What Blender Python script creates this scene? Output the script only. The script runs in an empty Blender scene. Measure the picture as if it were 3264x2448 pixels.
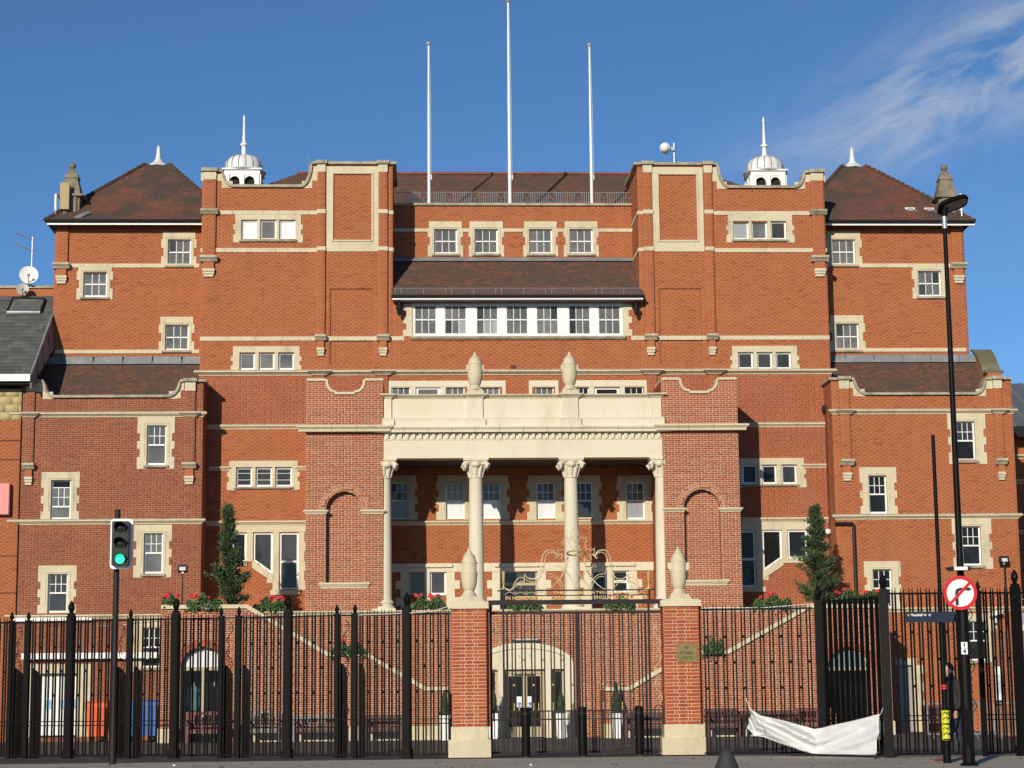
import bpy, math, random
import numpy as np
from mathutils import Matrix, Vector, noise
rnd = random.Random(7)
SC = bpy.context.scene
COL = SC.collection
# ------------------------------------------------------------------ camera
CAMP = Vector((-3.57, 0.0, 1.32))
FPX, YAW, PIT, ROL = 6262.0, math.radians(2.746), math.radians(8.91), math.radians(0.601)
def ray(x, y):
    """direction in the world of a point (x, y) of the 3264 x 2448 photograph"""
    u, v = x - 1632.0, 1224.0 - y
    c, s = math.cos(ROL), math.sin(ROL); u, v = c*u + s*v, -s*u + c*v
    c, s = math.cos(PIT), math.sin(PIT); Y, Z = c*FPX - s*v, s*FPX + c*v
    c, s = math.cos(YAW), math.sin(YAW)
    return Vector((c*u + s*Y, -s*u + c*Y, Z))
def at(x, y, Y):
    d = ray(x, y); return CAMP + d*((Y - CAMP.y)/d.y)
def gp(x, y, z=0.0):
    d = ray(x, y); return CAMP + d*((z - CAMP.z)/d.z)
cam = bpy.data.cameras.new('camera'); camo = bpy.data.objects.new('camera', cam); COL.objects.link(camo)
fw = ray(1632, 1224).normalized()
rt = (ray(1633, 1224) - ray(1632, 1224)).normalized()
up = (ray(1632, 1223) - ray(1632, 1224)).normalized()
camo.matrix_world = Matrix(((rt.x, up.x, -fw.x, CAMP.x), (rt.y, up.y, -fw.y, CAMP.y), (rt.z, up.z, -fw.z, CAMP.z), (0, 0, 0, 1)))
cam.sensor_width = 36.0; cam.lens = FPX/3264*36.0; cam.clip_start = 0.5; cam.clip_end = 3000
SC.camera = camo
# ------------------------------------------------------------------ sky and sun
SUN_AZ, SUN_EL = 21.3, 18.3          # degrees: left of the facade normal (behind the camera), above the horizon
sd = Vector((math.sin(math.radians(SUN_AZ))*math.cos(math.radians(SUN_EL)), math.cos(math.radians(SUN_AZ))*math.cos(math.radians(SUN_EL)), -math.sin(math.radians(SUN_EL))))
sun = bpy.data.lights.new('sun', 'SUN'); sun.energy = 4.3; sun.angle = math.radians(0.55); sun.color = (1.0, 0.905, 0.74)
suno = bpy.data.objects.new('sun', sun); COL.objects.link(suno)
suno.rotation_euler = sd.to_track_quat('-Z', 'Y').to_euler(); suno.location = (-30, -60, 40)
world = bpy.data.worlds.new('World'); SC.world = world; world.use_nodes = True
wn = world.node_tree; wn.nodes.clear()
def N(nt, t, **k):
    n = nt.nodes.new(t)
    for a, b in k.items(): setattr(n, a, b)
    return n
wo = N(wn, 'ShaderNodeOutputWorld'); bg = N(wn, 'ShaderNodeBackground'); sky = N(wn, 'ShaderNodeTexSky')
sky.sky_type = 'NISHITA'; sky.sun_disc = False; sky.sun_elevation = math.radians(SUN_EL)
sky.sun_rotation = math.radians(180 + SUN_AZ); sky.altitude = 3200; sky.air_density = 1.0; sky.dust_density = 0.0; sky.ozone_density = 4.6
bg.inputs[1].default_value = 0.098
# thin cirrus: streaks of noise on the sky directions, denser towards the right of the view
tc = N(wn, 'ShaderNodeTexCoord'); mp = N(wn, 'ShaderNodeCombineXYZ')
a1, a2 = ray(2330, 640).normalized(), ray(3250, 130).normalized(); nrm = a1.cross(a2).normalized(); tan_ = (a2-a1).normalized()
for k_, (ax_, sc_) in enumerate(((tan_, 7.0), (nrm, 26.0), (nrm.cross(tan_), 5.0))):
    d_ = N(wn, 'ShaderNodeVectorMath', operation='DOT_PRODUCT'); d_.inputs[1].default_value = ax_*sc_; wn.links.new(tc.outputs['Generated'], d_.inputs[0]); wn.links.new(d_.outputs['Value'], mp.inputs[k_])
nz = N(wn, 'ShaderNodeTexNoise'); nz.inputs['Scale'].default_value = 1.6; nz.inputs['Detail'].default_value = 9; nz.inputs['Roughness'].default_value = 0.64; nz.inputs['Distortion'].default_value = 0.7
wn.links.new(mp.outputs[0], nz.inputs['Vector'])
cr = N(wn, 'ShaderNodeValToRGB'); cr.color_ramp.elements[0].position = 0.36; cr.color_ramp.elements[1].position = 0.70
wn.links.new(nz.outputs[0], cr.inputs[0])
# the cirrus bank: distance of the direction from a slanting great circle on the right
dp = N(wn, 'ShaderNodeVectorMath', operation='DOT_PRODUCT')
dp.inputs[1].default_value = nrm
wn.links.new(tc.outputs['Generated'], dp.inputs[0])
ab = N(wn, 'ShaderNodeMath', operation='ABSOLUTE'); wn.links.new(dp.outputs['Value'], ab.inputs[0])
mr = N(wn, 'ShaderNodeMapRange'); mr.interpolation_type = 'SMOOTHSTEP'; mr.inputs[1].default_value = 0.0; mr.inputs[2].default_value = 0.048; mr.inputs[3].default_value = 1.0; mr.inputs[4].default_value = 0.05
wn.links.new(ab.outputs[0], mr.inputs[0])
sx = N(wn, 'ShaderNodeVectorMath', operation='DOT_PRODUCT'); sx.inputs[1].default_value = (1, 0, 0); wn.links.new(tc.outputs['Generated'], sx.inputs[0])
m3 = N(wn, 'ShaderNodeMapRange'); m3.interpolation_type = 'SMOOTHSTEP'; m3.inputs[1].default_value = 0.13; m3.inputs[2].default_value = 0.31; m3.inputs[3].default_value = 0.12; m3.inputs[4].default_value = 1.0
wn.links.new(sx.outputs['Value'], m3.inputs[0])
mm = N(wn, 'ShaderNodeMath', operation='MULTIPLY'); wn.links.new(cr.outputs[0], mm.inputs[0]); wn.links.new(mr.outputs[0], mm.inputs[1])
m4 = N(wn, 'ShaderNodeMath', operation='MULTIPLY'); wn.links.new(mm.outputs[0], m4.inputs[0]); wn.links.new(m3.outputs[0], m4.inputs[1])
m2 = N(wn, 'ShaderNodeMath', operation='MULTIPLY'); wn.links.new(m4.outputs[0], m2.inputs[0]); m2.inputs[1].default_value = 0.95
mx = N(wn, 'ShaderNodeMixRGB'); mx.inputs[2].default_value = (6.0, 6.2, 6.6, 1)
tint = N(wn, 'ShaderNodeMixRGB', blend_type='MULTIPLY'); tint.inputs[0].default_value = 1; tint.inputs[2].default_value = (.86, 1.04, 1.08, 1); wn.links.new(sky.outputs[0], tint.inputs[1])
wn.links.new(m2.outputs[0], mx.inputs[0]); wn.links.new(tint.outputs[0], mx.inputs[1]); wn.links.new(mx.outputs[0], bg.inputs[0]); wn.links.new(bg.outputs[0], wo.inputs[0])
vs = SC.view_settings; vs.view_transform = 'Standard'; vs.look = 'None'; vs.exposure = 0.0; vs.gamma = 1.0; vs.use_curve_mapping = False
SC.cycles.max_bounces = 6; SC.cycles.use_denoising = True

# ------------------------------------------------------------------ materials
MATS = {}
def mat(name, col=(.5, .5, .5), rough=.6, metal=0., island=None, patch=None, grain=None, bump=0., emit=None, spec=.5, coat=0., bscale=60., trans=0.):
    """procedural material: island = palette picked per separate piece, patch = (colour, noise scale, amount, low, high), grain = (scale, amount)"""
    if name in MATS: return MATS[name]
    m = bpy.data.materials.new(name); m.use_nodes = True; nt = m.node_tree; b = nt.nodes['Principled BSDF']
    b.inputs['Roughness'].default_value = rough; b.inputs['Metallic'].default_value = metal
    b.inputs['Specular IOR Level'].default_value = spec; b.inputs['Coat Weight'].default_value = coat
    if trans: b.inputs['Subsurface Weight'].default_value = 0
    tcn = N(nt, 'ShaderNodeTexCoord')
    cur = None
    if island:
        g = N(nt, 'ShaderNodeNewGeometry'); r = N(nt, 'ShaderNodeValToRGB'); r.color_ramp.interpolation = 'CONSTANT'
        e = r.color_ramp.elements
        while len(e) < len(island): e.new(0.5)
        for i, (p, c) in enumerate(island): e[i].position = p; e[i].color = (*c, 1)
        nt.links.new(g.outputs['Random Per Island'], r.inputs[0]); cur = r.outputs[0]
    else:
        rgb = N(nt, 'ShaderNodeRGB'); rgb.outputs[0].default_value = (*col, 1); cur = rgb.outputs[0]
    for pt in (patch or []):
        pc, ps, pa, lo, hi = pt[:5]
        mpn = N(nt, 'ShaderNodeMapping'); mpn.inputs['Scale'].default_value = pt[5] if len(pt) > 5 else (1, 1, 1)
        no = N(nt, 'ShaderNodeTexNoise'); no.inputs['Scale'].default_value = ps; no.inputs['Detail'].default_value = 6; no.inputs['Roughness'].default_value = .62
        nt.links.new(tcn.outputs['Object'], mpn.inputs[0]); nt.links.new(mpn.outputs[0], no.inputs['Vector'])
        ma = N(nt, 'ShaderNodeMapRange'); ma.inputs[1].default_value = lo; ma.inputs[2].default_value = hi; ma.inputs[3].default_value = 0; ma.inputs[4].default_value = pa
        nt.links.new(no.outputs[0], ma.inputs[0])
        mi = N(nt, 'ShaderNodeMixRGB'); mi.inputs[2].default_value = (*pc, 1)
        nt.links.new(ma.outputs[0], mi.inputs[0]); nt.links.new(cur, mi.inputs[1]); cur = mi.outputs[0]
    if grain:
        no = N(nt, 'ShaderNodeTexNoise'); no.inputs['Scale'].default_value = grain[0]; no.inputs['Detail'].default_value = 4
        nt.links.new(tcn.outputs['Object'], no.inputs['Vector'])
        ma = N(nt, 'ShaderNodeMapRange'); ma.inputs[1].default_value = .3; ma.inputs[2].default_value = .7; ma.inputs[3].default_value = 1-grain[1]; ma.inputs[4].default_value = 1+grain[1]
        nt.links.new(no.outputs[0], ma.inputs[0])
        mi = N(nt, 'ShaderNodeMixRGB', blend_type='MULTIPLY'); mi.inputs[0].default_value = 1
        nt.links.new(cur, mi.inputs[1]); nt.links.new(ma.outputs[0], mi.inputs[2]); cur = mi.outputs[0]
    nt.links.new(cur, b.inputs['Base Color'])
    if bump:
        no = N(nt, 'ShaderNodeTexNoise'); no.inputs['Scale'].default_value = bscale; no.inputs['Detail'].default_value = 5
        nt.links.new(tcn.outputs['Object'], no.inputs['Vector'])
        bu = N(nt, 'ShaderNodeBump'); bu.inputs['Strength'].default_value = bump; bu.inputs['Distance'].default_value = .02
        nt.links.new(no.outputs[0], bu.inputs['Height']); nt.links.new(bu.outputs[0], b.inputs['Normal'])
    if emit:
        b.inputs['Emission Color'].default_value = (*emit[0], 1); b.inputs['Emission Strength'].default_value = emit[1]
    MATS[name] = m
    return m
def ramp(*cs):
    n = len(cs); return [(i/n, c) for i, c in enumerate(cs)]
soot = (.10, .055, .035)
M_BR_OR = mat('brick_orange', rough=.85, island=ramp((.405,.124,.043),(.415,.129,.045),(.375,.117,.043),(.388,.124,.046),(.365,.113,.042),(.395,.132,.051),(.380,.120,.044),(.392,.126,.047),(.378,.118,.044),(.39,.125,.046),(.383,.121,.045),(.388,.123,.045),(.30,.085,.036)),
              patch=[((.40,.135,.058), .5, .5, .42, .68), ((.27,.085,.038), .30, .40, .58, .78, (1, 1, .6)), ((.20,.075,.040), 1.5, .38, .55, .74, (1, 1, .16))], grain=(22, .06), bump=.2)
M_BR_MID = mat('brick_mid', rough=.85, island=ramp((.365,.102,.042),(.35,.095,.039),(.375,.108,.044),(.335,.088,.037),(.37,.105,.044),(.355,.098,.040)),
              patch=[((.30,.110,.060), .6, .5, .45, .7), ((.16,.06,.035), .4, .4, .56, .75)], grain=(22, .14), bump=.3)
M_BR_BAY = mat('brick_bay', rough=.85, island=ramp((.33,.078,.032),(.30,.070,.029),(.345,.084,.034),(.28,.072,.029),(.32,.094,.032),(.335,.074,.033),(.25,.072,.030)),
              patch=[((.30,.100,.055), .8, .35, .5, .72)], grain=(25, .16), bump=.3)
M_BR_RED = mat('brick_red', rough=.85, island=ramp((.275,.078,.034),(.25,.070,.032),(.30,.086,.035),(.235,.066,.032),(.285,.084,.036),(.31,.090,.034)),
              patch=[((.22,.075,.045), .5, .5, .45, .7)], grain=(22, .14), bump=.3)
M_MO_OR = mat('mortar_orange', (.42,.165,.074), .95, patch=[((.30,.10,.05), .6, .7, .45, .7)], grain=(30, .15))
M_MO_MID = mat('mortar_pink', (.47,.235,.135), .95, patch=[((.36,.16,.09), .5, .8, .42, .62)], grain=(30, .15))
M_MO_BAY = mat('mortar_cream', (.66,.48,.33), .95, patch=[((.50,.33,.22), .8, .6, .45, .7)], grain=(30, .12))
M_MO_RED = mat('mortar_grey_pink', (.42,.255,.165), .95, patch=[((.30,.14,.09), .5, .7, .42, .65)], grain=(30, .15))
M_STONE = mat('cream_stone', (.60,.525,.365), .8, patch=[((.46,.38,.25), .9, .55, .45, .72), ((.32,.28,.20), 2.6, .5, .53, .72, (1, 1, .35))], grain=(18, .08), bump=.2)
M_STONE2 = mat('pale_render', (.665,.605,.465), .8, patch=[((.60,.52,.36), .45, .6, .45, .7), ((.47,.41,.30), 1.6, .5, .55, .74, (1.0, 1, .22))], grain=(14, .05), bump=.08)
M_STONEW = mat('weathered_stone', (.40,.355,.255), .9, patch=[((.16,.15,.12), 2.2, .75, .42, .66), ((.50,.45,.33), 3.5, .5, .5, .7)], grain=(25, .15), bump=.3)
M_STONEG = mat('grey_cream_stone', (.49,.435,.315), .85, patch=[((.24,.22,.17), 2.4, .6, .46, .68)], grain=(22, .12), bump=.25)
M_TURRET = mat('sooty_stone', (.235,.20,.145), .9, patch=[((.085,.075,.062), 1.6, .8, .42, .64), ((.32,.28,.20), 2.5, .5, .5, .7)], grain=(25, .15), bump=.3)
M_WHITE = mat('white_paint', (.80,.80,.77), .45, patch=[((.66,.65,.60), 1.8, .4, .52, .75)], grain=(20, .03))
M_GLASS = mat('window_glass', (.036,.036,.036), .05, spec=.32, patch=[((.085,.085,.083), .45, .8, .42, .66)])  # softer grey patches in the base colour stand for reflected sky
M_GLASSG = mat('window_glass_grey', (.12,.12,.118), .05, spec=.32, patch=[((.21,.21,.205), .6, .8, .42, .66), ((.05,.055,.06), .9, .6, .5, .7)])  # grey of the reflected cloudy sky is put into the base colour
M_GLASSD = mat('window_glass_black', (.014,.013,.012), .05, spec=.22, patch=[((.035,.036,.04), .7, .8, .5, .7)])
M_GLASSW = mat('window_glare_blind_white', (.74,.76,.78), .25, spec=.6, patch=[((.58,.60,.62), 1.2, .7, .45, .65, (4, 4, .6))])  # white colour: glare painted into tower panes, blinds in the portico sashes
M_GLASSB = mat('window_curtain', (.33,.34,.345), .3, spec=.6, patch=[((.24,.25,.27), 3., .9, .42, .62, (5, 5, .15))])
M_TILE = mat('clay_tile', rough=.85, island=ramp((.110,.047,.030),(.090,.043,.030),(.135,.052,.030),(.075,.044,.032),(.098,.050,.034),(.120,.048,.030),(.066,.041,.032),(.155,.058,.030)),
             patch=[((.065,.045,.034), .8, .85, .44, .62, (.6, .6, 2.2)), ((.125,.095,.062), 3.0, .5, .58, .72)], grain=(30, .2), bump=.35)
M_TILER = mat('red_clay_tile', rough=.85, island=ramp((.140,.050,.030),(.122,.046,.030),(.158,.053,.030),(.098,.044,.031),(.130,.050,.032),(.146,.048,.028)),
             patch=[((.055,.040,.033), .62, .93, .45, .56, (1, 1, 1.5)), ((.075,.045,.033), 3.2, .7, .52, .60, (1, 1, 2.2)), ((.20,.062,.03), .9, .35, .55, .7)], grain=(30, .2), bump=.35)
M_RIDGE = mat('ridge_tile', (.22,.062,.032), .85, grain=(12, .3), patch=[((.09,.05,.035), 1.5, .6, .5, .7)])
M_SLATE = mat('grey_slate', rough=.75, island=ramp((.060,.062,.062),(.072,.073,.072),(.050,.052,.053),(.085,.086,.083),(.062,.064,.064)), patch=[((.10,.10,.095), 1.2, .5, .52, .7)], grain=(20, .15), bump=.2)
M_LEAD = mat('lead', (.20,.215,.23), .75, spec=.2, patch=[((.30,.31,.315), 1.6, .8, .48, .66), ((.18,.19,.20), 2.4, .5, .55, .7)], bump=.25, bscale=12)
M_ZINC = mat('zinc', (.72,.725,.72), .5, patch=[((.38,.36,.34), 2.0, .7, .5, .68, (1, 1, .3)), ((.7,.7,.7), 3, .5, .5, .7)])
M_BLACK = mat('black_iron_paint', (.0055,.005,.005), .5, grain=(40, .25), bump=.12, bscale=80, spec=.10)
M_GREYIRON = mat('dark_bronze_paint', (.022,.018,.018), .5, grain=(40, .25), spec=.2)
M_GOLD = mat('gold_leaf', (.62,.47,.20), .42, metal=.35, grain=(30, .15))
M_GOLDP = mat('pale_gilt', (.56,.46,.27), .5, metal=.15, grain=(30, .12))
M_GALV = mat('galvanised_steel', (.42,.43,.44), .45, metal=.6, grain=(25, .2))
M_DARK = mat('interior_dark', (.010,.009,.009), .9)
M_BLK = mat('black_plastic', (.014,.014,.015), .5, spec=.25)
M_RUBBER = mat('black_rubber', (.028,.030,.032), .7, grain=(20, .25), bump=.2)
M_TAN = mat('tan_paint', (.36,.27,.115), .6, grain=(10, .08))
M_WOOD = mat('brown_wood', (.085,.034,.028), .6, patch=[((.16,.13,.12), 1.2, .4, .5, .7)], grain=(18, .2), bump=.15)
M_WOODG = mat('grey_wood', (.22,.195,.19), .75, grain=(18, .2), patch=[((.12,.09,.085), 1.5, .6, .48, .7)], bump=.15)
M_BEIGE = mat('beige_frame', (.42,.34,.215), .55, grain=(12, .06))
M_ORANGE = mat('orange_plastic', (.78,.115,.012), .45, grain=(8, .06))
M_BLUE = mat('blue_plastic', (.035,.115,.40), .42, grain=(8, .06))
M_RED = mat('sign_red', (.60,.015,.025), .4)
M_SWHITE = mat('sign_white', (.82,.82,.80), .4)
M_NAVY = mat('sign_navy', (.012,.018,.045), .4)
M_YEL = mat('yellow_wrap', (.62,.58,.02), .4, grain=(30, .1))
M_YELA = mat('arrow_yellow', (.85,.55,.03), .5)
M_LEAF = mat('leaf_green', rough=.6, island=ramp((.040,.085,.022),(.060,.115,.030),(.028,.062,.020),(.075,.130,.035),(.050,.095,.020)))
M_CONIF = mat('conifer_green', rough=.65, island=ramp((.040,.072,.026),(.058,.095,.034),(.028,.052,.022),(.070,.105,.036),(.046,.080,.030),(.095,.115,.045)))
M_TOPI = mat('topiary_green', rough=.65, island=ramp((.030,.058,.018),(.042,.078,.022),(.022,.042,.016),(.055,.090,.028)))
M_BARK = mat('bark', (.07,.045,.03), .9, bump=.4, bscale=25)
M_PETAL = mat('red_petal', rough=.5, island=ramp((.75,.03,.04),(.62,.02,.05),(.85,.06,.07),(.55,.02,.03)))
M_ASPH = mat('pavement_tarmac', (.43,.375,.305), .9, patch=[((.35,.305,.25), .55, .8, .42, .62), ((.19,.165,.14), 2.4, .4, .6, .72), ((.42,.38,.33), 8., .3, .55, .7)], grain=(60, .16), bump=.5, bscale=90)
M_YARD = mat('courtyard_tarmac', (.075,.062,.056), .9, patch=[((.105,.088,.076), .5, .7, .45, .62)], grain=(50, .18), bump=.4, bscale=70)
M_ROAD = mat('road_asphalt', (.05,.05,.05), .9, grain=(50, .2), bump=.4, bscale=70)
M_KERB = mat('granite_kerb', (.30,.29,.27), .8, grain=(30, .2))
M_SKIN = mat('skin', (.50,.27,.19), .5)
M_SHIRT = mat('white_cloth', (.68,.68,.675), .85, patch=[((.55,.53,.50), 1.6, .35, .55, .72)], grain=(9, .03), bump=.2, bscale=18)

# ------------------------------------------------------------------ builders
ORG = {}
class MB:
    def __init__(s): s.v = []; s.f = []
    def add(s, vs, fs):
        n = len(s.v); s.v += [tuple(p) for p in vs]; s.f += [tuple(i+n for i in f) for f in fs]; return s
    def box(s, x0, x1, y0, y1, z0, z1):
        return s.add([(x0,y0,z0),(x1,y0,z0),(x1,y1,z0),(x0,y1,z0),(x0,y0,z1),(x1,y0,z1),(x1,y1,z1),(x0,y1,z1)],
                     [(0,1,5,4),(1,2,6,5),(2,3,7,6),(3,0,4,7),(4,5,6,7),(3,2,1,0)])
    def obox(s, c, ax, ay, az):
        """oriented box: centre and three half-axis vectors"""
        c, ax, ay, az = Vector(c), Vector(ax), Vector(ay), Vector(az)
        return s.add([c-ax-ay-az, c+ax-ay-az, c+ax+ay-az, c-ax+ay-az, c-ax-ay+az, c+ax-ay+az, c+ax+ay+az, c-ax+ay+az],
                     [(0,1,5,4),(1,2,6,5),(2,3,7,6),(3,0,4,7),(4,5,6,7),(3,2,1,0)])
    def prism(s, poly, y0, y1):
        n = len(poly)
        return s.add([(x,y0,z) for x,z in poly]+[(x,y1,z) for x,z in poly], [tuple(range(n)), tuple(range(2*n-1, n-1, -1))]+[(i, i+n, (i+1)%n+n, (i+1)%n) for i in range(n)])
    def prismx(s, poly, x0, x1):
        n = len(poly)
        return s.add([(x0,y,z) for y,z in poly]+[(x1,y,z) for y,z in poly], [tuple(range(n)), tuple(range(2*n-1, n-1, -1))]+[(i, i+n, (i+1)%n+n, (i+1)%n) for i in range(n)])
    def lathe(s, prof, cx, cy, cz=0., n=20, sq=0.):
        vs = []; fs = []
        for r, z in prof:
            for k in range(n):
                a = 2*math.pi*k/n; vs.append((cx+r*math.cos(a), cy+r*math.sin(a), cz+z))
        for i in range(len(prof)-1):
            for k in range(n): fs.append((i*n+k, i*n+(k+1)%n, (i+1)*n+(k+1)%n, (i+1)*n+k))
        fs.append(tuple(range(n-1, -1, -1))); fs.append(tuple((len(prof)-1)*n+k for k in range(n)))
        return s.add(vs, fs)
    def tube(s, pts, r, n=8, closed=False):
        pts = [Vector(p) for p in pts]; m = len(pts)
        rs = r if isinstance(r, (list, tuple)) else [r]*m
        vs = []; fs = []; side = None
        for i, p in enumerate(pts):
            if closed: t = pts[(i+1)%m]-pts[i-1]
            else: t = pts[min(i+1, m-1)]-pts[max(i-1, 0)]
            t.normalize()
            if side is None:
                side = t.cross(Vector((0,0,1)))
                if side.length < .05: side = t.cross(Vector((0,1,0)))
            else: side = side - t*side.dot(t)
            side.normalize(); q = t.cross(side)
            for k in range(n):
                a = 2*math.pi*k/n; vs.append(p+side*(rs[i]*math.cos(a))+q*(rs[i]*math.sin(a)))
        for i in range(m if closed else m-1):
            j = (i+1) % m
            for k in range(n): fs.append((i*n+k, i*n+(k+1)%n, j*n+(k+1)%n, j*n+k))
        if not closed: fs += [tuple(range(n-1, -1, -1)), tuple((m-1)*n+k for k in range(n))]
        return s.add(vs, fs)
    def ball(s, c, r, nu=10, nv=6, sz=1.):
        return s.lathe([(max(1e-4, r*math.sin(math.pi*i/nv)), -r*sz*math.cos(math.pi*i/nv)) for i in range(nv+1)], c[0], c[1], c[2], nu)
    def build(s, name, m, parent=None, smooth=False, org=None):
        o0 = org if org is not None else (ORG.get(parent.name, Vector()) if parent else Vector())
        me = bpy.data.meshes.new(name)
        me.from_pydata([(p[0]-o0[0], p[1]-o0[1], p[2]-o0[2]) for p in s.v], [], s.f); me.materials.append(m)
        if smooth:
            me.polygons.foreach_set('use_smooth', [True]*len(me.polygons)); me.update()
            try: me.set_sharp_from_angle(angle=math.radians(38))
            except Exception: pass
        o = bpy.data.objects.new(name, me); COL.objects.link(o)
        ORG[o.name] = Vector(o0)
        if parent: o.parent = parent
        elif org is not None: o.location = o0
        return o
def tag(o, label=None, cat=None, group=None, kind=None):
    if label: o['label'] = label
    if cat: o['category'] = cat
    if group: o['group'] = group
    if kind: o['kind'] = kind
    return o
def thing(name, label, cat, loc=(0, 0, 0), group=None):
    o = bpy.data.objects.new(name, None); COL.objects.link(o); o.location = loc; o.empty_display_size = .2
    ORG[o.name] = Vector(loc); return tag(o, label, cat, group)
def inst(name, me, parent, loc, rot=None, scale=None):
    """one more piece that shares mesh data; loc in the world"""
    o = bpy.data.objects.new(name, me); COL.objects.link(o); o.parent = parent
    o.location = Vector(loc)-ORG.get(parent.name, Vector())
    if rot: o.rotation_euler = rot
    if scale: o.scale = scale
    return o
def copy_tree(o, parent=None):
    c = o.copy(); COL.objects.link(c); c.parent = parent
    for ch in list(o.children): copy_tree(ch, c)
    return c
def hide_free(mesh_obj):
    me = mesh_obj.data; bpy.data.objects.remove(mesh_obj); return me
def R(x0, y0, x1, y1, Y):
    """photo rectangle -> world X0, X1, Z0, Z1 on the plane Y"""
    xm, ym = (x0+x1)/2, (y0+y1)/2
    return at(x0, ym, Y).x, at(x1, ym, Y).x, at(xm, y1, Y).z, at(xm, y0, Y).z
# ---- brickwork: every brick is a little block proud of the mortar sheet
def rows_of(iv, z0, z1, course):
    n = max(1, round((z1-z0)/course)); c = (z1-z0)/n
    for i in range(n): yield i, z0+i*c, z0+(i+1)*c, iv(z0+(i+.5)*c)
def cells(iv, z0, z1, course, blen, bond):
    out = []
    for i, za, zb, ivs in rows_of(iv, z0, z1, course):
        if bond == 'garden': hd = i % 4 == 3; pitch = blen/2 if hd else blen; off = 0 if hd else (blen/2 if i % 2 else 0)
        else: pitch = blen; off = blen/2 if i % 2 else 0
        for xa, xb in ivs:
            k = math.floor((xa-off)/pitch); x = xa
            while x < xb-1e-4:
                k += 1; nx = min(xb, k*pitch+off)
                if nx - x < .028 and nx < xb-1e-4: nx = min(xb, (k+1)*pitch+off); k += 1
                if xb - nx < .028: nx = xb
                if nx - x > .012: out.append((x, nx, za, zb))
                x = nx
    return out
def cell_mesh(cs, j, fr, proud=.010, jit=.003):
    a = np.array(cs, dtype=float).reshape(-1, 4); n = len(a)
    g = np.random.default_rng(n+5)
    if n > 1:
        jx = np.clip(g.normal(0, .004, n-1), -.008, .008); same = (np.abs(a[:-1,1]-a[1:,0]) < 1e-6) & (a[:-1,2] == a[1:,2]); jx = np.where(same, jx, 0); a[:-1,1] += jx; a[1:,0] += jx
    x0, x1, z0, z1 = a[:,0]+j/2, a[:,1]-j/2, a[:,2]+j/2, a[:,3]-j/2
    w = np.clip(g.normal(0, .0016, (n, 2)), -.003, .003); z0 = z0+w[:,0]; z1 = z1+w[:,1]
    d = proud + g.uniform(-jit, jit, n); h = np.minimum(.003, (x1-x0)*.2)
    O, U, Nn = (np.array(q, dtype=float) for q in fr)
    V = np.zeros((n, 8, 3))
    for k, (xx, zz, dd) in enumerate(((x0,z0,0*d-.004),(x1,z0,0*d-.004),(x1,z1,0*d-.004),(x0,z1,0*d-.004),(x0+h,z0+.003,d),(x1-h,z0+.003,d),(x1-h,z1-.003,d),(x0+h,z1-.003,d))):
        V[:,k,:] = O + xx[:,None]*U + dd[:,None]*Nn; V[:,k,2] += zz
    F = np.array([(4,5,6,7),(0,1,5,4),(1,2,6,5),(2,3,7,6),(3,0,4,7)])
    return V.reshape(-1, 3), (np.arange(n)[:,None,None]*8 + F[None]).reshape(-1, 4)
def fast_mesh(name, V, F, m):
    me = bpy.data.meshes.new(name); me.vertices.add(len(V)); me.vertices.foreach_set('co', V.ravel())
    nf = len(F); me.loops.add(nf*4); me.loops.foreach_set('vertex_index', F.ravel().astype(np.int32))
    me.polygons.add(nf); me.polygons.foreach_set('loop_start', (np.arange(nf)*4).astype(np.int32)); me.polygons.foreach_set('loop_total', np.full(nf, 4, dtype=np.int32))
    me.update(calc_edges=True); me.materials.append(m); return me
STYLE = {'or': (M_BR_OR, M_MO_OR, .005, 'run'), 'mid': (M_BR_MID, M_MO_MID, .0085, 'garden'), 'bay': (M_BR_BAY, M_MO_BAY, .0125, 'garden'), 'red': (M_BR_RED, M_MO_RED, .0095, 'garden')}
def wall(par, iv, z0, z1, Y=None, style='or', fr=None, course=.0715, blen=.226, single=0, name='wall'):
    """a wall sheet (mortar) with its bricks; iv(z) gives the x-intervals that are wall at height z"""
    bm, mm_, j, bond = STYLE[style]
    if fr is None: fr = ((0, Y, 0), (1, 0, 0), (0, -1, 0))
    O, U, Nn = (Vector(q) for q in fr)
    mb = MB(); last = None
    for i, za, zb, ivs in rows_of(iv, z0, z1, course):
        key = [tuple(round(q, 4) for q in t) for t in ivs]
        if last and last[0] == key: last[2] = zb
        else:
            if last: strips.append(last)
            else: strips = []
            last = [key, za, zb]
    strips.append(last)
    for ivs, za, zb in strips:
        for xa, xb in ivs:
            q = [O+U*xa, O+U*xb]
            mb.add([q[0]+Vector((0,0,za)), q[1]+Vector((0,0,za)), q[1]+Vector((0,0,zb)), q[0]+Vector((0,0,zb))], [(0,1,2,3)])
    w = mb.build(name, mm_, par)
    cs = cells(iv, z0, z1, course, blen, bond)
    if single:
        cs.sort(key=lambda c: (-c[3], c[0])); first, cs = cs[:single], cs[single:]
        for c in first:
            V, F = cell_mesh([c], j, fr); me = fast_mesh('brick', V, F, bm)
            b = bpy.data.objects.new('brick', me); COL.objects.link(b); b.parent = w
    V, F = cell_mesh(cs, j, fr, .005 if style == 'or' else .010)
    o = bpy.data.objects.new('brickwork', fast_mesh('brickwork', V, F, bm)); COL.objects.link(o); o.parent = w; o['kind'] = 'stuff'
    return w
def minus(ivs, a, b):
    out = []
    for x0, x1 in ivs:
        if b <= x0 or a >= x1: out.append((x0, x1)); continue
        if a > x0: out.append((x0, a))
        if b < x1: out.append((b, x1))
    return out
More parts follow.
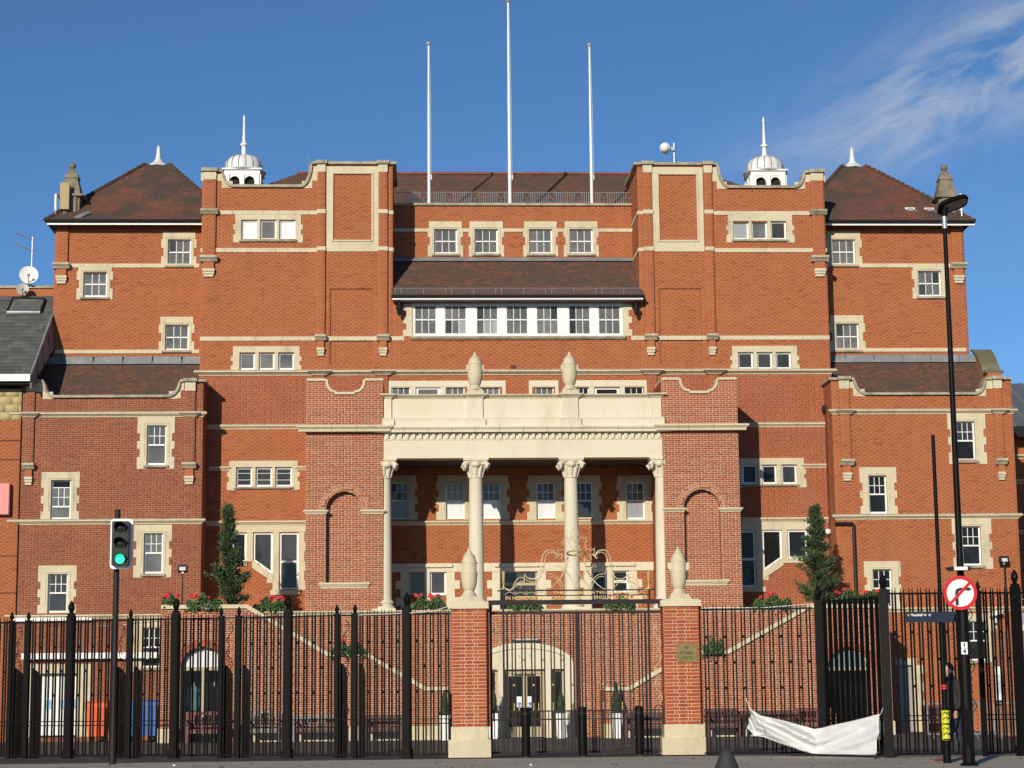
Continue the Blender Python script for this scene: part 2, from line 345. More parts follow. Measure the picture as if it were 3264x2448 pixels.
def region(x0, x1, holes=(), top=None, poly=None):
    def f(z):
        ivs = [(x0, x1)]
        if top:
            ivs = []; st = None
            for i in range(len(top)-1):
                (xa, za), (xb, zb) = top[i], top[i+1]
                if i == 0 and za > z: st = xa
                if (za > z) != (zb > z):
                    xc = xa + (xb-xa)*(z-za)/(zb-za)
                    if zb > z: st = xc
                    else: ivs.append((st, xc)); st = None
            if st is not None: ivs.append((st, top[-1][0]))
        for h in holes:
            if h[0] == 'r':
                if h[3] < z < h[4]: ivs = minus(ivs, h[1], h[2])
            elif h[0] == 'a':                                  # arch: centre, radius, bottom, spring [, rise]
                xc, r, zb, zs = h[1:5]; rise = h[5] if len(h) > 5 else r
                if zb < z <= zs: ivs = minus(ivs, xc-r, xc+r)
                elif zs < z < zs+rise:
                    w = r*math.sqrt(max(0, 1-((z-zs)/rise)**2)); ivs = minus(ivs, xc-w, xc+w)
        return [t for t in ivs if t[1]-t[0] > .02]
    return f
# ---- tiled roof slope: bl, br, tr, tl corners; every tile a tilted slip
def tiles(par, bl, br, tr, tl, m, expo=.115, tw=.17, name='roof_tiles', seed=3):
    bl, br, tr, tl = (Vector(p) for p in (bl, br, tr, tl))
    up_ = ((tl+tr)/2-(bl+br)/2); L = up_.length; n = max(1, int(L/expo))
    nm = (br-bl).cross(up_).normalized()
    if nm.z < 0: nm = -nm
    g = random.Random(seed); V = []; F = []
    for i in range(n):
        v0, v1 = i/n, (i+1.22)/n
        a0, b0, a1, b1 = bl.lerp(tl, v0), br.lerp(tr, v0), bl.lerp(tl, min(1, v1)), br.lerp(tr, min(1, v1))
        W = (b0-a0).length
        if W < .05: continue
        dx = (b0-a0).normalized(); k = -1 if i % 2 else 0; x = 0. if not i % 2 else 0.
        x = -(tw/2 if i % 2 else 0)
        s = (a1-a0)-dx*dx.dot(a1-a0); la = dx.dot(a1-a0); wb = (b1-a1).length
        while x < W:
            xa, xb = max(0, x), min(W, x+tw-.004); x += tw
            if xb-xa < .02: continue
            l0 = .014+g.uniform(0, .007); l1 = .003
            ya, yb = max(la, xa), min(la+wb, xb)
            if yb <= ya: ya, yb = min(max(xa, la), la+wb), min(max(xb, la), la+wb)
            j = len(V); dn = s.normalized()*g.uniform(-.006, .004)
            p0, p1, p2, p3 = a0+dx*xa+dn, a0+dx*xb+dn, a0+dx*yb+s, a0+dx*ya+s
            V += [p0+nm*l0, p1+nm*l0, p2+nm*l1, p3+nm*l1, p0-nm*.004, p1-nm*.004]
            F += [(j, j+1, j+2, j+3), (j+4, j+5, j+1, j)]
    o0 = ORG.get(par.name, Vector())
    o = bpy.data.objects.new(name, fast_mesh(name, np.array([tuple(p-o0) for p in V]), np.array(F), m)); COL.objects.link(o); o.parent = par; o['kind'] = 'stuff'
    return o
# ================================================================== setting
YARD = -0.19
def sheet(name, pts, m):
    mb = MB(); mb.add(pts, [tuple(range(len(pts)))]); o = mb.build(name, m); o['kind'] = 'structure'; return o
sheet('ground', [(-900, -300, -.32), (900, -300, -.32), (900, 1500, -.32), (-900, 1500, -.32)], M_YARD)
sheet('courtyard', [(-60, 40.2, -.004), (60, 40.2, -.004), (60, 50, YARD), (60, 110, YARD), (-60, 110, YARD), (-60, 50, YARD)], M_YARD).data.polygons[0].use_smooth = False
sheet('pavement', [(-60, 26.0, 0), (60, 26.0, 0), (60, 40.3, 0), (-60, 40.3, 0)], M_ASPH)
mb = MB(); mb.box(-60, 60, 25.7, 25.995, -.3, .004); mb.build('kerb', M_KERB)['kind'] = 'structure'
sheet('road', [(-60, -10, -.12), (60, -10, -.12), (60, 25.69, -.12), (-60, 25.69, -.12)], M_ROAD)
mb = MB(); mb.box(-60, 60, -10.4, -10.01, -.3, .004); mb.build('kerb', M_KERB)['kind'] = 'structure'

# ================================================================== the pavilion
YT, YB, YK, YW, YR = 70.1, 66.71, 68.75, 71.31, 72.17      # towers / bays and columns / side blocks / wings / recess
YE, YS = 66.45, 64.9                                       # terrace front, stair walls
pav = thing('pavilion', 'wide orange brick pavilion with two parapet towers, cream stone trim and a columned balcony', 'building')
def X(x, y, Y): return at(x, y, Y).x
def Z(x, y, Y): return at(x, y, Y).z
def stone(name, x0, x1, z0, z1, Y, proud=.03, back=.1, m=None, par=None):
    mb = MB(); mb.box(x0, x1, Y-proud, Y+back, z0, z1); return mb.build(name, m or M_STONE, par or pav)
def moulding(name, x0, x1, ztop, zbot, Y, proj=.16, m=None, par=None, ends=True, parts=3, back=.1, top_m=None):
    """a string course: stepped profile, deepest at the top"""
    mb = MB(); h = ztop-zbot
    prof = [(Y+back, ztop), (Y-proj*.92, ztop-h*.02), (Y-proj, ztop-h*.14), (Y-proj, ztop-h*.36), (Y-proj*.68, ztop-h*.48), (Y-proj*.50, ztop-h*.66), (Y-proj*.22, ztop-h*.78), (Y-proj*.18, zbot), (Y+back, zbot)]
    if ends:      # mitred returns at both ends: profile widens sideways as it projects
        n = len(prof); V = [(x0-(Y-p)*1.0 if p < Y else x0, p, z) for p, z in prof]+[(x1+(Y-p) if p < Y else x1, p, z) for p, z in prof]
        mb.add(V, [tuple(range(n)), tuple(range(2*n-1, n-1, -1))]+[(i, i+n, (i+1)%n+n, (i+1)%n) for i in range(n)])
    else: mb.prismx(prof, x0, x1)
    if x1-x0 > 2.2:                             # dressed stones: split the run with fine joints
        mb = MB(); n = round((x1-x0)/1.15); g_ = .004
        for k in range(n):
            a, b = x0+(x1-x0)*k/n+(g_ if k else 0), x0+(x1-x0)*(k+1)/n-(g_ if k < n-1 else 0)
            e0, e1 = (1 if ends and k == 0 else 0), (1 if ends and k == n-1 else 0); q_ = len(prof); dy = rnd.uniform(-.002, .002)
            V = [(a-max(0, Y-p)*e0, p+(dy if p < Y else 0), z) for p, z in prof]+[(b+max(0, Y-p)*e1, p+(dy if p < Y else 0), z) for p, z in prof]
            mb.add(V, [tuple(range(q_)), tuple(range(2*q_-1, q_-1, -1))]+[(i, i+q_, (i+1)%q_+q_, (i+1)%q_) for i in range(q_)])
    o = mb.build(name, m or M_STONE, par or pav)
    return o
def band_build(mb):
    """cut the boxes of a band into stones about 1 m long"""
    out = MB()
    for i in range(0, len(mb.v), 8):
        v = mb.v[i:i+8]; x0, x1 = v[0][0], v[1][0]; y0, y1, z0, z1 = v[0][1], v[2][1], v[0][2], v[4][2]; n = max(1, round((x1-x0)/1.0))
        for k in range(n): out.box(x0+(x1-x0)*k/n+(.004 if k else 0), x0+(x1-x0)*(k+1)/n-(.004 if k < n-1 else 0), y0+(rnd.uniform(-.002, .002) if n > 1 else 0), y1, z0, z1)
    return out.build('stone_band', M_STONE, pav)
def corona(name, x0, x1, ztop, zbot, Y, proj=.34, m=None):
    """main cornice with a flat shadowed soffit"""
    h = ztop-zbot; prof = [(Y+.1, ztop), (Y-proj*.96, ztop-h*.02), (Y-proj, ztop-h*.12), (Y-proj, ztop-h*.34), (Y-proj*.90, ztop-h*.42), (Y-proj*.80, ztop-h*.60), (Y-proj*.76, ztop-h*.66), (Y-proj*.74, zbot), (Y+.1, zbot)]
    if x1-x0 > 1.5:
        mb = MB(); nn = round((x1-x0)/.85)
        for k in range(nn):
            a, b = x0+(x1-x0)*k/nn+(.005 if k else 0), x0+(x1-x0)*(k+1)/nn-(.005 if k < nn-1 else 0); e0, e1, q_ = k == 0, k == nn-1, len(prof); dy = rnd.uniform(-.003, .003)
            mb.add([(a-max(0, Y-p)*e0, p+(dy if p < Y else 0), z) for p, z in prof]+[(b+max(0, Y-p)*e1, p+(dy if p < Y else 0), z) for p, z in prof], [tuple(range(q_)), tuple(range(2*q_-1, q_-1, -1))]+[(i, i+q_, (i+1)%q_+q_, (i+1)%q_) for i in range(q_)])
        return mb.build(name, m or M_STONE, pav)
    mb = MB(); n = len(prof); V = [(x0-max(0, Y-p), p, z) for p, z in prof]+[(x1+max(0, Y-p), p, z) for p, z in prof]
    mb.add(V, [tuple(range(n)), tuple(range(2*n-1, n-1, -1))]+[(i, i+n, (i+1)%n+n, (i+1)%n) for i in range(n)]); return mb.build(name, m or M_STONE, pav)
def window(rect, Y, kind, glass=M_GLASS, surround=None, sill=True, frame=M_WHITE, q=.0, name='window', par=None, rec=.10, fr=.055, alt=None, head=None, quoin=.09):
    """rect = photo px of the opening; surround = photo px of the outside of the stone dressing"""
    x0, x1, z0, z1 = R(*rect, Y); W, H = x1-x0, z1-z0; yf = Y+rec
    f = MB(); panes = []
    def bx(a, b, c, d, t=.0): f.box(x0+a, x0+b, yf-t, yf+.05, z0+c, z0+d)
    bx(0, fr, 0, H); bx(W-fr, W, 0, H); bx(fr, W-fr, H-fr*.8, H); bx(fr, W-fr, 0, fr*1.25, .02)
    def grid(a, b, c, d, nc, nr, bar=.022):
        ws, hs = (b-a)/nc, (d-c)/nr
        for i in range(1, nc): bx(a+i*ws-bar/2, a+i*ws+bar/2, c, d, -.008)
        for j in range(1, nr): bx(a, b, c+j*hs-bar/2, c+j*hs+bar/2, -.006)
        for i in range(nc):
            for j in range(nr): panes.append((a+i*ws, a+(i+1)*ws, c+j*hs, c+(j+1)*hs))
    a, b, c, d = fr, W-fr, fr*1.25, H-fr*.8; mid = c+(d-c)*.5
    if kind == 'six':
        bx(a, b, mid-.022, mid+.022, .02); grid(a, b, mid, d, 3, 1); grid(a, b, c, mid, 3, 1)
    elif kind == 'sash':
        bx(a, b, mid-.025, mid+.025, .02); grid(a, b, mid, d, 3, 2); panes.append((a, b, c, mid))
    elif kind == 'dropped':                     # upper sash pulled down, gap at the top
        t = d-(d-c)*.16; bx(a, b, t-.03, t, .0); m1 = c+(d-c)*.30
        panes.append((a, b, t, d)); bx(a, b, m1-.025, m1+.025, .02); grid(a, b, m1, t-.03, 3, 2); panes.append((a, b, c, m1))
    elif kind == 'plain': panes.append((a, b, c, d))
    elif kind == 'bars':
        for t in (.36, .68): bx(a, b, c+(d-c)*t-.008, c+(d-c)*t+.008, -.006)
        panes.append((a, b, c, d))
    elif kind == 'two': bx(a, b, mid-.05, mid+.05, .0); panes += [(a, b, c, mid), (a, b, mid, d)]
    elif kind == 'three': grid(a, b, c, d, 3, 3)
    w = f.build(name, frame, par or pav)
    for i, (pa, pb, pc, pd) in enumerate(panes):
        g = glass
        if alt and i in alt: g = alt[i]
        p = MB(); ti = rnd.uniform(-.004, .004); tj = rnd.uniform(-.004, .004)
        p.add([(x0+pa, yf+.028+ti, z0+pc), (x0+pb, yf+.028-ti, z0+pc+0), (x0+pb, yf+.028-ti+tj, z0+pd), (x0+pa, yf+.028+ti+tj, z0+pd)], [(0, 1, 2, 3)])
        p.build('pane', g, w)
    if surround:
        sx0, sx1, sz0, sz1 = R(*surround, Y); s = MB(); pr = .028; bk = rec+.06
        nb = max(3, int(round((z1-z0)/.30))|1); hh = (z1-z0)/nb
        hx0, hx1 = (sx0+quoin*.55, sx1-quoin*.55) if head is None else (sx0, sx1)
        s.box(hx0, hx1, Y-pr-.003, Y+bk, z1, sz1)
        for side in (0, 1):
            for k in range(nb):
                wide = (k % 2 == 0); za = z0+k*hh if k else sz0
                if side == 0: xa, xb = (sx0 if wide else sx0+quoin), x0
                else: xa, xb = x1, (sx1 if wide else sx1-quoin)
                if xb-xa > .02: s.box(xa, xb, Y-pr-(.002 if wide else 0), Y+bk, za, z0+(k+1)*hh)
        s.build('surround', M_STONE, w)
        if sz1-z1 > .09:                          # hood moulding round the opening
            h = MB(); h.box(x0-.10, x1+.10, Y-pr-.022, Y-pr+.01, z1+.05, z1+.085); h.box(x0-.10, x0-.065, Y-pr-.020, Y-pr+.01, z0+H*.2, z1+.05); h.box(x1+.065, x1+.10, Y-pr-.020, Y-pr+.01, z0+H*.2, z1+.05)
            h.build('hood_mould', M_STONE, w)
    if sill:
        s = MB(); s.prismx([(Y-.11, z0-.02), (Y-.11, z0-.085), (Y-.06, z0-.11), (Y+rec, z0-.11), (Y+rec, z0+.012)], x0-.09, x1+.09); s.build('sill', M_STONEW, w)
    return w, ('r', x0, x1, z0, z1)
def triple(lights, y0, y1, sur, Y, kind='plain', glass=M_GLASS, alt=None, names='window'):
    """three lights in one stone frame: the frame is a window part, the casements its sub-parts"""
    sx0, sx1, sz0, sz1 = R(*sur, Y); hs = []; par = None
    root = MB(); xs = [R(a, y0, b, y1, Y) for a, b in lights]; z0, z1 = xs[0][2], xs[0][3]
    pr, bk = .028, .17; q = .07
    root.box(sx0+q, sx1-q, Y-pr-.003, Y+bk, z1, sz1)
    nb = 4; hh = (z1-z0)/nb
    for k in range(nb):
        za = z0+k*hh if k else sz0; o = 0 if k % 2 == 0 else q
        if k == nb-1: o = q
        root.box(sx0+o, xs[0][0], Y-pr-(0 if o else .002), Y+bk, za, z0+(k+1)*hh); root.box(xs[-1][1], sx1-o, Y-pr-(0 if o else .002), Y+bk, za, z0+(k+1)*hh)
    for i in range(len(xs)-1): root.box(xs[i][1], xs[i+1][0], Y-pr+.012, Y+bk, z0-.02, z1)
    w = root.build(names, M_STONE, pav)
    s = MB(); s.prismx([(Y-.10, z0-.015), (Y-.10, z0-.07), (Y-.05, z0-.10), (Y+.1, z0-.10), (Y+.1, z0+.012)], xs[0][0]-.06, xs[-1][1]+.06); s.build('sill', M_STONEW, w)
    for i, (a, b, c, d) in enumerate(xs):
        f = MB(); yf = Y+.10; t = .062
        f.box(a, a+t, yf, yf+.05, c, d); f.box(b-t, b, yf, yf+.05, c, d); f.box(a+t, b-t, yf, yf+.05, c, c+t*1.2); f.box(a+t, b-t, yf, yf+.05, d-t, d)
        if kind == 'bars':
            for u in (.36, .7): f.box(a+t, b-t, yf+.01, yf+.045, c+(d-c)*u-.007, c+(d-c)*u+.007)
        f.build('casement', M_WHITE, w)
        p = MB(); ti = rnd.uniform(-.006, .006)
        p.add([(a+t, yf+.03+ti, c+t), (b-t, yf+.03-ti, c+t), (b-t, yf+.03-ti, d-t), (a+t, yf+.03+ti, d-t)], [(0, 1, 2, 3)]); p.build('pane', (alt[i] if alt else glass), w)
        hs.append(('r', a, b, c, d))
    return hs
def bracket(xc, ztop, Y, w=.30, m=None):
    """little stepped corbel at the foot of a pilaster strip: cap, brick neck, stone foot"""
    mb = MB(); h = .11
    mb.prismx([(Y+.02, ztop), (Y-.30, ztop), (Y-.30, ztop-.07), (Y-.22, ztop-.13), (Y-.16, ztop-.20), (Y+.02, ztop-.20)], xc-w*.70, xc+w*.70)
    mb.build('bracket_cap', M_STONEG, pav)
    mb = MB(); mb.box(xc-w*.42, xc+w*.42, Y-.12, Y+.02, ztop-.46, ztop-.20); mb.build('bracket_neck', M_BR_OR, pav)
    mb = MB(); z = ztop-.46
    for k, (dz, pj, ww) in enumerate(((.10, .17, .48), (.09, .13, .45), (.10, .09, .38))):
        mb.box(xc-w*ww, xc+w*ww, Y-pj, Y+.02, z-dz, z-.006); z -= dz
    mb.build('bracket_foot', M_STONE, pav)
def coping(name, prof, Y, t=.10, y0=-.12, y1=.40, m=None, par=None):
    """stone capping that follows the parapet outline prof [(x, z)...]"""
    mb = MB(); n = len(prof); V = []
    for i, (x, z) in enumerate(prof):
        a, b = prof[max(0, i-1)], prof[min(n-1, i+1)]; dx, dz = b[0]-a[0], b[1]-a[1]; L = math.hypot(dx, dz) or 1
        nx, nz_ = -dz/L*t, dx/L*t
        V += [(x, Y+y0, z), (x+nx, Y+y0, z+nz_), (x+nx, Y+y1, z+nz_), (x, Y+y1, z)]
    F = [(0, 1, 2, 3), tuple(4*(n-1)+k for k in (3, 2, 1, 0))]
    for i in range(n-1):
        for k in range(4): F.append((4*i+k, 4*i+4+k, 4*i+4+(k+1)%4, 4*i+(k+1)%4))
    mb.add(V, F); return mb.build(name, m or M_STONEW, par or pav)
def arc(x0, z0, x1, z1, n=8, flip=False):
    """concave quarter sweep between two outline points (steep end first unless flip)"""
    out = []
    for i in range(n+1):
        a = math.pi/2*i/n
        if not flip: out.append((x0+(x1-x0)*(1-math.cos(a)), z0+(z1-z0)*math.sin(a)))
        else: out.append((x0+(x1-x0)*math.sin(a), z0+(z1-z0)*(1-math.cos(a))))
    return out
# ---- key heights on the tower plane (measured on the left, mirrored about x = 0)
tw = 11.93; ti = 4.61
tw = -X(642, 800, YT); ti = -X(1252, 700, YT)
zc = Z(800, 1187, YT)                       # top of the lower cornice
zs = Z(800, 1079, YT)                       # string course
TOPO = Z(660, 549, YT); TOPL = Z(800, 598, YT); TOPI = Z(1150, 525, YT)
holes_T = []
# tower windows
holes_T += triple([(769,820),(829.5,881),(890,942)], 700, 763.6, (744,684,966,773), YT, alt=[M_GLASSW, M_GLASSG, M_GLASSW])  # outer panes white, with the reflected glare painted in
holes_T += triple([(2337,2387.7),(2396,2446.7),(2457,2507)], 704.5, 762.8, (2315,684,2531.6,773), YT, alt=[M_GLASSB, M_GLASSG, M_GLASS])
holes_T += triple([(763.4,813),(825,875),(887,937.5)], 1123, 1178.4, (736.5,1104,961.5,1181), YT, glass=M_GLASSG)
holes_T += triple([(2352.6,2401.7),(2413.5,2462.6),(2473.6,2522.3)], 1122, 1175.4, (2328,1102.4,2547.4,1177), YT, glass=M_GLASS)
# towers: parapet outline
def tower_profile(s):
    xo, xi = tw, ti
    pts = [(-xo, TOPO), (-X(0, 0, YT)*0 + X(708, 560, YT), TOPO)]
    pts += arc(X(708, 560, YT), TOPO, X(746, 592, YT), TOPL, 8)[1:]
    pts += [(X(958, 598, YT), TOPL)]
    pts += [(p[0], p[1]) for p in reversed(arc(X(996, 530, YT), TOPI, X(958, 598, YT), TOPL, 10))][1:]
    pts += [(-xi, TOPI)]
    if s > 0: pts = [(-x, z) for x, z in reversed(pts)]
    return pts
for s in (-1, 1):
    prof = tower_profile(s); x0, x1 = (-tw, -ti) if s < 0 else (ti, tw)
    mxz = max(p[1] for p in prof)
    hs = [h for h in holes_T if x0 < h[1] < x1]
    # shallow blind panel low on the inner half of the tower
    pa, pb, pc, pd = R(1053, 922, 1189, 1176, YT)
    if s > 0: pa, pb = -pb, -pa
    wall(pav, region(x0, x1, hs+[('r', pa, pb, zc+.3, Z(1120, 922, YT))], top=prof), zc, mxz, YT, 'or')
    wall(pav, region(pa-.03, pb+.03), zc+.25, Z(1120, 922, YT)+.03, YT+.055, 'or', name='blind_panel')
    mbc = MB(); mbc.box(x0+.01, x1-.01, YT+.32, YT+9, YARD, TOPL-.02); xq = X(996, 600, YT)
    mbc.box(xq if s < 0 else ti+.01, -ti-.01 if s < 0 else -xq, YT+.32, YT+3.2, TOPL-.02, TOPI-.02)
    mbc.build('tower_core', M_MO_OR, pav)
    # back of the parapet
    mbp = MB(); n = len(prof); mbp.add([(x, YT+.33, TOPL-.3) for x, z in prof]+[(x, YT+.33, z-.005) for x, z in prof], [(i, i+1, n+i+1, n+i) for i in range(n-1)]); mbp.build('parapet_back', M_MO_OR, pav)
    # inner flank of the tower, towards the recess
    fx = -ti if s < 0 else ti
    wall(pav, region(YT, YT+3.2), Z(1250, 960, YT), TOPI, style='or', fr=((fx, 0, 0), (0, 1, 0), (1 if s < 0 else -1, 0, 0)))
    mb = MB(); mb.box(min(fx, fx+.14*s*-1)-(.0 if s < 0 else .0), max(fx, fx+.14*-s), YT-.12, YT+3.25, TOPI+.005, TOPI+.10); mb.build('coping', M_STONEW, pav)
    coping('coping', prof, YT, .10)
    # stone blocks under the coping
    def mir(a, b): return (a, b) if s < 0 else (-b, -a)
    blk = MB()
    for (pxa, pya, pxb, pyb) in ((641,551,661,576.5),(690,553,714,577),(716,577,742,598),(963,577,988,598),(989,530,1012,576)):
        a, b, c, d = R(pxa, pya, pxb, pyb, YT); a, b = mir(a, b); blk.box(a, b, YT-.022, YT+.1, c, d)
    blk.build('stone_blocks', M_STONE, pav)
    # swept stone verges below the curves
    for (pts_) in (arc(X(708, 560, YT), TOPO, X(746, 592, YT), TOPL, 8), list(reversed(arc(X(996, 530, YT), TOPI, X(958, 598, YT), TOPL, 10)))):
        p = [(x, z+.003) for x, z in pts_]; low = min(z for x, z in p)-.02
        q = p+[(p[-1][0], low), (p[0][0], low)] if p[0][1] > p[-1][1] else p+[(p[-1][0], low), (p[0][0], low)]
        if s > 0: q = [(-x, z) for x, z in q]
        v = MB(); v.prism(q, YT-.024, YT+.1); v.build('swept_stone', M_STONE, pav)
    # pilaster strips
    for (pxa, pxb, ztop_px, zb_px, br) in ((648, 688, 576, 820, 820), (1012, 1037, 552, 1071, 1071), (1207, 1235, 552, 1071, 1071)):
        a, b = mir(X(pxa, 700, YT), X(pxb, 700, YT)); za, zb = Z(pxa, zb_px, YT), (TOPO if pxa < 700 else TOPI)-.0
        wall(pav, region(a, b), za, zb-.30, YT-.10, 'or', name='pilaster')
        mb = MB(); mb.box(a-.003, b+.003, YT-.098, YT+.0, za, zb-.30); mb.build('pilaster_flank', M_MO_OR, pav)
        mb = MB(); mb.box(a-.01, b+.01, YT-.13, YT+.05, zb-.30, zb); mb.build('pilaster_block', M_STONE, pav)
        mb = MB(); mb.box(a-.07, b+.07, YT-.22, YT+.42, zb+.004, zb+.125); mb.build('pilaster_cap', M_STONEW, pav)
        bracket((a+b)/2, za+.02, YT, b-a)
        if pxa < 700:
            mb = MB(); zz = Z(660, 678, YT)
            mb.prismx([(YT, zz+.11), (YT-.26, zz+.11), (YT-.26, zz+.05), (YT-.15, zz-.08), (YT, zz-.08)], a-.09, b+.09); mb.build('pilaster_band', M_STONEW, pav)
    # stone bands
    for (pya, pyb, pxa, pxb) in ((671.5, 683.5, 642, 1037), (791, 803.5, 640, 1037), (671, 682, 1207, 1252), (789, 801, 1207, 1252)):
        a, b = mir(X(pxa, pya, YT), X(pxb, pya, YT)); mb = MB()
        mb.box(a, b, YT-.032, YT+.1, Z(800, pyb, YT), Z(800, pya, YT))
        if pxa > 1000: pass
        band_build(mb)
    for pxa, pxb in ((1010.5, 1038.5), (1205.5, 1236.5)):
        for pya, pyb in ((669, 681.5), (787.5, 800)):
            a, b = mir(X(pxa, pya, YT), X(pxb, pya, YT)); mb = MB(); mb.box(a, b, YT-.132, YT-.0, Z(800, pyb, YT), Z(800, pya, YT)); band_build(mb)
    # big stone frame with brick panel
    fo, fi = R(1041, 531, 1208, 802, YT), R(1061.9, 554.4, 1185.4, 766.5, YT)
    fo = (*mir(fo[0], fo[1]), fo[2], fo[3]); fi = (*mir(fi[0], fi[1]), fi[2], fi[3])
    mb = MB(); y0, y1 = YT-.045, YT+.1
    mb.box(fo[0], fi[0], y0, y1, fo[2], fo[3]); mb.box(fi[1], fo[1], y0, y1, fo[2], fo[3]); mb.box(fi[0], fi[1], y0, y1, fi[3], fo[3]); mb.box(fi[0], fi[1], y0, y1, fo[2], fi[2])
    mb.build('panel_frame', M_STONE, pav)
    mb = MB(); e = .05; y0 = YT-.085
    mb.box(fi[0]-e, fi[0]+.01, y0, y1, fi[2]-e, fi[3]+e); mb.box(fi[1]-.01, fi[1]+e, y0, y1, fi[2]-e, fi[3]+e); mb.box(fi[0], fi[1], y0, y1, fi[3]-.01, fi[3]+e); mb.box(fi[0], fi[1], y0, y1, fi[2]-e, fi[2]+.01)
    mb.build('panel_moulding', M_STONE, pav)
    # string course with break at the brackets
    a, b = mir(-tw, -ti); mb = MB(); mb.box(a, b, YT-.034, YT+.1, Z(800, 1086, YT), Z(800, 1073, YT)); band_build(mb)
# lower cornice across the whole front
moulding('cornice', -X(0, 0, YT)*0 - tw-.0, tw, Z(900, 1183.5, YT), Z(900, 1197.5, YT), YT, .20, M_STONE)
mb = MB(); mb.box(-tw-.16, tw+.16, YT-.17, YT+.1, Z(900, 1183.5, YT)+.002, Z(900, 1183.5, YT)+.03); mb.build('cornice_weathering', M_STONEW, pav)
for s in (-1, 1):
    for xc in (1018.7, 1220.5):
        a = s*-X(xc, 1187, YT)*1.0; moulding('cornice_break', a-.24, a+.24, Z(900, 1182, YT), Z(900, 1197, YT), YT-.10, .20, M_STONEG)
        wall(pav, region(a-.19, a+.19), Z(900, 1262, YT), Z(900, 1197, YT), YT-.09, 'mid', name='pilaster')
# ---- centre strip between the towers: ribbon window
ZEAVE = Z(1630, 960, YT)
rib = [(325,522),(585,782),(860,1055),(1118,1313),(1380,1575),(1658,1852),(1915,2112)]
ribx = [(1200+a*.3689, 1200+b*.3689) for a, b in rib]
rx0, rx1, rz0, rz1 = R(1315, 968, 1985, 1071.5, YT)
wall(pav, region(-ti, ti, [('r', rx0, rx1, rz0, rz1+.5)]), zc, ZEAVE, YT, 'or')
mb = MB(); mb.box(-ti-.0, ti, YT+.35, YT+1.9, YARD, ZEAVE); mb.build('centre_core', M_DARK, pav)
fm = MB(); fm.box(rx0, rx1, YT+.04, YT+.14, rz1-.05, rz1+.15); fm.box(rx0, rx1, YT+.02, YT+.14, rz0, rz0+.05)
prev = rx0
for a, b in ribx:
    xa, xb = X(a, 1020, YT), X(b, 1020, YT); fm.box(prev, xa, YT+.03, YT+.14, rz0+.05, rz1-.05); prev = xb
fm.box(prev, rx1, YT+.03, YT+.14, rz0+.05, rz1-.05)
ribbon = fm.build('ribbon_window_frame', M_WHITE, pav)
for i, (a, b) in enumerate(ribx):
    window((a, 972, b, 1067, ), YT, 'six', M_GLASSG, alt={1: {3: M_GLASS, 5: M_GLASSB}, 2: {4: M_GLASSB, 5: M_GLASSB, 0: M_GLASS}, 4: {2: M_GLASS}, 5: {0: M_GLASS, 3: M_GLASS}}.get(i), sill=False, rec=.05, fr=.045)
mb = MB(); mb.prismx([(YT-.14, rz0-.01), (YT-.14, rz0-.07), (YT-.08, rz0-.13), (YT+.1, rz0-.13), (YT+.1, rz0+.02)], rx0-.08, rx1+.08); mb.build('sill', M_STONEW, pav)
for s in (-1, 1):
    mb = MB(); xa = rx0 if s < 0 else rx1; nb = 5; hh = (ZEAVE-.1-rz0)/nb
    for k in range(nb):
        w = .34 if k % 2 == 0 else .22
        if s < 0: mb.box(xa-w, xa, YT-.03, YT+.15, rz0+k*hh, rz0+(k+1)*hh)
        else: mb.box(xa, xa+w, YT-.03, YT+.15, rz0+k*hh, rz0+(k+1)*hh)
    mb.build('quoins', M_STONE, pav)
for s in (-1, 1):
    a, b = (-ti, rx0-.30) if s < 0 else (rx1+.30, ti)
    mb = MB(); mb.box(a, b, YT-.034, YT+.1, Z(800, 1086, YT), Z(800, 1073, YT)); band_build(mb)
# centre roof (lean-to between the towers)
exl, exr = X(1249, 950, YT-.5), X(2052, 950, YT-.5); ez = Z(1630, 944, YT-.5); tz = Z(1630, 826, YR)
rf = MB(); rf.add([(exl, YT-.5, ez), (exr, YT-.5, ez), (ti, YR, tz), (-ti, YR, tz), (exl, YT-.5, ez-.12), (exr, YT-.5, ez-.12), (ti, YR, tz-.3), (-ti, YR, tz-.3)], [(0,1,2,3), (4,5,1,0), (7,6,5,4), (0,3,7,4), (1,5,6,2)])
rfo = rf.build('roof', M_TILE, pav)
tiles(rfo, (exl, YT-.5, ez), (exr, YT-.5, ez), (ti, YR, tz), (-ti, YR, tz), M_TILE)
mb = MB(); mb.box(exl+.02, exr-.02, YT-.53, YT-.47, ez-.125, ez-.035); mb.build('fascia', M_WHITE, rfo)
mb = MB(); mb.tube([(exl-.02, YT-.57, ez-.01), (exr+.02, YT-.57, ez-.01)], .055, 8); mb.build('gutter', M_BLK, rfo, True)
mb = MB(); mb.box(exl+.05, exr-.05, YT-.47, YT+.05, ez-.16, ez-.13); mb.build('soffit', M_WOOD, rfo)
mb = MB(); mb.prismx([(YR-.28, tz-.12), (YR-.28, tz-.08), (YR-.03, tz+.06), (YR-.02, tz-.05)], -ti, ti); mb.build('lead_flashing', M_LEAD, rfo)
# snow guard: posts, top wire and mesh bars
sg = MB(); y = YT-.33; zb = ez+.06
k = 0; xx = exl+.12
while xx < exr:
    sg.tube([(xx, y, zb-.12), (xx, y-.02, zb+.28)], .012, 5); xx += .80 if k % 3 else .22; k += 1
sg.tube([(exl+.1, y-.02, zb+.27), (exr-.1, y-.02, zb+.27)], .010, 5)
for t in range(int((exr-exl)/.075)):
    xa = exl+.1+t*.075; sg.tube([(xa, y, zb-.02), (xa+.10, y-.02, zb+.26)], .0035, 3); sg.tube([(xa+.10, y, zb-.02), (xa, y-.02, zb+.26)], .0035, 3)
sg.build('snow_guard', M_GALV, rfo)
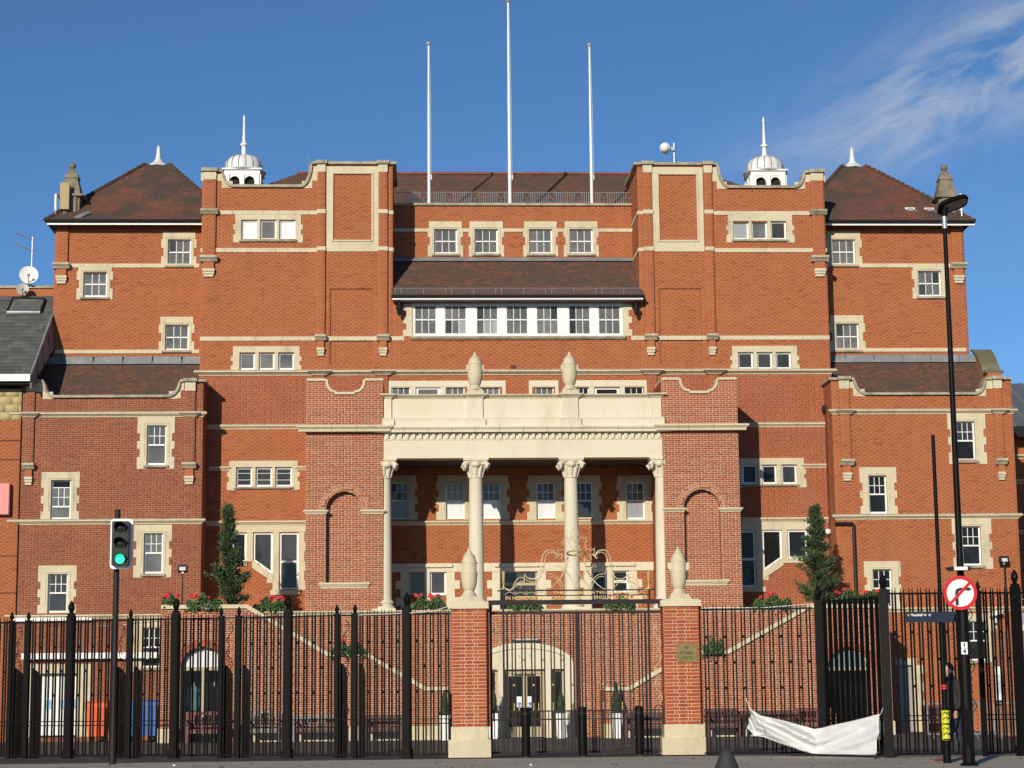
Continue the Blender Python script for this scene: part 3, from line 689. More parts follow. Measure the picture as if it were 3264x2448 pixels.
# bracket lamps under the eaves
for s, (lx, ly) in ((-1, (1273, 985)), (1, (2028, 985))):
    p = at(lx, ly, YT-.35); l = thing('wall_lantern', 'black lantern bracket under the left end of the centre eave' if s < 0 else 'black lantern bracket under the right end of the centre eave', 'lantern', (p.x, YT, p.z), 'eave lanterns')
    m1 = MB(); m1.tube([(p.x, YT, p.z+.32), (p.x, YT-.2, p.z+.36), (p.x, YT-.33, p.z+.28), (p.x, YT-.35, p.z+.12)], .03, 6); m1.tube([(p.x, YT, p.z+.12), (p.x+.16, YT-.2, p.z+.22), (p.x, YT-.34, p.z+.16)], .02, 5); m1.build('arm', M_BLK, l, True)
    m1 = MB(); m1.lathe([(.03, .14), (.11, .10), (.13, .03), (.09, -.05), (.075, -.17), (.03, -.24)], p.x, YT-.35, p.z, 10); m1.build('lamp_body', M_BLK, l, True)
# ---- recessed upper storey
holes_R = []
for a, b, sa, sb in ((1383.7,1457.5,1364,1476), (1512.8,1587.3,1494,1606.5), (1686.2,1760.7,1667.8,1778.4), (1815.3,1889.8,1796.9,1908.3)):
    w, h = window((a, 729.8, b, 808), YR, 'six', M_GLASSG, surround=(sa, 705.8, sb, 818), quoin=.075); holes_R.append(h)
zr1 = Z(1630, 651, YR)
wall(pav, region(-ti, ti, holes_R), tz-.2, zr1-.03, YR, 'or')
mb = MB(); mb.box(-ti, ti, YR+.30, YR+.9, tz-1, zr1-.05); mb.build('recess_core', M_DARK, pav)
mb = MB(); mb.box(-ti, ti, YR-.10, YR+1.3, zr1-.06, zr1+.03); mb.build('coping', M_STONEW, pav)
zb0, zb1 = Z(1630, 739, YR), Z(1630, 728.5, YR)
xs = [-ti]+[v for h, (sa, sb) in zip(holes_R, ((1364,1476),(1494,1606.5),(1667.8,1778.4),(1796.9,1908.3))) for v in (X(sa+5, 730, YR), X(sb-5, 730, YR))]+[ti]
mb = MB()
for i in range(0, len(xs), 2): mb.box(xs[i], xs[i+1], YR-.036, YR+.1, zb0, zb1)
band_build(mb)
for s in (-1, 1):      # bands on the tower flanks
    fx = s*ti; mb = MB()
    for pya, pyb in ((671, 682), (789, 801)):
        mb.box(fx-.03, fx+.03, YT+.0, YR+1, Z(1250, pyb, YT), Z(1250, pya, YT))
    band_build(mb)
# main roof behind: long ridge with hipped ends
yb_, yr_ = YR+1.3, YR+7.2; HB = 13.0
zb_ = zr1-.25; zrid = Z(1630, 556, yr_); xe = -X(948, 556, yr_)
for (q, nm) in ((((-HB, yb_, zb_), (HB, yb_, zb_), (xe, yr_, zrid), (-xe, yr_, zrid)), 'roof'), (((-HB, yr_+4, zb_), (-HB, yb_, zb_), (-xe, yr_, zrid), (-xe, yr_+.01, zrid)), 'roof'), (((HB, yb_, zb_), (HB, yr_+4, zb_), (xe, yr_+.01, zrid), (xe, yr_, zrid)), 'roof')):
    mb = MB(); mb.add(q, [(0, 1, 2, 3)]); r_ = mb.build(nm, M_TILE, pav); tiles(r_, *q, M_TILE, seed=5)
mb = MB(); n = 40
for i in range(n):
    a = -xe+2*xe*i/n; mb.box(a+.005, a+2*xe/n-.005, yr_-.13, yr_+.13, zrid-.02, zrid+.07+rnd.uniform(-.008, .008))
mb.build('ridge_tiles', M_RIDGE, pav)
# roof-edge railing
rl = thing('roof_railing', 'thin grey metal railing along the flat roof edge behind the flagpoles', 'railing', (0, YR+.25, zr1))
ya = YR+.35; x = X(1287, 640, ya); xend = X(2005, 640, ya); h1 = Z(1630, 613, ya)
me_b = hide_free(MB().tube([(0, 0, 0), (0, 0, h1-zr1)], .013, 5).build('bar', M_GALV))
k = 0
while x < xend:
    if k % 9 == 7:
        mb = MB(); w = .30; mb.tube([(x, ya, zr1), (x+w, ya, h1)], .008, 4); mb.tube([(x, ya, h1), (x+w, ya, zr1)], .008, 4); mb.build('brace', M_GALV, rl); x += w
    else: x += .085
    inst('bar', me_b, rl, (x, ya, zr1)); k += 1
mb = MB(); mb.tube([(X(1262, 615, ya), ya, h1), (xend+.3, ya, h1)], .016, 6); mb.build('top_rail', M_GALV, rl)
# flagpoles
for i, (bx_, by_, tx_, ty_, r0, lab) in enumerate(((1368,652,1368.5,143,.060,'white flagpole left of the tall middle one on the roof'), (1626,652,1619,7,.068,'tallest white flagpole in the middle of the roof edge'), (1887,652,1880,147,.060,'white flagpole right of the tall middle one on the roof'))):
    p = at(bx_, by_, YR+.25); t = at(tx_, ty_, YR+.25); xm = p.x
    fp = thing('flagpole', lab, 'flagpole', (xm, YR+.25, zr1), 'flagpoles on the roof')
    mb = MB(); mb.tube([(xm, YR+.25, zr1+.02), (xm, YR+.25, zr1+(t.z-zr1)*.5), (xm, YR+.25, t.z)], [r0, r0*.85, r0*.45], 12); mb.build('pole', M_WHITE, fp, True)
    mb = MB(); mb.ball((xm, YR+.25, t.z+.05), .085, 10, 6, .9); mb.build('finial', M_STONEW, fp, True)
    mb = MB(); mb.tube([(xm+r0+.02, YR+.22, zr1+1.0), (xm+r0*.6+.04, YR+.22, zr1+(t.z-zr1)*.6), (xm+r0*.5, YR+.22, t.z)], .006, 4); mb.build('halyard', M_WHITE, fp)
    mb = MB(); mb.box(xm+r0, xm+r0+.05, YR+.2, YR+.3, zr1+1.02, zr1+1.2); mb.build('cleat', M_GALV, fp)
# ---- outer wings
wx = -X(176, 760, YW)
zw1 = Z(400, 712, YW); zw0 = Z(400, 1160, YW)
holes_W = []
for rect, sur, g in (((535,763,608.7,844.7), (514.6,739,627,852), M_GLASSG), ((265.6,866,341.2,946), (245,852,360,955), M_GLASSG), ((526,1034.7,602,1116), (507,1010,620,1126), M_GLASSG),
                     ((2652.7,763,2726.5,843), (2632,738,2747,850), M_GLASSG), ((2926.5,863,3001,944), (2907,850,3022,952), M_GLASSG), ((2665,1031,2739,1115), (2644,1005,2758,1122), M_GLASSG)):
    w, h = window(rect, YW, 'six', g, surround=sur, alt={0: M_GLASS} if rect[0] in (535, 2665) else ({3: M_GLASS, 2: M_GLASS} if rect[0] == 2926.5 else None)); holes_W.append(h)
for s in (-1, 1):
    x0, x1 = (-wx, -tw+.3) if s < 0 else (tw-.3, wx)
    wall(pav, region(x0, x1, [h for h in holes_W if x0 < (h[1]+h[2])/2 < x1]), zw0-1.5, zw1, YW, 'or')
    wall(pav, region(YW, YW+8), zw0-1.5, zw1, style='or', fr=((s*wx, 0, 0), (0, 1, 0), (s, 0, 0)))
    mb = MB(); mb.box(min(x0, x1)+.02, max(x0, x1)-.02, YW+.33, YW+8, YARD, zw1+.1); mb.build('wing_core', M_MO_OR, pav)
    def mir(a, b): return (a, b) if s < 0 else (-b, -a)
    for pya, pyb, pxa, pxb in ((840.5, 853, 176, 636), (1115, 1126.5, 176, 636)):
        a, b = mir(X(pxa, pya, YW), X(pxb, pya, YW)); mb = MB(); mb.box(a, b, YW-.036, YW+.1, Z(400, pyb, YW), Z(400, pya, YW)); band_build(mb)
    a, b = mir(X(181, 780, YW), X(218, 780, YW)); za = Z(200, 846, YW)
    wall(pav, region(a, b), za, zw1, YW-.10, 'or', name='pilaster'); mb = MB(); mb.box(a-.003, b+.003, YW-.098, YW, za, zw1); mb.build('pilaster_flank', M_MO_OR, pav)
    bracket((a+b)/2, za+.06, YW, b-a)
    # pyramid roof with flared eave
    xo = -X(143, 706, YW-.55); ze = Z(400, 703, YW-.55); yc = YW+4.3; ap = at(505, 530, yc); xa = ap.x*-1; za_ = ap.z; xin = xa-(xo-xa)
    bl_, br_ = (-xo, YW-.55, ze), (-xin, YW-.55, ze)
    t1, t2 = (-xa-.45, yc-.3, za_), (-xa+.45, yc-.3, za_)
    quads = [(bl_, br_, t2, t1), ((-xo, yc+4.8, ze), bl_, t1, (-xa-.45, yc+.3, za_)), (br_, (-xin, yc+4.8, ze), (-xa+.45, yc+.3, za_), t2)]
    if s > 0: quads = [tuple((-p[0], p[1], p[2]) for p in (q[1], q[0], q[3], q[2])) for q in quads]
    r0 = None
    for q in quads:
        mb = MB(); mb.add(q, [(0, 1, 2, 3)]); r_ = mb.build('roof', M_TILER, pav); r0 = r0 or r_; tiles(r_, *q, M_TILER, seed=11+s)
    # hip tiles
    hp = MB()
    for a_, b_ in ((quads[0][0], quads[0][3]), (quads[0][1], quads[0][2])):
        A, B = Vector(a_), Vector(b_); n = int((B-A).length/.28)
        for i in range(n): hp.tube([A.lerp(B, i/n)+Vector((0, 0, .03)), A.lerp(B, (i+.96)/n)+Vector((0, 0, .015))], [.085, .07], 6)
    hp.build('hip_tiles', M_TILE, r0)
    a, b = mir(-xo, -tw+.02); mb = MB(); mb.box(a+.08, b, YW-.53, YW-.48, ze-.15, ze-.04); mb.build('fascia', M_WHITE, r0)
    mb = MB(); mb.tube([(a, YW-.60, ze-.01), (b, YW-.60, ze-.01)], .06, 8); mb.build('gutter', M_BLK, r0, True)
    mb = MB(); mb.add([(a+.08, YW-.5, ze-.17), (b, YW-.5, ze-.17), (b, YW, zw1+.02), (a+.3, YW, zw1+.02)], [(0, 1, 2, 3)]); mb.build('soffit', M_TILER, r0)
    xsd = s*xo; mb = MB(); mb.add([(xsd, YW-.55, ze-.04), (xsd, yc+4, ze-.04), (s*wx, yc+4, zw1-.3), (s*wx, YW-.1, zw1-.3)], [(0, 1, 2, 3)]); mb.build('soffit', M_TILE, r0)
    # lead cap and finial
    mb = MB(); c = s*xa
    mb.lathe([(.52, -.06), (.36, .05), (.20, .17), (.115, .30), (.085, .50), (.07, .70), (.082, .72), (.045, .80), (.012, .86)], c, yc, za_, 4 if False else 8); mb.build('lead_finial', M_ZINC, r0)
    # corner turret of stone
    yt = YW+.55; tb = at(228, 690, yt)
    if s > 0: tb.x = -tb.x
    tt = thing('stone_turret', 'weathered stone turret with ball finial on the left wing corner' if s < 0 else 'weathered stone turret with ball finial behind the street lamp head', 'turret', (tb.x, yt, ze), 'stone turrets on the wing corners')
    mb = MB(); z0 = ze+.0; mb.box(tb.x-.34, tb.x+.34, yt-.34, yt+.34, z0-.3, z0+1.10); mb.box(tb.x-.24, tb.x+.24, yt-.42, yt+.42, z0, z0+1.10); mb.build('shaft', M_TURRET, tt)
    mb = MB(); mb.box(tb.x-.48, tb.x+.48, yt-.5, yt+.5, z0+1.10, z0+1.18); mb.build('cornice', M_TURRET, tt)
    mb = MB(); zz = z0+1.18
    for (w0, w1, h) in ((.38, .23, .66), (.27, .20, .20), (.19, .08, .20)):
        mb.add([(tb.x-w0, yt-w0, zz), (tb.x+w0, yt-w0, zz), (tb.x+w0, yt+w0, zz), (tb.x-w0, yt+w0, zz), (tb.x-w1, yt-w1, zz+h), (tb.x+w1, yt-w1, zz+h), (tb.x+w1, yt+w1, zz+h), (tb.x-w1, yt+w1, zz+h)], [(0,1,5,4),(1,2,6,5),(2,3,7,6),(3,0,4,7),(4,5,6,7)]); zz += h
    mb.build('spirelet', M_TURRET, tt)
    mb = MB(); mb.ball((tb.x, yt, zz+.12), .135, 12, 8); mb.build('ball', M_TURRET, tt, True)
# phone mast gear on the turrets
YA = YW-.05; p = at(207, 625, YA)
an = thing('panel_antenna', 'tan box antenna with cables strapped to the left stone turret', 'antenna', (p.x, YA, p.z-.6))
mb = MB(); a, b, c, d = R(193, 584, 222, 668, YA); mb.box(a, b, YA-.1, YA+.08, c, d); mb.build('housing', M_TAN, an)
mb = MB(); q = [(a+.1, YA+.08, c), (a+.14, YA-.1, c-.25), (a+.5, (YA-.3), c-.42), (b+.45, (YA-.3), c-.25), (X(282, 675, (YA-.1)), (YA-.1), Z(282, 672, (YA-.1)))]
for t in range(4): mb.tube([(x+t*.035, y, z-t*.02) for x, y, z in q], .016, 5)
mb.build('cables', M_GALV, an, True)
for (pxx, pyy, lab, px2) in ((177, 650, 'slim white mast antenna outside the left turret', 0), (3066, 650, 'slim white mast antenna outside the right turret', 1)):
    p = at(pxx, 684, (YA-.1)); t = at(pxx, 618, (YA-.1))
    a_ = thing('mast_antenna', lab, 'antenna', (p.x, (YA-.1), p.z), 'mast antennas'); mb = MB(); mb.tube([(p.x, (YA-.1), p.z+.15), (p.x, (YA-.1), t.z)], .05, 8); mb.build('tube', M_WHITE, a_, True)
    mb = MB(); mb.tube([(p.x, (YA-.1), p.z-.5), (p.x, (YA-.1), p.z+.16)], .035, 8); mb.tube([(p.x, (YA-.1), t.z-.1), (p.x+(.2 if not px2 else -.2), YA, t.z-.1)], .02, 5); mb.build('bracket', M_GALV, a_, True)
for (pxx, pyy, lab) in ((281, 678, 'square grey cable plate on the left wing roof'), (2902, 672, 'left of two square grey cable plates on the right wing roof'), (2963, 673, 'grey cable plate on the right wing roof next to the lamp head')):
    y = YW+.35; p = at(pxx, pyy, y); a_ = thing('cable_plate', lab, 'roof plate', (p.x, y, p.z), 'cable plates on the wing roofs')
    mb = MB(); mb.obox(p, (.19, 0, 0), (0, .015, .01), (0, .06, .15)); mb.build('plate', M_ZINC, a_)
    mb = MB(); mb.obox(p+Vector((0, -.05, .02)), (.10, 0, 0), (0, .04, .0), (0, .02, .08)); mb.build('collar', M_GALV, a_)
    mb = MB(); mb.tube([p+Vector((0, -.05, .05)), p+Vector((.15, -.15, -.02)), p+Vector((.35, -.2, -.14)), p+Vector((.62, -.1, -.2))], .018, 5); mb.build('cable', M_GALV, a_, True)
# ---- cupolas
def cupola(cx, lab):
    y = YT+7.5; base = at(777, 600, y).z; c = thing('cupola', lab, 'cupola', (cx, y, base-1.5), 'cupolas on the roof')
    hw = .66; zt = at(777, 548, y).z; zd = at(777, 498, y).z; zsp = at(777, 371, y).z
    mb = MB()
    mb.box(cx-hw, cx+hw, y-hw, y+hw, base-3, base-.25); mb.box(cx-hw-.08, cx+hw+.08, y-hw-.08, y+hw+.08, base-.25, base-.12)
    for fx, fy in ((0, -1), (0, 1), (-1, 0), (1, 0)):
        n = 3
        for k in (-1, 0, 1):
            px_, py_ = (cx+k*hw*.9, y+fy*hw) if fx == 0 else (cx+fx*hw, y+k*hw*.9)
            mb.box(px_-.09, px_+.09, py_-.09, py_+.09, base-.12, zt-.28)
    mb.box(cx-hw-.05, cx+hw+.05, y-hw-.05, y+hw+.05, zt-.30, zt-.10)
    mb.box(cx-hw-.14, cx+hw+.14, y-hw-.14, y+hw+.14, zt-.10, zt-.04)
    body = mb.build('lantern_stage', M_WHITE, c)
    # arch heads in the openings
    for sgn in (-1, 1):
        xc = cx+sgn*hw*.45; r = hw*.45-.10; zs_ = zt-.30-r-.05; pts = [(xc-r-.02, zt-.29)]+[(xc-r*math.cos(math.pi*k/10), zs_+r*math.sin(math.pi*k/10)) for k in range(11)]+[(xc+r+.02, zt-.29)]
        mb = MB(); mb.prism(pts, y-hw-.02, y-hw+.06); mb.build('arch', M_WHITE, body)
    mb = MB(); mb.box(cx-hw+.1, cx+hw-.1, y-hw+.18, y+hw-.18, base-.2, zt-.2); mb.build('louvre', M_DARK, body)
    # flared eave and ribbed dome
    mb = MB(); R_ = hw+.02; n = 24; prof = [(R_*1.34, zt-.05), (R_*1.26, zt-.01), (R_*1.14, zt+.04), (R_*1.08, zt+.10)]
    H = zd-zt-.10
    for k in range(1, 9):
        a = math.pi/2*k/8; prof.append((R_*1.04*max(0, math.cos(a))**.62+.05, zt+.10+H*math.sin(a)**.92))
    mb.lathe([(r, z) for r, z in prof], cx, y, 0, n); dome = mb.build('dome', M_ZINC, c, True)
    mb = MB()
    for k in range(16):
        a = 2*math.pi*(k+.5)/16; mb.tube([(cx+(r+.012)*math.cos(a), y+(r+.012)*math.sin(a), z+.01) for r, z in prof[2:]], .016, 4)
    mb.build('ribs', M_LEAD, dome)
    mb = MB(); mb.lathe([(.17, zd-.02), (.19, zd+.04), (.10, zd+.12), (.085, zd+.40), (.16, zd+.46), (.16, zd+.50), (.075, zd+.58), (.058, zd+.9), (.036, zsp-.15), (.055, zsp-.08), (.03, zsp), (.01, zsp+.06)], cx, y, 0, 12); mb.build('spire', M_WHITE, c, True)
cxp = -at(777, 545, YT+7.5).x
cupola(-cxp, 'white domed cupola with spike behind the left tower parapet'); cupola(cxp, 'white domed cupola with spike behind the right tower parapet')
# small things on the roofline
p = at(2150, 515, YT+.6); q = at(2122, 475, YT+.5)
md = thing('microwave_dish', 'round white drum aerial on a steel mast above the right tower', 'antenna', (p.x, YT+.6, TOPI))
mb = MB(); tz_ = at(2150, 456, YT+.6).z; mb.tube([(p.x, YT+.6, TOPI-.2), (p.x, YT+.6, tz_)], .045, 8); mb.build('mast', M_GALV, md, True)
mb = MB(); mb.tube([(q.x-.06, YT+.28, q.z), (q.x, YT+.5, q.z)], [.19, .19], 20); mb.ball((q.x-.06, YT+.29, q.z), .185, 14, 8, 1.0); mb.build('drum', M_WHITE, md, True)
mb = MB(); mb.box(q.x+.1, p.x, YT+.45, YT+.6, q.z-.06, q.z+.06); mb.tube([(q.x, YT+.5, q.z-.2), (q.x+.08, YT+.5, q.z-.36), (q.x+.2, YT+.55, q.z-.2)], .012, 5); mb.build('clamp', M_GALV, md)
for pxx, pya, pyb, lab in ((984, 553, 500, 'short lightning rod beside the left tower sweep'), (1612, 560, 507, 'short lightning rod left of the middle flagpole'), (2247, 522, 506, 'tiny lightning rod on the right tower coping')):
    y = YT+1.2 if pxx != 1612 else YR+7.1; a, b = at(pxx, pya, y), at(pxx, pyb, y); mb = MB(); mb.tube([(a.x, y, a.z-.3), (a.x, y, b.z)], .014, 5); o = mb.build('lightning_rod', M_GALV, None, org=(a.x, y, a.z)); tag(o, lab, 'lightning rod', 'lightning rods')
# ---- side blocks with swept parapets
kz_top = Z(300, 1219, YK); kz_low = Z(300, 1268, YK); kx1 = -X(648, 1240, YK); kx0 = -X(66, 1240, YK)
kx0 = -X(44, 1500, YK)
holes_K = []; dk = M_GLASSD
for rect, sur, kind, g, alt in (((468,1355.5,530.5,1481.6), (438,1329,557,1494.5), 'sash', M_GLASSG, None), ((162,1529.6,226,1655), (131.7,1504.5,253.8,1657), 'dropped', M_GLASSG, {0: M_GLASSD}),
      ((458,1699,519.5,1828), (426.5,1672.7,548,1840.6), 'sash', M_GLASSG, None), ((152.5,1829,215.7,1952.7), (121,1802.7,244,1955), 'sash', M_GLASS, None), ((452,2000,512,2128), (419,1972,545,2140), 'sash', M_GLASSD, None),
      ((3050,1343,3109,1467), (3022,1318,3143,1479), 'sash', M_GLASS, {6: M_GLASSD}), ((2769.7,1514.8,2828,1636.6), (2741,1489,2859,1640), 'sash', M_GLASSD, None),
      ((3067,1677,3128,1802), (3036,1651.5,3162,1814), 'sash', M_GLASSD, None), ((2783,1814,2844.4,1938), (2756,1788.5,2873,1952), 'sash', M_GLASSD, None), ((3086,1980,3147,2106), (3056,1955,3178,2118), 'sash', M_GLASSD, None)):
    w, h = window(rect, YK, kind, g, surround=sur, alt=alt, head=1, sill=rect[1] not in (1529.6, 1829, 1514.8, 1814)); holes_K.append(h)
gd = R(103, 2146, 248, 2349, YK)                               # white garage door opening, left block
rd = R(2864, 2120, 2912, 2345, YK)                             # side doorway, right block
holes_K += [('r', *gd), ('r', *rd)]
def block_profile(s):
    xo = kx0-.14; P_ = [(-kx0, kz_top), (X(138, 1216, YK), kz_top)]
    P_ += arc(X(138, 1216, YK), kz_top, X(174, 1266, YK), kz_low, 8)[1:]
    P_ += [(X(533, 1266, YK), kz_low)]
    P_ += list(reversed(arc(X(577, 1216, YK), kz_top, X(533, 1266, YK), kz_low, 8)))[1:]
    P_ += [(-kx1, kz_top)]
    return P_ if s < 0 else [(-x, z) for x, z in reversed(P_)]
for s in (-1, 1):
    prof = block_profile(s); x0, x1 = prof[0][0], prof[-1][0]; st = 'red' if s < 0 else 'or'
    hk = [h for h in holes_K if x0 < (h[1]+h[2])/2 < x1]
    wall(pav, region(x0, x1, hk, top=prof), YARD, kz_top, YK, st)
    fx = x1 if s < 0 else x0
    wall(pav, region(YK, YT+.0), YARD, kz_top, style=st, fr=((fx, 0, 0), (0, 1, 0), (-s, 0, 0)))
    ox = x0 if s < 0 else x1
    wall(pav, region(YK, YW+.5), YARD, kz_top, style=st, fr=((ox, 0, 0), (0, 1, 0), (s, 0, 0)))
    mb = MB(); mb.box(x0+.02, x1-.02, YK+.34, YW+6, YARD, kz_low-.35); mb.build('block_core', M_DARK, pav)
    n = len(prof); mb = MB(); mb.add([(x, YK+.35, kz_low-.4) for x, z in prof]+[(x, YK+.35, z-.004) for x, z in prof], [(i, i+1, n+i+1, n+i) for i in range(n-1)]); mb.build('parapet_back', M_MO_RED, pav)
    coping('coping', prof, YK, .09)
    mb = MB(); mb.box(min(fx, fx-s*.1), max(fx, fx-s*.1), YK-.11, YT, kz_top+.003, kz_top+.09); mb.box(fx+min(s*.35, 0), fx+max(s*.35, 0), YK+.4, YT, kz_top-.4, kz_top+.088); mb.build('coping', M_STONEW, pav)
    def mir(a, b): return (a, b) if s < 0 else (-b, -a)
    blk = MB()
    for (pxa, pya, pxb, pyb) in ((115,1218,139,1249),(139.5,1249,169,1272),(539,1247,567,1271),(568,1220,587,1244)):
        a, b, c, d = R(pxa, pya, pxb, pyb, YK); a, b = mir(a, b); blk.box(a, b, YK-.022, YK+.1, c, d)
    blk.build('stone_blocks', M_STONE, pav)
    for pts_ in (arc(X(138, 1216, YK), kz_top, X(174, 1266, YK), kz_low, 8), list(reversed(arc(X(577, 1216, YK), kz_top, X(533, 1266, YK), kz_low, 8)))):
        p = [(x, z+.003) for x, z in pts_]; low = min(z for x, z in p)-.03; q = p+[(p[-1][0], low), (p[0][0], low)]
        if s > 0: q = [(-x, z) for x, z in q]
        v = MB(); v.prism(q, YK-.024, YK+.1); v.build('swept_stone', M_STONE, pav)
    for pxa, pxb in ((84, 110), (590, 622)):
        a, b = mir(X(pxa, 1350, YK), X(pxb, 1350, YK)); za = Z(100, 1482, YK)
        wall(pav, region(a, b), za, kz_top-.32, YK-.10, st, name='pilaster'); mb = MB(); mb.box(a-.003, b+.003, YK-.098, YK, za, kz_top-.3); mb.build('pilaster_flank', M_MO_RED if s < 0 else M_MO_OR, pav)
        mb = MB(); mb.box(a-.01, b+.01, YK-.125, YK+.05, kz_top-.32, kz_top-.0); mb.build('pilaster_block', M_STONE, pav)
        mb = MB(); mb.box(a-.06, b+.06, YK-.22, YK+.42, kz_top+.004, kz_top+.12); mb.build('pilaster_cap', M_STONEW, pav)
        bracket((a+b)/2, za+.04, YK, b-a)
        moulding('string_break', a-.03, b+.03, Z(300, 1315, YK), Z(300, 1330, YK), YK-.10, .16, M_STONEG)
    a, b = x0, x1
    moulding('string_course', a, b, Z(300, 1316, YK), Z(300, 1330, YK), YK, .16, M_STONE)
    mb = MB(); mb.box(a-.13, b+.13, YK-.14, YK+.1, Z(300, 1316, YK)+.002, Z(300, 1316, YK)+.028); mb.build('string_weathering', M_STONEW, pav)
    moulding('string_course', a, b, Z(300, 1657, YK), Z(300, 1671.5, YK), YK, .16, M_STONE)
    mb = MB(); mb.box(a-.13, b+.13, YK-.14, YK+.1, Z(300, 1657, YK)+.002, Z(300, 1657, YK)+.028); mb.build('string_weathering', M_STONEW, pav)
    moulding('string_course', a, b, Z(300, 1958.5, YK), Z(300, 1972, YK), YK, .14, M_STONE)
    # lean-to roof up to the wing
    zt_ = Z(400, 1157, YW); yb_ = YK+.62
    q = ((x0+.1, yb_, kz_low-.10), (x1-.02, yb_, kz_low-.10), (x1-.02, YW+.0, zt_), (x0+.1, YW, zt_)) if s < 0 else ((x0+.02, yb_, kz_low-.10), (x1-.1, yb_, kz_low-.10), (x1-.1, YW, zt_), (x0+.02, YW, zt_))
    mb = MB(); mb.add(q, [(0, 1, 2, 3)]); r_ = mb.build('roof', M_TILE, pav); tiles(r_, *q, M_TILE, seed=21+s)
    mb = MB(); zl = Z(400, 1137, YW); mb.add([(q[3][0], YW-.16, zt_-.06), (q[2][0], YW-.16, zt_-.06), (q[2][0], YW-.03, zl), (q[3][0], YW-.03, zl)], [(0, 1, 2, 3)])
    n = 6
    for i in range(1, n): xx = q[3][0]+(q[2][0]-q[3][0])*i/n; mb.box(xx-.01, xx+.01, YW-.18, YW-.02, zt_-.04, zl+.01)
    mb.build('lead_flashing', M_LEAD, r_)
    mb = MB(); mb.box(X(174, 1266, YK) if s < 0 else -X(533, 1266, YK), X(533, 1266, YK) if s < 0 else -X(174, 1266, YK), YK+.41, YK+.60, kz_low-.02, kz_low+.12); mb.build('lead_gutter', M_LEAD if s < 0 else M_TILE, r_)
    # swept verge wall at the outer end of the lean-to
    xv = x1-.28 if s > 0 else x0+.28; va, vb = kz_low+.35, Z(3080, 1128, YW)
    pv = [(YK+1.0, kz_top-.2), (YK+1.0, kz_top+.42), (YK+1.35, kz_top+.42)]+[(YK+1.35+(YW+.2-YK-1.35)*t/6, kz_top+.45+(vb+.1-kz_top-.45)*math.sin(t/6*math.pi/2)) for t in range(7)]+[(YW+.2, kz_top-.2)]
    if s > 0:
        mb = MB(); mb.prismx(pv, xv-.26, xv+.26); mb.build('verge_wall', M_BR_OR, pav)
        mb = MB(); cp = pv[1:-1]; n = len(cp); V = [(xv-.34, y, z+.003) for y, z in cp]+[(xv+.34, y, z+.003) for y, z in cp]+[(xv-.34, y, z+.10) for y, z in cp]+[(xv+.34, y, z+.10) for y, z in cp]
        mb.add(V, [(i, i+1, 2*n+i+1, 2*n+i) for i in range(n-1)]+[(2*n+i, 2*n+i+1, 3*n+i+1, 3*n+i) for i in range(n-1)]+[(n+i+1, n+i, 3*n+i, 3*n+i+1) for i in range(n-1)]+[(0, 2*n, 3*n, n)]); mb.build('verge_coping', mat('mossy_stone', (.13,.12,.065), .9, patch=[((.24,.21,.14), 2.2, .6, .5, .7)], grain=(20, .2)), pav)
# ground floor of the side blocks: garage door and side door
mb = MB(); a, b, c, d = gd; nb = 9
for i in range(nb): mb.box(a+(b-a)*i/nb+.006, a+(b-a)*(i+1)/nb-.006, YK+.26, YK+.30, c+.05, d-.03)
g_ = mb.build('garage_door', M_WHITE, pav)
mb = MB(); mb.box(a, b, YK+.305, YK+.32, c, d); mb.build('door_back', M_DARK, g_)
mb = MB(); mb.box(a-.18, b+.42, YK-.03, YK+.30, d, d+.62*.5); mb.box(b, b+.42, YK-.028, YK+.13, c, d); mb.box(a-.18, a, YK-.028, YK+.13, c, d); mb.build('door_surround', M_STONE, g_)
mb = MB(); mb.box(b-.62, b-.1, YK+.24, YK+.259, c+.95, c+1.25); mb.box(a+.42, a+.62, YK+.24, YK+.259, c+.95, c+1.25); mb.build('notice', mat('notice_blue', (.25,.48,.70), .5, grain=(14, .35)), g_)
a, b, c, d = rd; mb = MB(); mb.box(a, b, YK+.14, YK+.2, c, d); d_ = mb.build('side_door', mat('grey_door', (.30,.31,.33), .5), pav)
mb = MB(); mb.box(a-.1, b+.16, YK-.03, YK+.13, d, d+.24)
for k in range(8): mb.box(b, b+(.42 if k % 2 else .30), YK-.028, YK+.13, c+(d-c)*k/8, c+(d-c)*(k+1)/8)
mb.build('door_surround', M_STONE, d_)
p0, p1 = at(70, 2092, YK-.25), at(506, 2092, YK-.25)
aw = thing('pipe_awning', 'long white foil-wrapped duct running above the garage door', 'duct', (p0.x, YK-.25, p0.z)); mb = MB()
mb.box(p0.x, p1.x, YK-.32, YK-.1, p0.z-.10, p0.z+.10); mb.build('casing', M_WHITE, aw); mb = MB()
for k in range(6): xx = p0.x+(p1.x-p0.x)*(k+.5)/6; mb.box(xx-.03, xx+.03, YK-.34, YK, p0.z-.13, p0.z+.115)
mb.build('strap', M_GALV, aw)
p0, p1 = at(36, 1977, YK-.15), at(293, 1977, YK-.15)
o = thing('strip_light', 'long white strip light fixed under the lower left string course', 'light fitting', (p0.x, YK-.15, p0.z)); mb = MB(); mb.box(p0.x, p1.x, YK-.2, YK-.02, p0.z-.045, p0.z+.045); mb.build('tube_cover', M_WHITE, o)
mb = MB(); mb.box(p0.x+.1, p1.x-.1, YK-.12, YK-.01, p0.z+.046, p0.z+.08); mb.build('bracket', M_GALV, o)
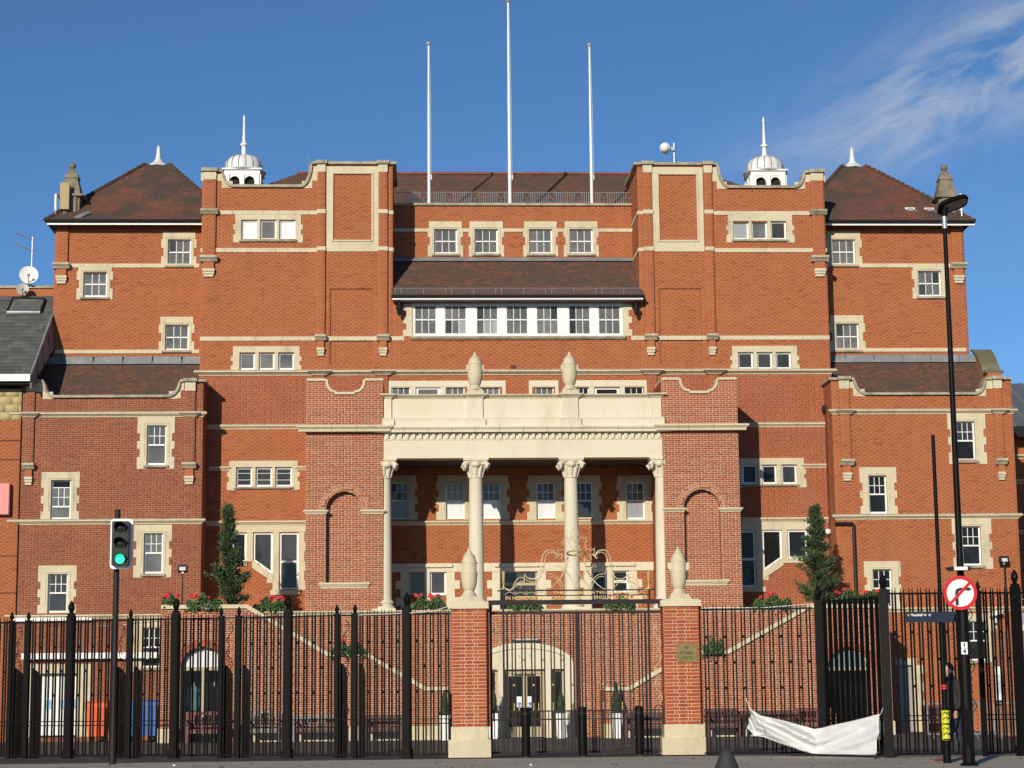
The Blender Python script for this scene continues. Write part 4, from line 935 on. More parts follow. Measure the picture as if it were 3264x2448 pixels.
# ---- main wall below the cornice
zter = Z(1630, 1942, YE); zen = Z(1630, 1460, YB+.1)
holes_L = []
holes_L += triple([(752.4,804),(814.7,867.5),(877.4,931)], 1489, 1551, (724.3,1468.7,956,1562), YT, 'bars', M_GLASS)
holes_L += triple([(2366.7,2415.4),(2429.4,2476.6),(2492,2540.8)], 1480.9, 1542.5, (2346,1460,2569.5,1553.6), YT, 'plain', alt=[M_GLASSD, M_GLASSD, M_GLASS])
def poly_window(pts, Y, glass, name='window', t=.075, rail=None):
    """casement with a slanting foot: pts = world (x, z) outline, clockwise from top left"""
    mb = MB(); n = len(pts); yf = Y+.06; cx = sum(p[0] for p in pts)/n; cz_ = sum(p[1] for p in pts)/n
    inn = []
    for i in range(n):
        p0, p, p1 = Vector(pts[i-1]), Vector(pts[i]), Vector(pts[(i+1) % n]); d0, d1 = (p-p0).normalized(), (p1-p).normalized()
        n0, n1 = Vector((d0.y, -d0.x)), Vector((d1.y, -d1.x)); b = (n0+n1); b = b/(b.length_squared)*2*t
        inn.append(p+b)
    V = [(p[0], yf, p[1]) for p in pts]+[(p[0], yf, p[1]) for p in inn]+[(p[0], yf+.06, p[1]) for p in inn]+[(p[0], yf+.06, p[1]) for p in pts]
    F = []
    for i in range(n):
        j = (i+1) % n; F += [(i, j, n+j, n+i), (n+i, n+j, 2*n+j, 2*n+i), (3*n+i, i, j, 3*n+j)]
    mb.add(V, F)
    if rail: mb.box(min(p[0] for p in inn), max(p[0] for p in inn), yf+.005, yf+.05, rail-rail*0-.04, rail+.04)
    w = mb.build(name, M_WHITE, pav); g = MB(); g.add([(p[0], yf+.04, p[1]) for p in inn], [tuple(range(n))]); g.build('pane', glass, w); return w
for s in (-1, 1):
    if s < 0:
        w1, w2, w3 = R(738.7,1696.5,786.2,1788.7,YT), R(806.6,1696.5,870.3,1786,YT), R(890,1696.5,952.5,1880.5,YT); zlo = Z(870, 1832, YT)
        sl = (w2[2], zlo); gl = (M_GLASSD, M_GLASS, M_GLASS)
    else:
        w1, w2, w3 = R(2511,1688,2574.8,1779,YT), R(2429.6,1688,2493.4,1779,YT), R(2346,1690,2410.6,1871,YT); zlo = Z(2430, 1822.5, YT)
        sl = (zlo, w2[2]); gl = (M_GLASSD, M_GLASSD, M_GLASSD)
    poly_window([(w1[0], w1[3]), (w1[1], w1[3]), (w1[1], w1[2]), (w1[0], w1[2])], YT, gl[0])
    poly_window([(w2[0], w2[3]), (w2[1], w2[3]), (w2[1], sl[1]), (w2[0], sl[0])], YT, gl[1])
    poly_window([(w3[0], w3[3]), (w3[1], w3[3]), (w3[1], w3[2]), (w3[0], w3[2])], YT, gl[2], rail=w3[2]+(w3[3]-w3[2])*.49)
    holes_L += [('r', w1[0], w1[1], w1[2], w1[3]),  ('r', w3[0], w3[1], w3[2], w3[3])]
    holes_L += [('r', w2[0]+(w2[1]-w2[0])*k/10, w2[0]+(w2[1]-w2[0])*(k+1)/10, sl[0]+(sl[1]-sl[0])*(k+.5)/10, w2[3]) for k in range(10)]
    mb = MB(); y0, y1 = YT-.03, YT+.14; zt_ = Z(850, 1676, YT); lo, hi = min(w1[0], w3[0]), max(w1[1], w3[1]); e = .28
    mb.box(lo-e, hi+e, y0, y1, w1[3], zt_)
    A = sorted([w1, w2, w3], key=lambda w: w[0])
    for wa, wb_ in zip(A, A[1:]): mb.box(wa[1], wb_[0], y0+.004, y1, min(wa[2], wb_[2]) if (wa is not w3 and wb_ is not w3) else zlo-.28, w1[3])
    # outer jambs with quoins
    for k in range(6):
        za = w1[2]+(w1[3]-w1[2])*k/3 if k < 3 else None
        if za is not None:
            h = (w1[3]-w1[2])/3; wd = .30 if k % 2 == 0 else .20
            if s < 0: mb.box(lo-wd, lo, y0, y1, za, za+h)
            else: mb.box(hi, hi+wd, y0, y1, za, za+h)
        h = (w3[3]-w3[2])/6; wd = .30 if k % 2 == 0 else .20
        if s < 0: mb.box(hi, hi+wd, y0, y1, w3[2]+k*h, w3[2]+(k+1)*h)
        else: mb.box(lo-.02, lo, y0, y1, w3[2]+k*h, w3[2]+(k+1)*h)
    # sill under the small light, slanted stone under the middle one, sill of the tall one
    mb.box(w1[0]-.24, w1[1]+.02, y0-.03, y1, w1[2]-.17, w1[2])
    za, zb_ = (w2[2], zlo) if s < 0 else (zlo, w2[2])
    mb.prism([(w2[0]-.02, za), (w2[1]+.02, zb_), (w2[1]+.02, zb_-.26), (w2[0]-.02, za-.26)], y0-.04, y1)
    xa, xb = (w3[0]-.30, w3[1]+.06) if s < 0 else (w3[0], w3[1]+.30)
    mb.box(xa, xb, y0-.05, y1, w3[2]-.17, w3[2])
    if s < 0: mb.box(w3[0]-.22, w3[0], y0-.01, y1, w3[2], zlo); mb.box(w3[0]-.42, w3[0]-.22, y0, y1, w3[2]+.25, zlo-.1)
    else: mb.box(w3[1], w3[1]+.22, y0-.01, y1, w3[2], zlo); mb.box(w3[1]+.22, w3[1]+.42, y0, y1, w3[2]+.25, zlo-.1)
    mb.build('stair_window_surround', M_STONE, pav)
# portico back wall: upper windows, ground floor openings, balcony openings
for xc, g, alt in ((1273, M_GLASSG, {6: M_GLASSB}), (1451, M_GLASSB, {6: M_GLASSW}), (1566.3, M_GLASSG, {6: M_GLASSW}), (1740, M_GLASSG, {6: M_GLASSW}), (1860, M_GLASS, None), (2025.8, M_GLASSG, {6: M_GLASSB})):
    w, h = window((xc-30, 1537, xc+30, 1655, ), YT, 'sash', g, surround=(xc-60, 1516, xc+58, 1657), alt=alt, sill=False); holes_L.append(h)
moulding('string_course', -4.85, 4.85, Z(1630, 1659, YT), Z(1630, 1673, YT), YT, .12)
gf = []
for rect, kind, g, fr_ in (((1304,1822,1354,1897), 'plain', M_GLASSG, M_BEIGE), ((1370,1822,1423,1897), 'plain', M_GLASS, M_WHITE), ((1596,1820,1714,1905), 'two', M_GLASS, M_BEIGE), ((1888,1818,1936,1925), 'plain', M_GLASSD, M_WHITE), ((1953,1818,2004.5,1890), 'two', M_GLASSD, M_WHITE)):
    w, h = window(rect, YT, kind, g, frame=fr_, sill=False, fr=.07); holes_L.append(h); gf.append(h)
mb = MB(); zt_, zb_ = Z(1630, 1794, YT), Z(1630, 1822, YT); mb.box(-4.85, 4.85, YT-.03, YT+.14, zb_+.01, zt_)
for (a, b) in ((gf[0], gf[1]), (gf[2], gf[2]), (gf[3], gf[4])):
    x0, x1 = a[1], b[2]; mb.box(x0-.22, x1+.22, YT-.12, YT-.03, zt_-.14, zt_-.03)
    if a is not b: mb.box(a[2], b[1], YT-.028, YT+.14, zter, zb_+.01)
    for k in range(5):
        h = (zb_-zter)/5; wd = .30 if k % 2 == 0 else .48; mb.box(x0-wd, x0, YT-.028, YT+.14, zter+k*h, zter+(k+1)*h); mb.box(x1, x1+wd, YT-.028, YT+.14, zter+k*h, zter+(k+1)*h)
mb.build('ground_floor_dressing', M_STONE2, pav)
zbal = Z(1630, 1358, YB)                       # balcony floor
for a, b, kind, in ((1248,1308,'three'), (1325,1404,'plain'), (1421,1481.5,'three'), (1534,1594,'three'), (1706.5,1766,'three'), (1829,1878,'three'), (1894.6,1976.5,'plain'), (1991.5,2052,'three')):
    g = M_GLASSG if a < 1800 else M_GLASSD
    w, h = window((a, 1233.5, b, 1330), YT, kind, g, sill=False, fr=.10 if kind == 'plain' else .04, rec=.06); holes_L.append(h)
mb = MB(); zt_, zb_ = Z(1630, 1213, YT), Z(1630, 1234, YT)
for a, b in ((1237,1500),(1516,1612),(1686,1780),(1820,2064)):
    xa, xb = X(a, 1230, YT), X(b, 1230, YT); mb.box(xa, xb, YT-.03, YT+.12, zb_, zt_); mb.box(xa, xa+.12, YT-.029, YT+.12, zbal, zb_); mb.box(xb-.12, xb, YT-.029, YT+.12, zbal, zb_)
    mb.box(xa+.12, xb-.12, YT-.045, YT+.1, zb_+.03, zb_+.06)
for a, b in ((1308,1325),(1404,1421),(1976.5,1991.5),(1878,1894.6)): mb.box(X(a, 1250, YT), X(b, 1250, YT), YT-.028, YT+.12, zbal, zb_)
mb.build('balcony_window_dressing', M_STONE2, pav)
kx1i = kx1
z1370 = Z(800, 1362, YT)
bxi = -X(1221, 1450, YB)
wall(pav, region(-kx1i-.3, -bxi, holes_L), z1370, zc-.02, YT, 'mid'); wall(pav, region(-kx1i-.3, -bxi, holes_L), zter, z1370, YT, 'or')
wall(pav, region(bxi, kx1i+.3, holes_L), z1370, zc-.02, YT, 'mid'); wall(pav, region(bxi, kx1i+.3, holes_L), zter, z1370, YT, 'mid')
wall(pav, region(-bxi, bxi, holes_L), zter, zc-.02, YT, 'or')
mb = MB(); mb.box(-kx1i-.3, kx1i+.3, YT+.345, YT+.6, YARD, zc); mb.build('main_core', M_DARK, pav)
for s in (-1, 1):
    a, b = (-kx1i-.2, -6.5) if s < 0 else (6.5, kx1i+.2)
    moulding('string_course', a, b, Z(800, 1355.5, YT), Z(800, 1368.5, YT), YT, .13, M_STONE, ends=False)
    mb = MB(); mb.box(a, b, YT-.11, YT+.1, Z(800, 1355.5, YT)+.002, Z(800, 1355.5, YT)+.03); mb.build('string_weathering', M_STONEW, pav)
    moulding('string_course', a, b, Z(800, 1660, YT), Z(800, 1676, YT), YT, .13, M_STONE, ends=False)
    yy = (1487, 1499) if s < 0 else (1478.5, 1490.5)
    xs = ((X(668, 1490, YT), X(735, 1490, YT)), (X(945, 1490, YT), X(985, 1490, YT))) if s < 0 else ((X(2556, 1490, YT), X(2634, 1490, YT)),)
    for xa, xb in xs: moulding('string_course', xa, xb, Z(800 if s < 0 else 2590, yy[0], YT), Z(800 if s < 0 else 2590, yy[1], YT), YT, .10, M_STONE, ends=False)
# small vent above the balcony
a, b, c, d = R(1628, 1163, 1646, 1178, YT); mb = MB(); mb.box(a, b, YT-.012, YT+.02, c, d); mb.build('air_brick', mat('air_brick', (.10,.03,.025), .8), pav)
# ---- entrance bays
def voussoirs(xc, zsp, r0, r1, n, Y, m, depth=.1, rise=None):
    mb = MB(); th = .016
    for k in range(n):
        a0, a1 = math.pi*k/n+th/r0/2*1.2, math.pi*(k+1)/n-th/r0/2*1.2
        sc = (rise/r0) if rise else 1
        P_ = [(xc-r*math.cos(a), zsp+(r*sc if not rise else r*sc)*math.sin(a)) for r, a in ((r0+th/2, a0), (r1-th/2, a0), (r1-th/2, a1), (r0+th/2, a1))]
        mb.prism(P_, Y-.013+rnd.uniform(-.003, .003), Y+depth)
    return mb
for s in (-1, 1):
    ox, ix = -X(976, 1450, YB), bxi
    x0, x1 = (-ox, -ix) if s < 0 else (ix, ox)
    zt_ = Z(1100, 1214, YB); zl = Z(1100, 1257, YB); xc = X(1098.4, 1624, YB); rin, rout = 58.5/6262*66.0*1.02, 80/6262*66.0*1.02
    zsp = Z(1098, 1624.4, YB); zsill = Z(1098, 1860, YB)
    f = 1 if s < 0 else -1
    pr = [(X(976, 1213, YB), zt_), (X(1036, 1215, YB), zt_)]+arc(X(1038, 1215, YB), zt_, X(1066, 1250, YB), zl+.06, 8)+[(X(1069, 1256, YB), zl), (X(1130, 1256, YB), zl), (X(1133, 1252, YB), zl+.06)]+list(reversed(arc(X(1165, 1215, YB), zt_, X(1135, 1250, YB), zl+.06, 8)))[1:]+[(X(1167, 1214, YB), zt_), (-ix, zt_)]
    pr[0] = (-ox, zt_)
    if s > 0: pr = [(-x, z) for x, z in reversed(pr)]; xc = -xc
    top2 = [(x, z) for x, z in pr]
    wall(pav, region(x0, x1, [('a', xc, rin, zsill, zsp)], top=top2), zter, zt_, YB, 'bay', single=150)
    coping('coping', pr, YB, .085, -.05, .42, M_STONE)
    n = len(pr); mb = MB(); mb.add([(x, YB+.34, zl-.4) for x, z in pr]+[(x, YB+.34, z-.004) for x, z in pr], [(i, i+1, n+i+1, n+i) for i in range(n-1)]); mb.build('parapet_back', M_MO_BAY, pav)
    # niche: sunk back, jamb and soffit
    wall(pav, region(xc-rin-.05, xc+rin+.05), zsill-.1, zsp+rin+.1, YB+.28, 'bay', name='niche_back')
    mb = MB(); pts = [(xc-rin, zsill)]+[(xc-rin*math.cos(math.pi*k/20), zsp+rin*math.sin(math.pi*k/20)) for k in range(21)]+[(xc+rin, zsill)]; n = len(pts)
    mb.add([(x, YB-.004, z) for x, z in pts]+[(x, YB+.29, z) for x, z in pts], [(i, i+1, n+i+1, n+i) for i in range(n-1)]); mb.build('niche_reveal', M_BR_BAY, pav)
    rm = (rin+rout)/2
    voussoirs(xc, zsp, rin, rm, 34, YB-.004, M_BR_BAY).build('arch_ring', M_BR_BAY, pav); voussoirs(xc, zsp, rm, rout, 42, YB-.004, M_BR_BAY).build('arch_ring', M_BR_BAY, pav)
    pts = [(xc-rin*math.cos(math.pi*k/24), zsp+rin*math.sin(math.pi*k/24)) for k in range(25)]+[(xc+rout*math.cos(math.pi*k/24), zsp+rout*math.sin(math.pi*k/24)) for k in range(25)]
    mb = MB(); mb.prism(pts, YB-.0115, YB+.02); mb.build('arch_mortar', M_MO_BAY, pav)
    for a, b in ((x0, xc-rin), (xc+rin, x1)): moulding('impost', a, b, Z(1098, 1625, YB), Z(1098, 1638.5, YB), YB, .09, M_STONE)
    moulding('niche_sill', xc-rin-.14, xc+rin+.14, zsill+.04, zsill-.16, YB, .10, M_STONE)
    corona('cornice', x0, x1, Z(1098, 1358, YB), Z(1098, 1378, YB), YB, .34, M_STONE)
    # flanks
    for fx, d in ((x0, -1), (x1, 1)):
        wall(pav, region(YB, YT), zter, zt_ if True else 0, style='bay', fr=((fx, 0, 0), (0, 1, 0), (d, 0, 0)))
        mb = MB(); mb.box(min(fx, fx-d*.36), max(fx, fx-d*.36), YB+.42, YB+1.9, zt_-.3, zt_+.085); mb.build('coping', M_STONE, pav)
    mb = MB(); mb.box(x0+.02, x1-.02, YB+.40, YT+.1, zter, Z(1098, 1357, YB)); mb.build('bay_core', M_MO_BAY, pav)
# ---- portico: columns, entablature, balcony
cpx = [(1237,), (1514.3,), (1817.9,), (2102,)]
colx = [-4.93, X(1514.3, 1566, YB+.25), X(1817.9, 1566, YB+.25), 4.93]
colx = [X(1224.5, 1566, YB+.25), (colx[1]-colx[2])/2, (colx[2]-colx[1])/2, -X(1224.5, 1566, YB+.25)]
zcap = zen; yc = YB+.30
for i, cx in enumerate(colx):
    zb0 = zter; col = MB()
    hgt = zcap-zb0; r0, r1 = .262, .222
    prof = [(r0*1.45, 0), (r0*1.45, .10), (r0*1.40, .14), (r0*1.18, .17), (r0*1.15, .22), (r0*1.28, .27), (r0*1.22, .33), (r0*1.04, .37), (r0, .44)]
    for k in range(1, 9):
        t = k/8; prof.append((r0+(r1-r0)*t**1.7, .44+(hgt-.44-.68)*t))
    zt_ = hgt-.68; prof += [(r1*1.16, zt_+.01), (r1*1.16, zt_+.05), (r1*1.0, zt_+.06), (r1*1.15, zt_+.25), (r1*1.42, zt_+.42), (r1*1.50, zt_+.56)]
    col.lathe(prof, cx, yc, zb0, 32); c_ = col.build('column', M_STONE2, pav, True)
    mb = MB(); mb.box(cx-r0*1.5, cx+r0*1.5, yc-r0*1.5, yc+r0*1.5, zb0-.02, zb0+.07); mb.build('column_plinth', M_STONE2, c_)
    cap = MB(); zz = zb0+zt_+.46
    sides = (1,) if i == 0 else ((-1,) if i == 3 else (-1, 1))
    for sx in sides:
        for sy in (-1, 1):                                     # corner scrolls
            cap.tube([(cx+sx*.18, yc+sy*.22, zz+.06), (cx+sx*.33, yc+sy*.30, zz+.05), (cx+sx*.40, yc+sy*.33, zz-.03), (cx+sx*.36, yc+sy*.32, zz-.10), (cx+sx*.30, yc+sy*.30, zz-.06)], [.06, .095, .11, .09, .04], 8)
    for d in ((0, -1), (1, 0), (-1, 0), (0, 1)):
        if len(sides) == 1 and d[0] == -sides[0]: continue
        cap.ball((cx+d[0]*.27+(sides[0]*.10 if len(sides) == 1 and d[0] == 0 else 0), yc+d[1]*.27, zz), .165, 12, 8, .75)
    for k in range(10):                                        # leaves up the bell
        a = 2*math.pi*k/10+.3; ca, sa = math.cos(a), math.sin(a)
        cap.tube([(cx+ca*r1*1.0, yc+sa*r1*1.0, zb0+zt_+.06), (cx+ca*r1*1.14, yc+sa*r1*1.14, zb0+zt_+.22), (cx+ca*r1*1.42, yc+sa*r1*1.42, zb0+zt_+.38), (cx+ca*r1*1.56, yc+sa*r1*1.56, zb0+zt_+.42)], [.045, .06, .05, .025], 6)
    cap.build('capital', M_STONE2, c_, True)
    mb = MB(); lo_, hi_ = (-.43 if -1 in sides else -.02), (.43 if 1 in sides else .02); mb.box(cx+lo_, cx+hi_, yc-.40, yc+.40, zcap-.085, zcap-.002); mb.box(cx+lo_*.88, cx+hi_*.88, yc-.36, yc+.36, zcap-.13, zcap-.085); mb.build('abacus', M_STONE2, c_)
E0, E1 = -bxi+.02, bxi-.02
z_dent0, z_dent1 = Z(1630, 1399.7, YB), Z(1630, 1383, YB); z_cor0, z_cor1 = Z(1630, 1378, YB), Z(1630, 1358.5, YB)
mb = MB(); mb.box(E0, E1, YB+.0, YB+.62, zen, z_dent0); mb.box(E0, E1, YB+.06, YB+.62, z_dent0, z_cor1-.01); mb.box(E0, E1, YB-.02, YB+.05, z_dent0-.02, z_dent0+.02)
ent = mb.build('entablature', M_STONE2, pav)
n = 42; dm = hide_free(MB().box(-.055, .055, -.075, .06, 0, z_dent1-z_dent0-.02).build('dentil', M_STONE2))
for k in range(n): inst('dentil', dm, ent, (E0+(E1-E0)*(k+.5)/n, YB+.02, z_dent0+.02))
corona('cornice', E0-.12, E1+.12, z_cor1, z_cor0, YB, .26, M_STONE2)
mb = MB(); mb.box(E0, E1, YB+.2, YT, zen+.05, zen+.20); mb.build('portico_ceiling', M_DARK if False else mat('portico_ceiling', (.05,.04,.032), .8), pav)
mb = MB(); mb.box(E0, E1, YB+.2, YT, zbal-.06, zbal); mb.build('balcony_floor', M_STONEW, pav)
zbc0, zbc1 = Z(1630, 1268, YB), Z(1630, 1256, YB); zbp = Z(1630, 1332, YB)
mb = MB(); mb.box(E0, E1, YB+.08, YB+.33, z_cor1, zbc0); mb.prismx([(YB+.08, z_cor1-.0), (YB-.06, z_cor1), (YB-.06, zbp-.05), (YB+.08, zbp+.03)], E0, E1); bal = mb.build('balcony_parapet', M_STONE2, pav)
moulding('balcony_coping', E0, E1, zbc1, zbc0, YB+.08, .16, M_STONE, ends=False, back=.32)
for pxa, pxb in ((1227.7, 1248), (1487.7, 1539.4), (1792, 1843.7), (2077, 2108)):
    xa, xb = X(pxa, 1300, YB), X(pxb, 1300, YB); xa, xb = max(xa, E0), min(xb, E1)
    mb = MB(); mb.box(xa, xb, YB+.0, YB+.36, zbp, zbc0); mb.prismx([(YB+.3, z_cor1), (YB-.16, z_cor1), (YB-.16, zbp-.08), (YB-.0, zbp+.02), (YB+.3, zbp+.02)], xa-.09, xb+.09); mb.build('parapet_die', M_STONE2, bal)
    moulding('die_cap', xa, xb, zbc1+.015, zbc0, YB, .17, M_STONE, back=.36)
def urn(name, lab, cx, cy, zb, H, grp, rs=1.):
    o = thing(name, lab, 'urn', (cx, cy, zb), grp); u = H/655.
    mb = MB(); mb.lathe([(115*u, 60*u), (104*u, 70*u), (78*u, 105*u), (64*u, 128*u), (60*u, 135*u), (72*u, 150*u), (88*u, 205*u), (97*u, 270*u), (101*u, 330*u), (104*u, 366*u), (97*u, 369*u), (97*u, 462*u), (101*u, 466*u), (101*u, 478*u), (88*u, 482*u), (88*u, 512*u), (76*u, 515*u), (76*u, 556*u), (66*u, 560*u), (36*u, 602*u), (16*u, 622*u), (14*u, 655*u)], cx, cy, zb, 28); mb.v = [(cx+(a-cx)*rs, cy+(b-cy)*rs, c) for a, b, c in mb.v]; mb.build('body', M_STONE, o, True)
    mb = MB(); w = 132*u; mb.box(cx-w, cx+w, cy-w, cy+w, zb, zb+34*u); mb.box(cx-w*.86, cx+w*.86, cy-w*.86, cy+w*.86, zb+34*u, zb+66*u); mb.build('plinth', M_STONE, o)
    for sx in (-1, 1):
        mb = MB(); mb.prism([(cx+sx*90*u, zb+455*u), (cx+sx*134*u, zb+455*u), (cx+sx*134*u, zb+385*u), (cx+sx*98*u, zb+350*u), (cx+sx*90*u, zb+350*u)], cy-34*u, cy+34*u); mb.build('handle', M_STONE, o)
    return o
for i, (a, lab) in enumerate(((colx[1], 'cream stone urn on the left of the balcony parapet'), (colx[2], 'cream stone urn on the right of the balcony parapet'))):
    urn('stone_urn', lab, a, YB+.2, zbc1+.02, Z(1514, 1123, YB+.2)-zbc1-.02, 'urns on the balcony', 1.16)
# ---- terrace, stair walls and entrance
ex0, ex1 = -X(1829, 2150, YE), X(1829, 2150, YE); ex0 = X(1516, 2150, YE); exc = (ex0+ex1)/2; erad = (ex1-ex0)/2
zspr = Z(1672, 2120, YE); zcrw = Z(1672, 2048, YE)
ter_x = -X(512, 2100, YS)
wall(pav, region(-ter_x, ter_x, [('a', exc, erad-.02, YARD, zspr, zcrw-zspr-.02)]), YARD, zter-.13, YE, 'bay', name='terrace_wall', single=150)
moulding('terrace_coping', -ter_x, ter_x, zter, zter-.14, YE, .13, M_STONE, back=.4)
mb = MB(); mb.box(-ter_x, ter_x, YE+.3, YT+.3, zter-.3, zter-.01); mb.build('terrace_floor', M_STONEW, pav)
prL = [at(x, y, YS) for x, y in ((512, 1946), (785, 1937), (1042, 2090), (1163, 2087), (1353, 2199), (1428, 2199))]
prL = [(p.x, p.z) for p in prL]; prL[0] = (-ter_x, prL[1][1]); zmid = (prL[2][1]+prL[3][1])/2; prL[2] = (prL[2][0], zmid); prL[3] = (prL[3][0], zmid)
prR = [at(x, y, YS) for x, y in ((1927, 2199), (2008, 2199), (2200, 2083), (2322, 2082), (2580, 1937), (2840, 1933))]; prR = [(p.x, p.z) for p in prR]; prR[-1] = (ter_x, prR[-2][1]); prR[0] = (prR[0][0], prR[1][1]); prR[3] = (prR[3][0], prR[2][1])
gl_c = at(645, 2125, YS); gr_c = at(2706, 2125, YS)
for s in (-1, 1):
    pr = prL if s < 0 else prR
    cpt = gl_c if s < 0 else gr_c; rr = .70; rise = .64; zsp_ = cpt.z
    hole = ('a', cpt.x, rr, YARD, zsp_, rise)
    wall(pav, region(pr[0][0], pr[-1][0], [hole], top=pr), YARD, max(z for x, z in pr), YS, 'bay', name='stair_wall')
    coping('stair_coping', [(x, z-.02) for x, z in pr], YS, .13, -.09, .38, M_STONE)
    mb = MB()
    for i_, za, zb_, ivs in rows_of(region(pr[0][0], pr[-1][0], [hole], top=pr), YARD, max(z for x, z in pr), .12):
        for xa, xb in ivs: mb.add([(xa, YS+.36, za), (xb, YS+.36, za), (xb, YS+.36, zb_), (xa, YS+.36, zb_)], [(0, 1, 2, 3)])
    mb.build('stair_wall_back', M_MO_BAY, pav)
    for fx, d in ((pr[0][0], -1), (pr[-1][0], 1)):
        zz = pr[0][1] if fx == pr[0][0] else pr[-1][1]
        wall(pav, region(YS, YE), YARD, zz, style='bay', fr=((fx, 0, 0), (0, 1, 0), (d, 0, 0)))
    # steps behind the wall
    mb = MB()
    for (xa, za), (xb, zb_) in zip(pr, pr[1:]):
        k = max(1, int(abs(zb_-za)/.17))
        for i in range(k):
            t0, t1 = i/k, (i+1)/k; zz = min(za+(zb_-za)*t0, za+(zb_-za)*t1)-.55; mb.box(xa+(xb-xa)*t0, xa+(xb-xa)*t1, YS+.37, YE-.02, zz-.3, zz)
    mb.build('steps', M_STONEW, pav)
    # plinth, broken at the arch
    zp = Z(1630, 2310, YS); mb = MB()
    for a, b in minus([(pr[0][0]-.05, pr[-1][0]+.05)], cpt.x-rr-.02, cpt.x+rr+.02): mb.box(a, b, YS-.07, YS+.1, YARD, zp)
    mb.build('plinth', M_STONE, pav)
    # arched shop window / door
    voussoirs(cpt.x, zsp_, rr, rr+.24, 26, YS-.004, M_BR_BAY, rise=rise).build('arch_ring', M_BR_BAY, pav)
    P0 = [(cpt.x-rr*math.cos(math.pi*k/20), zsp_+rise*math.sin(math.pi*k/20)) for k in range(21)]
    mb = MB(); pts = [(cpt.x-rr, YARD)]+P0+[(cpt.x+rr, YARD)]; n = len(pts); mb.add([(x, YS-.003, z) for x, z in pts]+[(x, YS+.34, z) for x, z in pts], [(i, i+1, n+i+1, n+i) for i in range(n-1)]); mb.build('arch_reveal', M_BR_BAY, pav)
    mb = MB(); yf = YS+.24; t = .07; xl, xr = cpt.x-rr, cpt.x+rr
    mb.box(xl, xl+t, yf, yf+.08, YARD, zsp_); mb.box(xr-t, xr, yf, yf+.08, YARD, zsp_); mb.box(xl+t, xr-t, yf, yf+.08, zsp_-.12, zsp_); mb.box(cpt.x-.035, cpt.x+.035, yf, yf+.08, YARD, zsp_-.12)
    inn = [(cpt.x-(rr-t)*math.cos(math.pi*k/20), zsp_+(rise-t)*math.sin(math.pi*k/20)) for k in range(21)]
    mb.add([(x, yf, z) for x, z in P0]+[(x, yf, z) for x, z in inn], [(i, i+1, 21+i+1, 21+i) for i in range(20)])
    w = mb.build('arched_window' if s < 0 else 'arched_doorway', M_BEIGE, pav)
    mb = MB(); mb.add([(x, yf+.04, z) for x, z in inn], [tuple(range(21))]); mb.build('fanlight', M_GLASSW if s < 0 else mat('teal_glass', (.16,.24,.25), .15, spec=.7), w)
    glp = mat('shop_glass', (.02, .02, .022), .03, spec=.6)
    glp.node_tree.nodes['Principled BSDF'].inputs['Alpha'].default_value = .35
    for a, b in ((xl+t, cpt.x-.035), (cpt.x+.035, xr-t)): mb = MB(); mb.add([(a, yf+.04, YARD+.02), (b, yf+.04, YARD+.02), (b, yf+.04, zsp_-.12), (a, yf+.04, zsp_-.12)], [(0, 1, 2, 3)]); mb.build('pane', glp, w)
    mb = MB(); mb.box(xl-.2, xr+.2, YS+1.35, YS+1.4, YARD, zsp_+rise); mb.box(xl-.25, xl-.2, YS+.36, YS+1.4, YARD, zsp_+rise); mb.box(xr+.2, xr+.25, YS+.36, YS+1.4, YARD, zsp_+rise); mb.box(xl-.2, xr+.2, YS+.35, YS+1.4, zsp_+rise, zsp_+rise+.05); mb.build('shop_interior', M_DARK, w)
# stonework of the main entrance
mb = MB(); pts = [(ex0, YARD)]+[(exc-erad*math.cos(math.pi*k/30), zspr+(zcrw-zspr)*math.sin(math.pi*k/30)) for k in range(31)]+[(ex1, YARD)]
dr = R(1607, 2133, 1737, 2345, YE); zdt = dr[3]
sl = [R(1518, 2132, 1590, 2345, YE), R(1760, 2132, 1802, 2345, YE)]; sl[0] = (2*exc-sl[1][1], 2*exc-sl[1][0], sl[1][2], sl[1][3]); dxm = (dr[0]+dr[1])/2; dr = (exc-(dr[1]-dr[0])/2, exc+(dr[1]-dr[0])/2, dr[2], dr[3])
head = [(x, z) for x, z in pts if z > zdt]; head = [(ex0, zdt)]+head+[(ex1, zdt)]
mb.prism(head, YE-.06, YE+.3)
for a, b in ((ex0, sl[0][0]), (sl[0][1], dr[0]), (dr[1], sl[1][0]), (sl[1][1], ex1)): mb.box(a, b, YE-.055, YE+.3, YARD, zdt)
entr = mb.build('entrance_surround', M_STONE2, pav)
mb = MB(); k2 = .83; p2 = [(exc-erad*k2*math.cos(math.pi*k/30)*1.12, zspr+(zcrw-zspr)*(k2-.1)*math.sin(math.pi*k/30)) for k in range(4, 27)]
mb.tube([(x, YE-.062, z) for x, z in p2], .012, 5); mb.tube([(exc-.22, YE-.062, zspr+.35), (exc-.16, YE-.062, zspr+.28), (exc-.2, YE-.062, zspr+.22)], .010, 4); mb.tube([(exc-.02, YE-.062, zspr+.40), (exc+.03, YE-.062, zspr+.42), (exc+.03, YE-.062, zspr+.24)], .010, 4); mb.tube([(exc+.14, YE-.062, zspr+.36), (exc+.22, YE-.062, zspr+.30), (exc+.16, YE-.062, zspr+.24)], .010, 4); mb.build('carved_lines', mat('carving_shadow', (.26,.22,.15), .9), entr)
